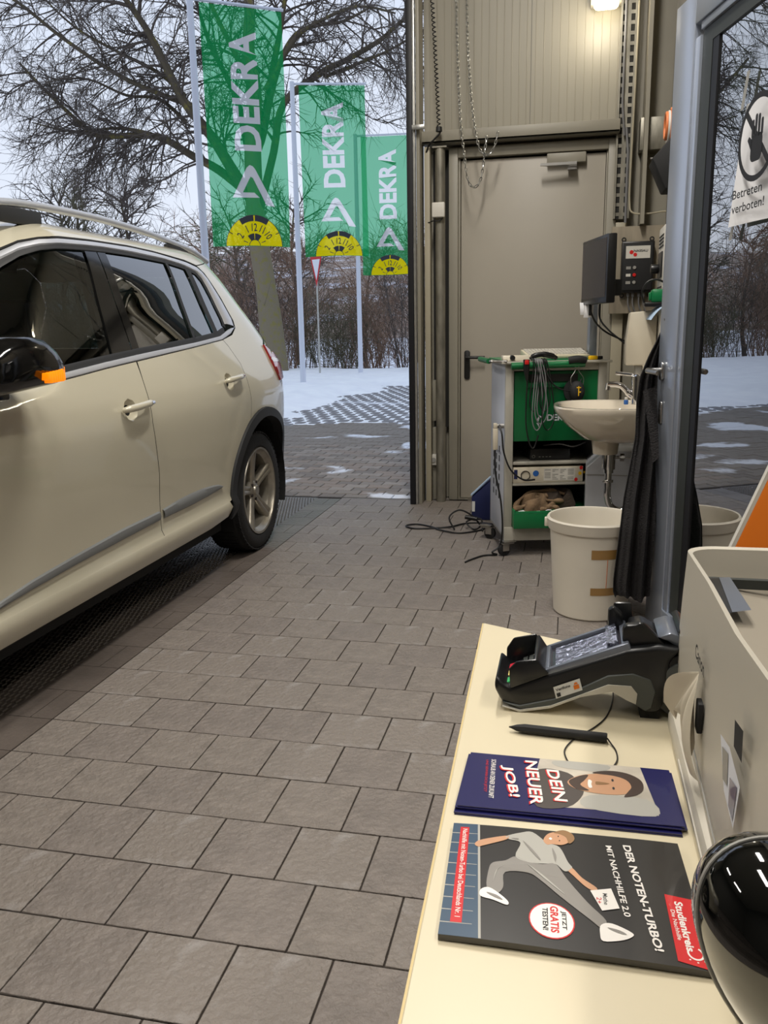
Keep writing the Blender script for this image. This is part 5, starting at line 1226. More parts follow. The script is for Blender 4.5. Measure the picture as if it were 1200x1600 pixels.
lb = MB(); Q = [(-.008, .9125), (.0193, .9225), (.0231, .9116), (-.0045, .8992)]
lm = lambda u, v, q=-.0022: (Q[3][0] + (Q[2][0] - Q[3][0]) * u + (Q[0][0] - Q[3][0]) * v, q, Q[3][1] - DZ + (Q[2][1] - Q[3][1]) * u + (Q[0][1] - Q[3][1]) * v)
lb.add([lm(0, 0), lm(1, 0), lm(1, 1), lm(0, 1)], ((0, 1, 2, 3),)); lo_ = lb.make('maker_label', 'bag_label', tm, recalc=False)
text(MB(), 'Verifone', lambda u, v: lm(.06 + u * .55, .58 + v * .24, -.0026), .02).make('lettering', 'ink_text', lo_, recalc=False)
pk = MB(); pk.add([lm(*p, -.0026) for p in ((.06, .1), (.2, .1), (.2, .42), (.06, .42))], ((0, 1, 2, 3),)); pk.make('small_square', 'ink_text', lo_, recalc=False)
pk = MB(); pk.add([lm(*p, -.0026) for p in ((.72, .25), (.92, .25), (.92, .6), (.72, .6))], ((0, 1, 2, 3),)); pk.add([lm(*p, -.0026) for p in ell(.82, .66, .07, .16, 10, 0, 180)], (tuple(range(11)),)); pk.make('padlock_mark', 'orange', lo_, recalc=False)
# stylus pen with cord
pn_ = thing('stylus_pen', 'black stylus pen with a thin cord lying on the desk', 'pen', (0, 0, DZ))
pa = Vector((-.052, .815, .0055)); pb_ = Vector((.048, .809, .0055))
MB().tube([pa, pa + (pb_ - pa) * .02, pa + (pb_ - pa) * .08, pa + (pb_ - pa) * .16, pb_ - (pb_ - pa) * .01, pb_], [.0008, .0012, .0035, .0050, .0052, .0045], 8).make('barrel', 'black_matte', pn_, smooth=True)
MB().tube(smoothpath([(.052, .885, .0016), (.056, .905, .0016), (.057, .925, .0016), (.052, .88, .0016)][:0] + [(.060, .945, .0014), (.058, .91, .0014), (.050, .868, .0014), (.036, .838, .0014), (.016, .81, .0014), (.006, .785, .0014), (.008, .765, .0014), (.014, .752, .0015)]), .0008, 6).tube(smoothpath([(.048, .809, .005), (.052, .803, .002), (.056, .79, .0014), (.056, .772, .0014), (.050, .757, .0014), (.040, .750, .0014)]), .0008, 6).make('cord', 'cable_black', pn_, smooth=True)
# ---- brochures: quad given by corners (a: top-left, b: bottom-left, c: bottom-right, d: top-right)
def sheet(corn, z, th, name, m, label=None, cat=None, group=None, wave=0.0, parent=None):
    a, b, c, d = [Vector((p[0], p[1], 0)) for p in corn]
    def f(u, v, h=0.0):
        p = (a * (1 - u) + d * u) * (1 - v) + (b * (1 - u) + c * u) * v
        return (p.x, p.y, z + h + wave * (math.sin(u * 3.1) * .5 + math.sin(u * 7 + 1) * .12) * .004)
    mb = MB(); N = 12
    for h in (0, th):
        for j in range(2):
            for i in range(N + 1): mb.v.append(f(i / N, j, h))
    for i in range(N):
        mb.f += [(i, i + 1, N + 2 + i, N + 1 + i), (2 * N + 2 + i, 3 * N + 3 + i, 3 * N + 4 + i, 2 * N + 3 + i), (i, 2 * N + 2 + i, 2 * N + 3 + i, i + 1), (N + 1 + i, N + 2 + i, 3 * N + 4 + i, 3 * N + 3 + i)]; mb.mi += [0] * 4
    mb.f += [(0, N + 1, 3 * N + 3, 2 * N + 2), (N, 3 * N + 2, 4 * N + 3, 2 * N + 1)]; mb.mi += [0, 0]
    o = mb.make(name, m, parent, smooth=.6)
    if label: tag(o, label, cat, group)
    return o, (lambda u, v, h=th: f(u, v, h))
ca_, cb_2, cc_, cd_ = (-.085, .753), (-.086, .658), (.105, .661), (.102, .753)
rr_ = random.Random(4); z = DZ
names = ['lowest navy leaflet of the job leaflet stack', 'second navy leaflet from the bottom of the stack', 'third navy leaflet from the bottom of the stack', 'fourth navy leaflet, just under the top one of the stack']
for i in range(4):
    dx, dy = rr_.uniform(-.0035, .003), rr_.uniform(-.003, .002) - .0008 * (4 - i); g_ = rr_.uniform(-.002, .002)
    sheet([(ca_[0] + dx, ca_[1] + dy), (cb_2[0] + dx, cb_2[1] + dy), (cc_[0] + dx, cc_[1] + dy + g_), (cd_[0] + dx, cd_[1] + dy + g_)], z, .0011, 'job_leaflet', 'ink_navy', names[i] + ' on the desk', 'leaflet', 'navy job leaflets on the desk'); z += .0013
jl, J = sheet([ca_, cb_2, cc_, cd_], z, .0011, 'job_leaflet', 'ink_navy', 'topmost navy job leaflet with a smiling man and white brush lettering', 'leaflet', 'navy job leaflets on the desk')
def flat(mb, pts, F, h): return mb.add([F(u, v, h) for u, v in pts], (tuple(range(len(pts))),))
ROUND = {'shirt', 'face', 'hair', 'beard', 'mouth', 'nose', 'photo_light'}
def rnd_poly(pts, k=4):
    n = len(pts); out = []
    for i in range(n):
        a, b, c, d = (Vector(pts[(i + q) % n]) for q in (-1, 0, 1, 2))
        for j in range(k):
            t = j / k; v = .5 * ((2 * b) + (c - a) * t + (2 * a - 5 * b + 4 * c - d) * t * t + (3 * b - a - 3 * c + d) * t ** 3); out.append((v.x, v.y))
    return out
def poly(name, pts, F, h, m, par):
    if name in ROUND and F is J: pts = rnd_poly(pts)
    return flat(MB(), pts, F, h).make(name, m, par, recalc=False)
H0 = .0012
poly('photo', [(.42, 0.0), (.885, .0), (.90, .86), (.55, .86), (.36, .9), (.34, .4), (.36, .0)], J, H0, 'ink_photo', jl)
poly('navy_corner', [(.86, 0), (1, 0), (1, 1), (.91, 1), (.885, .5)], J, H0 + .0001, 'ink_navy', jl)
poly('photo_light', [(.60, .62), (.86, .60), (.885, .88), (.58, .84)], J, H0 + .00012, 'ink_grey', jl)
poly('photo_light', [(.44, .02), (.70, .02), (.66, .16), (.46, .14)], J, H0 + .00012, 'ink_grey', jl)
poly('shirt', [(.36, .22), (.50, .24), (.56, .45), (.57, .62), (.50, .86), (.36, .9), (.33, .55)], J, H0 + .0002, 'ink_shirt', jl)
poly('face', [(.50, .40), (.56, .27), (.66, .20), (.74, .20), (.80, .28), (.81, .42), (.77, .54), (.68, .58), (.58, .56), (.52, .50)], J, H0 + .0003, 'ink_skin', jl)
poly('hair', [(.62, .20), (.70, .13), (.79, .15), (.85, .26), (.855, .42), (.82, .54), (.76, .60), (.78, .50), (.80, .40), (.78, .28), (.72, .22)], J, H0 + .0004, 'ink_hair', jl)
poly('beard', [(.505, .40), (.56, .28), (.60, .25), (.58, .36), (.56, .45), (.60, .54), (.54, .53)], J, H0 + .0004, 'ink_hair', jl)
for uv in ((.715, .31), (.715, .46)): poly('eye', [(uv[0] + a, uv[1] + b_) for a, b_ in ell(0, 0, .006, .025, 10)], J, H0 + .0005, 'ink_text', jl)
poly('mouth', [(.60, .34), (.595, .42), (.60, .49), (.615, .48), (.612, .42), (.615, .36)], J, H0 + .0005, 'ink_white', jl)
poly('nose', [(.64, .36), (.70, .38), (.64, .42), (.632, .39)], J, H0 + .0005, 'ink_hair_light', jl)
# lettering reads downwards (rotated): text right -> +v, text up -> +u
def vtext(s, u0, v0, ulen, vlen, F, h, m, par, bold=.03, nm='lettering', flip=1, skew=0):
    return text(MB(), s, lambda a, b: F(u0 + b * ulen + skew * a, v0 + a * vlen, h), bold).make(nm, m, par, recalc=False)
for (s_, u0, v0, ul, vl, sk_) in (('DEIN', .395, .22, .060, .56, .045), ('NEUER', .285, .08, .062, .80, .045), ('JOB!', .165, .22, .062, .56, .055)):
    vtext(s_, u0 - .006, v0 + .010, ul, vl, J, H0 + .0006, 'ink_red', jl, .03, 'letter_shadow', skew=sk_); vtext(s_, u0, v0, ul, vl, J, H0 + .0007, 'ink_white', jl, .02, skew=sk_)
vtext('SCHRAUB AN DEINER ZUKUNFT', .115, .12, .024, .72, J, H0 + .0006, 'ink_white', jl, .01, skew=.02); vtext('UND BEWIRB DICH JETZT', .085, .14, .016, .6, J, H0 + .0006, 'ink_red', jl, .0, skew=.02)
# second brochure
B1, B2, B3, B4 = (-.0855, .6315), (-.0785, .4975), (.1045, .4975), (.0965, .637)
bro, F = sheet([B1, B2, B3, B4], DZ + .0005, .0045, 'tutoring_brochure', 'ink_black', 'black glossy tutoring brochure with a jumping boy and red corner on the desk', 'brochure', wave=1.0)
H1 = .0047
poly('blue_wall', [(0, 0), (.115, 0), (.155, 1), (.0, 1)], F, H1, 'ink_blue', bro)
for k in range(9): poly('blue_line', [(.0, .10 + k * .1), (.125, .10 + k * .1), (.125, .104 + k * .1), (.0, .108 + k * .1)], F, H1 + .0001, 'ink_grey', bro)
poly('grey_edge', [(.112, 0), (.122, 0), (.163, 1), (.153, 1)], F, H1 + .0001, 'ink_grey', bro)
poly('red_banner', [(.035, .04), (.075, .04), (.085, .90), (.04, .90)], F, H1 + .0002, 'ink_red', bro)
vtext('Nachhilfe mit Noten-Turbo bei Deutschlands Nr. 1', .047, .06, .022, .80, F, H1 + .0003, 'ink_white', bro, .01, skew=.008)
poly('red_corner', [(.885, .48), (1.0, .50), (1.0, 1.0), (.875, .965)], F, H1 + .0002, 'ink_red', bro)
vtext('Studienkreis', .915, .53, .032, .36, F, H1 + .0003, 'ink_white', bro, .03); vtext('Die Nachhilfe', .893, .60, .016, .22, F, H1 + .0003, 'ink_white', bro, .01)
sun = MB(); o_ = ell(.945, .90, .030, .045, 20, -60, 200); i_ = ell(.945, .90, .023, .034, 20, -60, 200)
for k in range(20): sun.add([F(*q, H1 + .0003) for q in (o_[k], o_[k + 1], i_[k + 1], i_[k])], ((0, 1, 2, 3),))
for k in range(5):
    a = R(-30 + k * 40); sun.add([F(.945 + math.cos(a) * .040 + q[0], .90 + math.sin(a) * .058 + q[1], H1 + .0003) for q in ((-.003, -.004), (.003, -.004), (.003, .004), (-.003, .004))], ((0, 1, 2, 3),))
sun.make('sun_mark', 'ink_white', bro, recalc=False)
vtext('DER NOTEN-TURBO!', .755, .08, .034, .84, F, H1 + .0003, 'ink_white', bro, .03, skew=.045); vtext('MIT NACHHILFE 2.0', .680, .10, .026, .60, F, H1 + .0003, 'ink_white', bro, .02, skew=.03)
poly('badge', ell(.43, .80, .088, .135, 28), F, H1 + .0002, 'ink_red', bro); poly('badge', ell(.43, .80, .083, .127, 28), F, H1 + .0003, 'ink_white', bro)
for (s_, u0, v0, ul, vl, m_) in (('JETZT', .465, .72, .022, .14, 'ink_text'), ('GRATIS', .425, .69, .032, .20, 'ink_red'), ('TESTEN!', .395, .71, .022, .17, 'ink_text')): vtext(s_, u0, v0, ul, vl, F, H1 + .0004, m_, bro, .03)
# jumping boy (flat print)
u_ = lambda x, y: ((x - 100) / 940, (y - 85 - (x - 100) * .075) / (455 + (x - 100) * .03))
def rounded(pts, k=4):
    n = len(pts); out = []
    for i in range(n):
        a, b, c, d = (Vector(pts[(i + q) % n]) for q in (-1, 0, 1, 2))
        for j in range(k):
            t = j / k; v = .5 * ((2 * b) + (c - a) * t + (2 * a - 5 * b + 4 * c - d) * t * t + (3 * b - a - 3 * c + d) * t ** 3); out.append((v.x, v.y))
    return out
def pp_(name, pts, m, h):
    if name != 'held_sheet': pts = rounded(pts)
    poly(name, [u_(*p) for p in pts], F, H1 + h, m, bro)
pp_('shirt', [(330, 150), (390, 132), (440, 128), (500, 175), (550, 195), (580, 260), (595, 285), (565, 300), (530, 270), (480, 270), (420, 265), (370, 240), (390, 180), (345, 165)], 'ink_grey', .0003)
pp_('arm', [(335, 148), (332, 165), (270, 185), (235, 195), (215, 200), (200, 188), (215, 172), (260, 160)], 'ink_skin', .0003)
pp_('arm', [(575, 292), (595, 285), (630, 325), (680, 362), (675, 378), (640, 360), (600, 320)], 'ink_skin', .0003)
pp_('head', [(485, 165), (505, 135), (545, 125), (585, 145), (590, 170), (560, 185), (520, 182), (500, 185)], 'ink_skin', .0004)
pp_('hair', [(530, 128), (570, 115), (605, 130), (615, 155), (600, 175), (588, 175), (580, 150), (555, 135)], 'ink_hair_light', .0005)
pp_('trousers', [(370, 242), (420, 265), (480, 272), (530, 270), (570, 330), (640, 420), (700, 485), (680, 510), (640, 480), (540, 400), (470, 340), (420, 310), (330, 310), (325, 370), (300, 395), (262, 370), (265, 300), (280, 270), (330, 260)], 'ink_trousers', .0003)
pp_('shoe', [(240, 380), (270, 372), (310, 395), (345, 425), (340, 438), (290, 420), (240, 405)], 'ink_white', .0004)
pp_('shoe', [(680, 500), (720, 495), (785, 525), (780, 540), (740, 552), (680, 555), (672, 530)], 'ink_white', .0004)
pp_('mouth', [(508, 158), (516, 164), (522, 158), (515, 152)], 'ink_white', .0006)
for q in ((548, 146), (552, 166)): pp_('eye', [(q[0] - 3, q[1]), (q[0], q[1] + 3), (q[0] + 3, q[1]), (q[0], q[1] - 3)], 'ink_text', .0006)
for q in (((400, 170), (440, 210), (470, 250), (464, 252), (430, 214)), ((520, 200), (535, 235), (530, 262), (524, 236)), ((350, 160), (380, 160), (378, 166))): pp_('sleeve_fold', list(q), 'ink_trousers', .0006)
for q in (((420, 275), (480, 320), (560, 395), (480, 330)), ((330, 275), (300, 300), (285, 350), (296, 302))): pp_('trouser_fold', list(q), 'ink_grey', .0006)
for q in (((262, 392), (300, 402), (325, 420), (298, 412)), ((700, 510), (740, 518), (765, 532), (738, 528))): pp_('shoe_line', list(q), 'ink_trousers', .0007)
pp_('held_sheet', [(655, 375), (735, 365), (755, 440), (690, 450)], 'ink_white', .0005)
text(MB(), 'Mathe', lambda a, b: F(*[q + w_ for q, w_ in zip(u_(700, 385), (b * .018, a * .09))], H1 + .0006), .01).make('lettering', 'ink_text', bro, recalc=False); text(MB(), '2+', lambda a, b: F(*[q + w_ for q, w_ in zip(u_(675, 400), (b * .02, a * .05))], H1 + .0006), .01).make('lettering', 'ink_red', bro, recalc=False)
# ------------------------------------------------------------------ PRINTER
pr = thing('printer', 'large pale beige printer with a recessed top tray at the right edge', 'printer', (.12, .45, DZ))
# body outline in plan: far-left corner rounded
def plan(r_, ins=0.0):
    x0, x1, y0, y1 = ins, .45, -.02, .465 - ins; pts = [(x0 + .010 * 0, y0)]
    L_ = [(x0, y0), (x0 - .004, .15), (x0, .30)]
    for i in range(9):
        a = R(180 - 90 * i / 8); L_.append((x0 + r_ + r_ * math.cos(a), y1 - r_ + r_ * math.sin(a)))
    return L_ + [(x1, y1 + .01), (x1, y0)]
bp = plan(.035); n = len(bp)
mb = MB(); levels = [(0.004, .006), (.03, .0), (.075, -.0), (.14, .002), (.185, .004)]
vs = []
for (z, ins) in levels:
    for (x, y) in plan(.035, ins): vs.append((x, y, z + (.026 * max(0, (.465 - y) / .485) if z > .16 else 0)))
inn = plan(.030, .009); 
for (x, y) in inn: vs.append((x, y, .183 + .026 * max(0, (.465 - y) / .485)))
for (x, y) in plan(.028, .013): vs.append((x, y, .150 + .0 * y))
k = len(levels) + 2
mb.add(vs, [(i * n + j, i * n + (j + 1) % n, (i + 1) * n + (j + 1) % n, (i + 1) * n + j) for i in range(k - 1) for j in range(n)]); mb.add(vs[:n], (tuple(range(n)),))
mb.make('housing', 'printer', pr, smooth=.7)
# tray floor sloping
tfp = plan(.028, .012); fl_ = MB(); fz = lambda x, y: .155 - .06 * max(0, min(1, (x - .02) / .25)) - .03 * max(0, (.40 - y))
fl_.add([(x, y, fz(x, y)) for x, y in tfp], (tuple(range(n)),)); fl_.make('tray_floor', 'printer_in', pr)
MB().add([(.036, .427, .161), (.047, .430, .161), (.048, .327, .161), (.030, .318, .161)], ((0, 3, 2, 1),)).make('tray_slot', 'term_silver', pr, recalc=False)  # lighter wall of the hole, painted as a flat quad
MB().add([(.024, .423, .1605), (.036, .427, .1605), (.030, .318, .1605), (.018, .310, .1605)], ((0, 3, 2, 1),)).make('dark_slot', 'black_plastic', pr, recalc=False)  # shaded inside of the hole, painted as a flat dark quad
MB().box((.02, .425, .15), (.45, .432, .160)).make('tray_seam', 'frame_dark', pr)
# lower cover seams and front panel line on left face
MB().tube([(-.0045, .0, .035), (-.0055, .15, .045), (-.002, .30, .048), (.002, .40, .05)], .0008, 4).make('cover_seam', 'grey_plastic', pr)
MB().box((-.010, -.02, .002), (.02, .40, .030)).make('base_lip', 'printer', pr, bevel=.008)
MB().tube([(-.0105, -.0, .016), (-.0105, .3, .02)], .0006, 4).make('cover_seam', 'white_plastic', pr)
text(MB(), 'Canon', lambda u, v: (-.0045, .285 - u * .050, .130 + v * .013), .02).make('maker_lettering', 'ink_text', pr, recalc=False)
st_ = MB(); st_.add([(-.0062, .141, .128), (-.0062, .108, .135), (-.0062, .068, .128), (-.0062, .078, .092), (-.0062, .115, .098)], ((0, 1, 2, 3, 4),)); so = st_.make('info_sticker', 'sign_white', pr, recalc=False)
MB().add([(-.0066, .098, .118), (-.0066, .074, .124), (-.0066, .080, .096), (-.0066, .096, .098)], ((0, 1, 2, 3),)).make('sticker_picture', 'ink_navy', so, recalc=False); MB().add([(-.0066, .130, .124), (-.0066, .108, .130), (-.0066, .104, .108), (-.0066, .120, .104)], ((0, 1, 2, 3),)).make('sticker_print', 'grey_plastic', so, recalc=False)
MB().add([(-.0060, .099, .160), (-.0060, .072, .165), (-.0060, .070, .144), (-.0060, .096, .142)], ((0, 1, 2, 3),)).make('dark_label', 'black_matte', pr, recalc=False)
MB().box((-.0065, .238, .078), (-.002, .252, .105)).make('side_slot', 'black_matte', pr, bevel=.001)
# crumpled tissue hanging from the printer side
ti = MB(); NN = 12
edge_ = smoothpath([(-.026, .306, .074), (-.016, .292, .064), (-.020, .282, .078), (-.008, .270, .070), (-.015, .258, .060), (-.006, .246, .066), (-.012, .232, .048), (-.006, .216, .046)], 4)
MM = len(edge_) - 1; top_ = Vector((-.004, .263, .124)); top2 = Vector((-.006, .252, .122))
for i in range(NN + 1):
    v = i / NN
    for j, e_ in enumerate(edge_):
        u = j / MM; t_ = top_ * (1 - u) + top2 * u; p_ = t_ + (e_ - t_) * v; bulge = math.sin(v * math.pi)
        p_ += Vector((-.010 * bulge * (.6 + .4 * math.cos(u * 14)), .006 * bulge * (.5 - u), .008 * bulge * math.cos(u * 9)))
        ti.v.append((p_.x + .12, p_.y + .45, p_.z + DZ))
ti.f += [(i * (MM + 1) + j, i * (MM + 1) + j + 1, (i + 1) * (MM + 1) + j + 1, (i + 1) * (MM + 1) + j) for i in range(NN) for j in range(MM)]; ti.mi += [0] * NN * MM
tag(ti.make('tissue', 'cream_plastic', smooth=1.2, recalc=False), 'crumpled cream tissue stuck in the side slot of the printer', 'tissue')
# orange folder beyond the printer
of = thing('orange_board', 'tilted bright orange board behind the printer by the glass', 'board', (.125, 1.45, .5))
m_ = Matrix.Rotation(R(20), 4, 'Y')
MB().box((-.0, 0, .0), (.12, .02, .60), mtx=m_).make('board', 'orange', of, bevel=.003); MB().box((-.006, 0.002, .0), (.0, .018, .66), mtx=m_).make('white_edge', 'white_plastic', of)
# black glossy shell at the lower right
sc_ = Vector((.1379, .40, .979)) + Vector((0.0076, -0.0002, -0.0084))
ax1 = Vector((0.7192, 0.0023, -0.6947)).normalized(); ax2 = Vector((0.6610, 0.3051, 0.6854)).normalized(); ax3 = ax1.cross(ax2)
sh_ = thing('black_shell', 'glossy black rounded shell on a short foot at the lower right corner', 'shell', (sc_.x + .03, sc_.y, DZ))
mb = MB(); n = 64; vs = []; o_ = Vector((sc_.x + .03, sc_.y, DZ))
for i in range(33):
    p_ = math.pi * i / 32
    for j in range(n):
        a = 2 * math.pi * j / n; sx, sy = math.cos(a), math.sin(a)
        q = ax1 * (.092 * math.sin(p_) * sx) + ax2 * (.0525 * math.sin(p_) * sy) + ax3 * (.060 * math.cos(p_)); vs.append(sc_ + q - o_)
mb.add(vs, [(i * n + j, i * n + (j + 1) % n, (i + 1) * n + (j + 1) % n, (i + 1) * n + j) for i in range(32) for j in range(n)])
mb.make('shell_body', 'shell_black', sh_, smooth=1.2)
pts = [sc_ - o_ + ax1 * (.0925 * math.cos(2 * math.pi * j / 72)) + ax2 * (.053 * math.sin(2 * math.pi * j / 72)) for j in range(73)]
MB().tube(pts, .0009, 6, False).make('shell_rim', 'grey_plastic', sh_, smooth=True)
MB().cyl((.02, -.01, 0), (.01, 0, .07), .02, 24).cyl((.02, -.01, 0), (.02, -.01, .006), .035, 24).make('shell_foot', 'black_matte', sh_)

# ------------------------------------------------------------------ OUTDOORS
gr = MB(); gr.box((-60, 6.13, -.25), (30, 24.6, -.030)); yard = struct(gr.make('ground', 'joint_sand'))
# threshold edge strip
struct(MB().box((-8, 6.13, -.1), (4.4, 6.165, -.002)).make('trim_2', 'grout'))
# interlocking pavers: 300 nearest ones singly, the rest joined
pav = [(-.095, -.075), (-.055, -.075), (-.035, -.055), (.035, -.055), (.055, -.075), (.095, -.075), (.095, .075), (.055, .075), (.035, .055), (-.035, .055), (-.055, .075), (-.095, .075)]
pav2 = [(a * 1.0, b) for a, b in pav]
mp = MB().prism(pav2, lambda u, v, q: (u, v, q), -.03, 0, cap0=False)
o = mp.make('paver', 'paver', bevel=.005, seg=1); pme = o.data; bpy.data.objects.remove(o)
pmes = [pme]
for c_ in ((116, 108, 101), (140, 132, 124), (134, 122, 112)):
    m2 = pme.copy(); nm_ = 'paver_%d' % c_[0]; mat(nm_, c_, .75, bump=.4, bscale=80, vscale=.9, col2=(222, 226, 234), thr=(.585, .62), pos=True); m2.materials[0] = M[nm_]; pmes.append(m2)
cand = []; PX, PY = .198, .136
ry = 0; y = 6.24
while y < 18.2:
    x = -24 + (PX / 2 if ry % 2 else 0)
    while x < 3:
        if x / y > -.82 or y < 9: cand.append((x, y))
        x += PX
    y += PY; ry += 1
vis = sorted([p for p in cand if p[1] < 9.0 and -.40 < p[0] / p[1] < -.165], key=lambda p: p[1])[:296]
vs_ = set(vis)
for p in vis:
    o = bpy.data.objects.new('paver', rnd.choice(pmes)); C.objects.link(o); o.parent = yard; o.location = (p[0], p[1], -.004 + rnd.uniform(-.002, .002))
stf = MB(); stf2 = MB()
tri = lambda mb, x, y, z: mb.add([(x + a, y + b, z) for a, b in pav2] + [(x + a * 1.06, y + b * 1.06, z - .012) for a, b in pav2], [tuple(range(12))] + [(i, 12 + i, 12 + (i + 1) % 12, (i + 1) % 12) for i in range(12)])
for p in cand:
    if p in vs_ or p[1] > 10.9 + .3 * math.sin(p[0] * 1.7): continue
    tri(stf, p[0], p[1], -.004 + rnd.uniform(-.003, .003))
y = 10.9; ry = 0
while y < 18.4:
    x = -17 + (.11 if ry % 2 else 0)
    while x < 0:
        if x / y > -1.1 and y > 10.9 + .3 * math.sin(x * 1.7):
            w_ = .072 + rnd.uniform(-.01, .008); d_ = .105 + rnd.uniform(-.02, .015); cx_ = x + rnd.uniform(-.01, .01)
            stf2.add([(cx_ + a * w_, y + b * d_, -.002) for a, b in ((-.7, -1), (.7, -1), (1, -.6), (1, .6), (.7, 1), (-.7, 1), (-1, .6), (-1, -.6))] + [(cx_ + a * w_ * 1.1, y + b * d_ * 1.05, -.014) for a, b in ((-.7, -1), (.7, -1), (1, -.6), (1, .6), (.7, 1), (-.7, 1), (-1, .6), (-1, -.6))], [tuple(range(8))] + [(i, 8 + i, 8 + (i + 1) % 8, (i + 1) % 8) for i in range(8)])
        x += .22
    y += .27; ry += 1
tag(stf.make('distant_pavers', 'paver', yard, recalc=False), kind='stuff'); tag(stf2.make('snowy_pavers', 'paver_snowy', yard, recalc=False), kind='stuff')
tag(MB().box((-30, 10.7, -.03), (3, 18.5, -.010)).make('snow_in_joints', 'snow', yard), kind='stuff')
# snow bank
from mathutils import noise
sb = MB(); NX_, NY_ = 260, 110
for j in range(NY_ + 1):
    for i in range(NX_ + 1):
        x = -28 + 31 * i / NX_; y = 10.2 + 15.4 * j / NY_
        nz_ = .7 * noise.noise((x * .5, y * .5, 1)) + .35 * noise.noise((x * 1.7, y * 1.7, 2))
        d_ = min(y - 11.2 + nz_, max(-3.95 - x + .8 * nz_, y - 18.4 + nz_))
        h = max(-.1, min(.15, d_ * .16)) + .045 * noise.noise((x * 1.3, y * 1.3, 0)) * min(1, max(0, d_)) + .025 * noise.noise((x * 5, y * 5, 5))
        if y > 23.5: h *= max(0, (25.6 - y) / 2.1); h -= .05 * max(0, y - 23.5)
        sb.v.append((x, y, h - .02))
sb.f = [(j * (NX_ + 1) + i, j * (NX_ + 1) + i + 1, (j + 1) * (NX_ + 1) + i + 1, (j + 1) * (NX_ + 1) + i) for j in range(NY_) for i in range(NX_)]; sb.mi = [0] * len(sb.f)
o = sb.make('snow_bank', 'snow', smooth=True); tag(o, kind='structure'); o.name = 'snow_bank'
# terrain behind
def terr(x, y):
    h = -.35 * min(1, max(0, (y - 25.5) / 3)) - .4 * min(1, max(0, (y - 30) / 20))
    if y > 60: h += (y - 60) * .085 + (max(0, y - 110)) * .05
    return h + .15 * noise.noise((x * .1, y * .1, 3))
tb = MB(); NX_, NY_ = 90, 60
ys = [24.4 + 14 * (j / 20) for j in range(20)] + [38.4 + 240 * ((j) / 40) ** 1.6 for j in range(41)]
for y in ys:
    for i in range(NX_ + 1):
        x = (-2.6 + 3.6 * i / NX_) * max(y, 30); tb.v.append((x, y, terr(x, y)))
for j in range(len(ys) - 1):
    for i in range(NX_): tb.f.append((j * (NX_ + 1) + i, j * (NX_ + 1) + i + 1, (j + 1) * (NX_ + 1) + i + 1, (j + 1) * (NX_ + 1) + i)); tb.mi.append(0 if ys[j] < 60 else 1)
struct(tb.make('hillside', ['snow_ground', 'hill'], smooth=True))
tag(MB().box((-60, 52, -1), (20, 52.6, .55)).make('far_road_edge', 'snow'), kind='structure')
# kerb of dark soil at the hedge foot
struct(MB().box((-40, 24.3, -.1), (4, 24.7, .07)).make('trim_3', 'grout'))

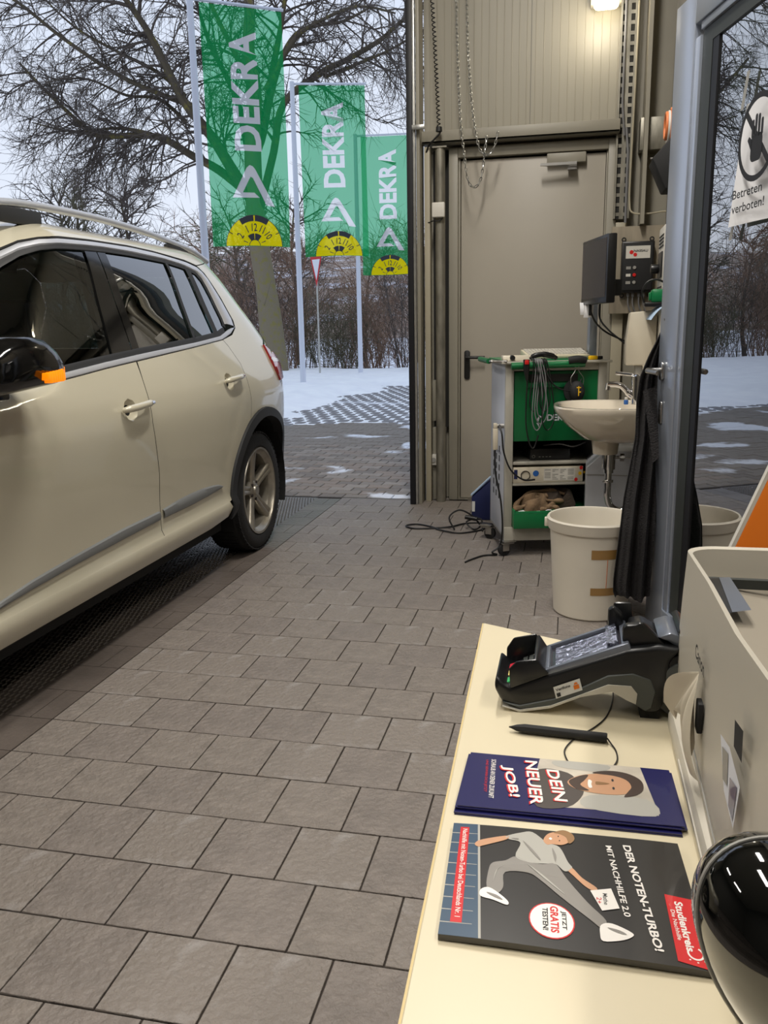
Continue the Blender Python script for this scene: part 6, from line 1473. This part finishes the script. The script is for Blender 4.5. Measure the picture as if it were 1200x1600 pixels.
# ---- flags
def text_loops(s_, bold):
    vs, fs, asp_ = text2d(s_, bold); cnt = {}
    key = lambda p: (round(p[0], 5), round(p[1], 5))
    for f in fs:
        for a, b in zip(f, f[1:] + f[:1]):
            k = (key(vs[a]), key(vs[b])); cnt[k] = cnt.get(k, 0) + 1
    nxt = {}
    for (a, b) in cnt:
        if (b, a) not in cnt: nxt.setdefault(a, []).append(b)
    out = []
    while nxt:
        st = next(iter(nxt)); lp = [st]; cur = nxt[st].pop()
        if not nxt[st]: del nxt[st]
        while cur != st and cur in nxt:
            lp.append(cur); c2 = nxt[cur].pop()
            if not nxt[cur]: del nxt[cur]
            cur = c2
        if len(lp) > 2: out.append(lp)
    return out
def flag(px, py, top, ang, W, Hh, label, plab, seed, pole_h, lean=0.0):
    pole = thing('flagpole', plab, 'flagpole', (px, py, 0))
    if lean: pole.rotation_euler.y = lean
    ps_ = MB().tube([(0, 0, -.02), (0, 0, pole_h * .5), (0, 0, pole_h)], [.062, .056, .045], 24); ps_.make('pole', 'pole_white', pole, smooth=True)
    bx_ = MB().box((-.012, .050, .8), (.012, .066, pole_h)); bx_.make('halyard_track', 'galv_light', pole)
    arm_ = MB().tube([(0, 0, 0), (W + .16, 0, 0)], .022, 12); a_ = arm_.make('flag_arm', 'pole_white', pole, smooth=True); a_.location = (0, 0, top + .02); a_.rotation_euler.z = ang
    fg = thing('banner_flag', label, 'flag', (px, py, top), ang)
    U0 = .13
    if lean: pass
    r_ = random.Random(seed); p0, p1 = r_.uniform(0, 6), r_.uniform(0, 6)
    def S_(u, v, off=0.0):   # u 0..1 right, v 0..1 down
        x = U0 + u * W + .02 * math.sin(v * 2.2 + p0) * v; y = .022 * math.sin(u * 5 + v * 2.5 + p0) * (.2 + v) + .012 * math.sin(v * 9 + p1) * u * v
        return (x, y + off, -v * Hh - .01 + .012 * math.sin(u * 4 + p1) * v)
    asp = W / Hh
    tx = MB()
    # text rotated: reading upwards; unit a along reading (up), b = letter height (towards left)
    def ft(a, b): return S_(.665 - b * .335, .590 - a * .495, 0)
    text(tx, 'DEKRA', ft, .035); tx.make('lettering', 'flag_white', fg, recalc=False)
    tri_ = MB(); F_ = lambda x, y, off=-.010: S_(x, y, off)
    O = [(.30, .815), (.44, .668), (.48, .648), (.53, .650), (.565, .672), (.80, .818), (.70, .812), (.53, .700), (.50, .694), (.47, .705), (.415, .775), (.61, .780), (.655, .815)]
    O = [(.27, .790), (.46, .662), (.50, .650), (.54, .655), (.57, .668), (.81, .826), (.70, .822), (.535, .706), (.505, .700), (.40, .768), (.545, .768), (.615, .790)]
    tri_.add([F_(*p) for p in (O[0], O[1], O[8], O[9])], ((0, 1, 2, 3),)); tri_.add([F_(*p) for p in (O[1], O[2], O[3], O[8])], ((0, 1, 2, 3),)); tri_.add([F_(*p) for p in (O[3], O[4], O[7], O[8])], ((0, 1, 2, 3),)); tri_.add([F_(*p) for p in (O[4], O[5], O[6], O[7])], ((0, 1, 2, 3),)); tri_.add([F_(*p) for p in (O[0], O[9], O[10], O[11])], ((0, 1, 2, 3),))
    tri_.make('triangle_logo', 'flag_white', fg, recalc=False)
    # plaque: half disc
    cx, R_ = .53, .37
    cy = 1.0
    def PQ(r, a, off=0): return S_(cx + r * R_ * math.cos(R(a)), cy - r * R_ * math.sin(R(a)) * asp, off)
    def ring(name, r0, r1, a0, a1, m_, off, n=24):
        mb = MB()
        for k in range(n):
            b0 = a0 + (a1 - a0) * k / n; b1 = a0 + (a1 - a0) * (k + 1) / n
            mb.add([PQ(r0, b0, off), PQ(r1, b0, off), PQ(r1, b1, off), PQ(r0, b1, off)], ((0, 1, 2, 3),))
        return mb.make(name, m_, fg, recalc=False)
    ring('yellow_half_disc', 0, .985, 0, 180, 'flag_yellow', 0, 36)
    ring('plaque_outline', .985, 1.0, 0, 180, 'flag_black', -.004, 36)
    ring('outer_black_arc', .80, .985, 58, 88.5, 'flag_black', -.006, 8); ring('outer_black_arc', .80, .985, 91.5, 122, 'flag_black', -.006, 8)
    ring('inner_black_arc', .20, .40, 52, 88, 'flag_black', -.006, 8); ring('inner_black_arc', .20, .40, 92, 128, 'flag_black', -.006, 8)
    ring('inner_ring', .185, .205, 0, 180, 'flag_black', -.006, 14)
    for a in (27, 153): ring('tick', .85, .985, a - .8, a + .8, 'flag_black', -.006, 1)
    for a in (22, 158): ring('tick', .26, .42, a - 2, a + 2, 'flag_black', -.006, 1)
    # green cloth: rectangle minus letters, logo and plaque, all in one plane
    loops = [[(.665 - v * .335, .590 - u * .495) for u, v in lp] for lp in text_loops('DEKRA', .035)]
    loops.append(O); loops.append([(cx + R_ * math.cos(R(a)), cy - .0005 - R_ * math.sin(R(a)) * asp) for a in [5 * k for k in range(37)]])
    cu = bpy.data.curves.new('c', 'CURVE'); cu.dimensions = '2D'; cu.fill_mode = 'BOTH'
    for lp in [[(0, 0), (1, 0), (1, 1.002), (0, 1.002)]] + loops:
        sp = cu.splines.new('POLY'); sp.points.add(len(lp) - 1); sp.use_cyclic_u = True
        for q, p in zip(sp.points, lp): q.co = (p[0], p[1], 0, 1)
    co = bpy.data.objects.new('c', cu); C.objects.link(co)
    me = bpy.data.meshes.new_from_object(co.evaluated_get(bpy.context.evaluated_depsgraph_get())); bpy.data.objects.remove(co); bpy.data.curves.remove(cu)
    bm = bmesh.new(); bm.from_mesh(me)
    for k in range(1, 10): bmesh.ops.bisect_plane(bm, geom=bm.verts[:] + bm.edges[:] + bm.faces[:], plane_co=(k / 10, 0, 0), plane_no=(1, 0, 0))
    for k in range(1, 24): bmesh.ops.bisect_plane(bm, geom=bm.verts[:] + bm.edges[:] + bm.faces[:], plane_co=(0, k / 24, 0), plane_no=(0, 1, 0))
    for v_ in bm.verts: v_.co = S_(v_.co.x, v_.co.y, 0)
    for f_ in bm.faces: f_.smooth = True
    bm.to_mesh(me); bm.free(); me.name = 'flag_cloth'; me.materials.append(M['flag_green'])
    co = bpy.data.objects.new('flag_cloth', me); C.objects.link(co); co.parent = fg
    nb_ = MB()
    for s_, a in (('12', 90), ('11', 62), ('10', 34), ('1', 116), ('2', 146)):
        w_ = .24 * .72 * text2d(s_, .01)[2] / 1.15; c0, s0 = math.cos(R(a)), math.sin(R(a))
        def nf(u, v, w_=w_, c0=c0, s0=s0):
            rr = .60 + (v - .5) * .25; tt_ = (u - .5) * w_ * 1.15
            X_, Y_ = rr * c0 + tt_ * s0, rr * s0 - tt_ * c0
            return S_(cx + X_ * R_, cy - Y_ * R_ * asp, -.006)
        text(nb_, s_, nf, .01)
    nb_.make('numerals', 'flag_black', fg, recalc=False)
    return fg
flag(-5.60, 12.6, 6.00, math.atan2(.57, .82), 1.25, 3.42, 'nearest and largest green banner flag with white lettering, by the car roof', 'nearest white flagpole, its foot hidden behind the car', 1, 6.9, 0)
flag(-5.64, 17.4, 6.06, math.atan2(.26, .90), 1.33, 3.30, 'middle green banner flag with white lettering, second in the row', 'middle white flagpole, beside the small traffic sign', 2, 6.12, 0)
flag(-5.33, 21.3, 5.84, math.atan2(.10, .99), 1.30, 3.26, 'farthest green banner flag, partly hidden by the gate jamb', 'farthest white flagpole, seen through the middle flag', 3, 5.9, 0)
# yield sign
sg = thing('yield_sign', 'small red and white give-way triangle sign on a thin grey post', 'traffic sign', (-6.35, 21.0, 0))
MB().cyl((0, .02, -.02), (0, .02, 3.0), .024, 12).make('post', 'galv_light', sg, smooth=True)
yaw_ = R(-38)
def tri3(s, y): return [(-.20 * s, y, 2.80 + .245 * s), (.20 * s, y, 2.80 + .245 * s), (0, y, 2.80 - .50 * s)]
for nm, s, y, m_ in (('sign_plate', 1.0, -.01, 'sign_red'), ('white_field', .68, -.016, 'sign_white')):
    q = tri3(s, y); cz = (2.80 + .0); q = [(a * 1.0 * math.cos(yaw_) * 1.2, b + a * math.sin(yaw_), c_) for a, b, c_ in q]
    MB().add(q + [(a, b + .006, c_) for a, b, c_ in q], ((0, 2, 1), (3, 4, 5), (0, 1, 4, 3), (1, 2, 5, 4), (2, 0, 3, 5))).make(nm, m_, sg)
# ---- trees
def branch(mb, p, d, L, r, depth, rg, droop, curl, n=5, sides=4, kids=(7, 6, 4), keep=None):
    pts = [p.copy()]; dirs = []; q = p.copy(); dd = d.normalized()
    for i in range(n):
        dd = (dd + Vector((rg.uniform(-.16, .16), rg.uniform(-.16, .16), rg.uniform(-.12, .12))) + Vector((0, 0, droop if i < n * .6 else curl))).normalized()
        q = q + dd * (L / n); pts.append(q.copy()); dirs.append(dd.copy())
    mb.tube(pts, [r * (1 - .75 * i / n) for i in range(n + 1)], sides if r > .012 else 3, False)
    if depth <= 0: return
    for k in range(kids[-depth] if depth <= len(kids) else kids[0]):
        t = rg.uniform(.18, 1.0); i = min(int(t * n), n - 1); b = pts[i] + (pts[i + 1] - pts[i]) * (t * n - i)
        ax = dirs[i]; sd = ax.cross(Vector((rg.uniform(-1, 1), rg.uniform(-1, 1), rg.uniform(-1, 1)))).normalized()
        nd = (ax * rg.uniform(.55, .95) + sd * rg.uniform(.5, .95)).normalized()
        branch(mb, b, nd, L * rg.uniform(.38, .62), max(r * .5, .0060), depth - 1, rg, droop, curl, max(3, n - 1), sides, kids)
TR = {"trunk":[[-8.19,22.8,-0.08],[-8.32,22.8,1.87],[-8.5,22.8,3.43],[-8.58,22.8,4.45],[-8.57,22.8,5.95],[-8.45,22.8,7.45],[-8.56,22.8,8.4],[-8.47,22.8,9.37],[-8.49,22.8,10.55]],"a":[[-8.58,22.8,5.83],[-8.32,22.8,6.51],[-8.04,22.8,8.06],[-7.81,22.8,9.23],[-7.63,22.8,10.46]],"b":[[-8.57,22.8,4.6],[-9.05,22.8,5.39],[-9.57,22.8,6.31],[-10.25,22.8,7.23],[-10.73,22.8,8.3],[-11.05,22.8,9.0],[-11.6,22.8,9.83],[-12.03,22.8,10.59]],"c":[[-8.66,22.8,5.92],[-8.78,22.8,6.12],[-9.06,22.8,7.31],[-9.45,22.8,8.09],[-9.89,22.8,8.86],[-10.24,22.8,9.81],[-10.54,22.8,10.75]],"d":[[-8.81,22.8,4.95],[-9.62,22.8,5.57],[-10.4,22.8,5.99],[-11.5,22.8,6.58],[-13.09,22.8,6.7],[-13.67,22.8,6.92],[-14.86,22.8,7.96],[-15.76,22.8,8.86]],"e":[[-11.5,22.8,6.58],[-12.2,22.8,6.79],[-12.93,22.8,6.92],[-14.33,22.8,6.97],[-15.76,22.8,7.35]],"f":[[-10.25,22.8,7.23],[-10.99,22.8,7.49],[-12.09,22.8,8.0],[-13.45,22.8,8.92],[-14.54,22.8,9.81],[-15.47,22.8,10.29],[-16.53,22.8,10.71]],"g":[[-10.42,22.8,7.48],[-11.12,22.8,8.09],[-12.22,22.8,8.66],[-13.31,22.8,9.3],[-14.2,22.8,10.17]],"h":[[-8.47,22.8,4.43],[-7.94,22.8,5.88],[-7.56,22.8,7.05],[-6.48,22.8,7.67],[-5.82,22.8,7.87],[-4.89,22.8,8.22],[-4.23,22.8,8.61],[-3.25,22.8,9.03]],"i":[[-6.48,22.8,7.67],[-5.49,22.8,7.77],[-4.43,22.8,7.93],[-3.25,22.8,8.31]],"j":[[-8.23,22.8,6.54],[-7.83,22.8,8.08],[-7.42,22.8,8.9],[-6.85,22.8,9.18],[-6.27,22.8,9.3],[-5.53,22.8,9.68]],"k":[[-8.46,22.8,7.34],[-8.72,22.8,8.14],[-9.19,22.8,9.26],[-9.48,22.8,10.35]],"l":[[-8.13,22.8,7.48],[-7.11,22.8,8.48],[-6.24,22.8,8.71],[-5.22,22.8,8.77],[-4.23,22.8,8.39]],"m":[[-10.47,22.8,6.84],[-11.36,22.8,7.55],[-12.49,22.8,7.79],[-13.81,22.8,8.38],[-15.19,22.8,8.56]]}
rg = random.Random(11)
bt = thing('bare_tree', 'large bare tree with lichen-covered trunk behind the green flags', 'tree', (-8.19, 22.8, 0))
off = Vector((-8.19, 22.8, 0))
limbs = MB(); tw_ = MB()
def V3(p, dy): return Vector((p[0], p[1] + dy, p[2])) - off
trunk = [V3(p, 0) for p in TR['trunk']]; trunk[0].z = -.15
tk = MB(); tp_ = smoothpath(trunk, 6); m_ = len(tp_)
tk.tube(tp_, [.40 - .12 * min(1, i / 8) - .17 * max(0, (i - 12) / (m_ - 12)) if i < m_ else .1 for i in range(m_)], 16)
tk.make('trunk', 'bark', bt, smooth=True)
R0 = dict(a=.15, b=.17, c=.12, d=.13, e=.06, f=.075, g=.06, h=.12, i=.055, j=.09, k=.10, l=.07, m=.06)
DY = dict(a=.8, b=-1.2, c=1.0, d=.6, e=.9, f=-1.6, g=-.6, h=-.8, i=-1.4, j=1.4, k=-1.0, l=-1.8, m=1.2)
for k_, L_ in TR.items():
    if k_ == 'trunk': continue
    nn = len(L_); path = [V3(p, (DY[k_] * i / (nn - 1))) for i, p in enumerate(L_)]
    sp_ = smoothpath(path, 4); mm = len(sp_); r0 = R0[k_]
    limbs.tube(sp_, [r0 * (1 - .72 * i / (mm - 1)) for i in range(mm)], 8)
    tot = sum((b - a).length for a, b in zip(sp_[:-1], sp_[1:])); nk = int(tot * (3.8 if k_ in 'hijl' else 5.6))
    for q in range(nk):
        t = rg.uniform(.15, 1.0) * (mm - 1); i = min(int(t), mm - 2); b = sp_[i] + (sp_[i + 1] - sp_[i]) * (t - i); ax = (sp_[i + 1] - sp_[i]).normalized()
        sd = ax.cross(Vector((rg.uniform(-.3, .3), rg.uniform(-1, 1) + .4, rg.uniform(-.4, .4)))).normalized() * rg.choice((-1, 1))
        nd = (ax * rg.uniform(.5, .9) + sd * rg.uniform(.4, .9) + Vector((0, rg.uniform(-.3, .3), -.12))).normalized()
        branch(tw_, b, nd, rg.uniform(.9, 2.3), r0 * .17 + .009, 2, rg, -.10, .16, 6, 4, (7, 5))
tag(limbs.make('limbs', 'bark_limb', bt, smooth=True)); tag(tw_.make('twigs', 'twig', bt, recalc=False), kind='stuff')
def make_tree(seed, h, spread, m_trunk, m_twig, depth=3, kids=(9, 6, 5), r=.11, lean=0.0):
    g = random.Random(seed); root = bpy.data.objects.new('bare_tree', None); C.objects.link(root)
    tk = MB(); p = [Vector((0, 0, -.3))]
    for i in range(8): p.append(p[-1] + Vector((g.uniform(-.14, .14) + lean, g.uniform(-.14, .14), h * .72 / 8)))
    tk.tube(p, [r * (1 - .8 * i / 8) for i in range(9)], 8); tk.make('trunk', m_trunk, root, smooth=True)
    tw = MB()
    for k in range(kids[0] * 2):
        i = g.randint(2, 7); b = p[i] + (p[i + 1] - p[i]) * g.random(); a = g.uniform(0, 2 * math.pi)
        d = Vector((math.cos(a), math.sin(a), g.uniform(.5, 1.3)))
        branch(tw, b, d, spread * g.uniform(.6, 1.1) * (1.2 - i * .08), r * .32, depth - 1, g, -.02, .06, 6, 4, kids[1:])
    tag(tw.make('crown', m_twig, root, recalc=False), kind='stuff'); return root
tv = [make_tree(21, 10.5, 3.6, 'bark_limb', 'twig_moss', 3, (11, 7, 5), .16), make_tree(22, 12, 3.8, 'bark_limb', 'twig', 3, (11, 7, 5), .17), make_tree(23, 8, 2.8, 'twig', 'twig_red', 3, (12, 8, 6), .12)]
spots = [(-20.5, 33, 0, .95), (-17.0, 31, 1, .80), (-14.6, 36, 0, .92), (-24.5, 38, 1, .95), (-12.2, 33, 2, .92), (-28.5, 35, 2, 1.0), (-10.1, 31, 2, .80), (-7.9, 33, 2, .85), (-6.3, 36, 2, .95), (-33, 40, 0, 1.0), (-39, 37, 1, .9), (-46, 40, 0, 1.0), (-54, 42, 2, 1.1), (-18.5, 42, 2, 1.15), (-22.8, 31, 2, .9), (-13.4, 41, 1, .9)]
pos_l = ['from the left edge', 'counting rightward']
used_ = {}
ORDT = 'first second third fourth fifth sixth seventh eighth ninth tenth eleventh twelfth thirteenth fourteenth fifteenth sixteenth'.split()
spots.sort(key=lambda p: -p[0] / p[1])
for i, (x, y, v, s) in enumerate(spots):
    o = tv[v] if v not in used_ else dupe(tv[v]); used_[v] = 1
    o.location = (x, y, terr(x, y)); o.scale = (s, s, s); o.rotation_euler.z = rnd.uniform(0, 6.28)
    kind = ['mossy olive-toned bare tree', 'tall dark bare tree', 'reddish brown slender bare tree'][v]
    tag(o, kind + ' beyond the hedge, ' + ORDT[i] + ' leftward from the gate jamb', 'tree', 'bare trees beyond the hedge')
def make_shrub(seed, h, n, m_):
    g = random.Random(seed); root = bpy.data.objects.new('bare_shrub', None); C.objects.link(root); tw = MB()
    for k in range(n):
        a = g.uniform(0, 6.28); b = Vector((math.cos(a) * g.uniform(0, .35), math.sin(a) * g.uniform(0, .35), -.35)); lean = g.uniform(.05, .45)
        branch(tw, b, Vector((math.cos(a) * lean, math.sin(a) * lean, 1)), h * g.uniform(.6, 1.05), g.uniform(.010, .019), 2, g, .03, .05, 7, 3, (6, 4))
    tag(tw.make('stems', m_, root, recalc=False), kind='stuff'); return root
svs = [make_shrub(31, 3.2, 21, 'twig_red'), make_shrub(32, 2.9, 22, 'twig_red'), make_shrub(33, 3.7, 16, 'twig'), make_shrub(34, 2.5, 21, 'twig_moss')]
used_ = {}; x = -34.0; i = 0
rows = []
while x < -2.2: rows.append((x, 25.2 + rnd.uniform(-.3, .5), rnd.randint(0, 3))); x += rnd.uniform(.75, 1.05)
x = -26
while x < -3: rows.append((x, 28.0 + rnd.uniform(-.8, .8), rnd.randint(0, 2))); x += rnd.uniform(1.0, 1.5)
ORD = 'first second third fourth fifth sixth seventh eighth ninth tenth eleventh twelfth thirteenth fourteenth fifteenth sixteenth seventeenth eighteenth nineteenth twentieth'.split()
ORD += ['twenty-' + q for q in ORD[:9]] + ['thirtieth'] + ['thirty-' + q for q in ORD[:9]] + ['fortieth'] + ['forty-' + q for q in ORD[:9]]
ordn = {}; rows.sort(key=lambda p: (p[1] > 26.8, -p[0]))
for (x, y, v) in rows:
    o = svs[v] if v not in used_ else dupe(svs[v]); used_[v] = 1
    o.location = (x, y, .0 if y < 26.5 else terr(x, y)); s = rnd.uniform(.85, 1.15); o.scale = (s, s, s); o.rotation_euler.z = rnd.uniform(0, 6.28)
    row_ = 'front hedge row' if y < 26.8 else 'rear hedge row'; ordn[row_] = ordn.get(row_, 0) + 1
    kind = ['tall reddish twiggy shrub', 'bushy reddish twiggy shrub', 'dark long-stemmed shrub', 'low olive twiggy shrub'][v]
    tag(o, 'leafless ' + kind + ', ' + ORD[ordn[row_] - 1] + ' from the gate jamb in the ' + row_, 'shrub', 'leafless shrubs in the hedge')
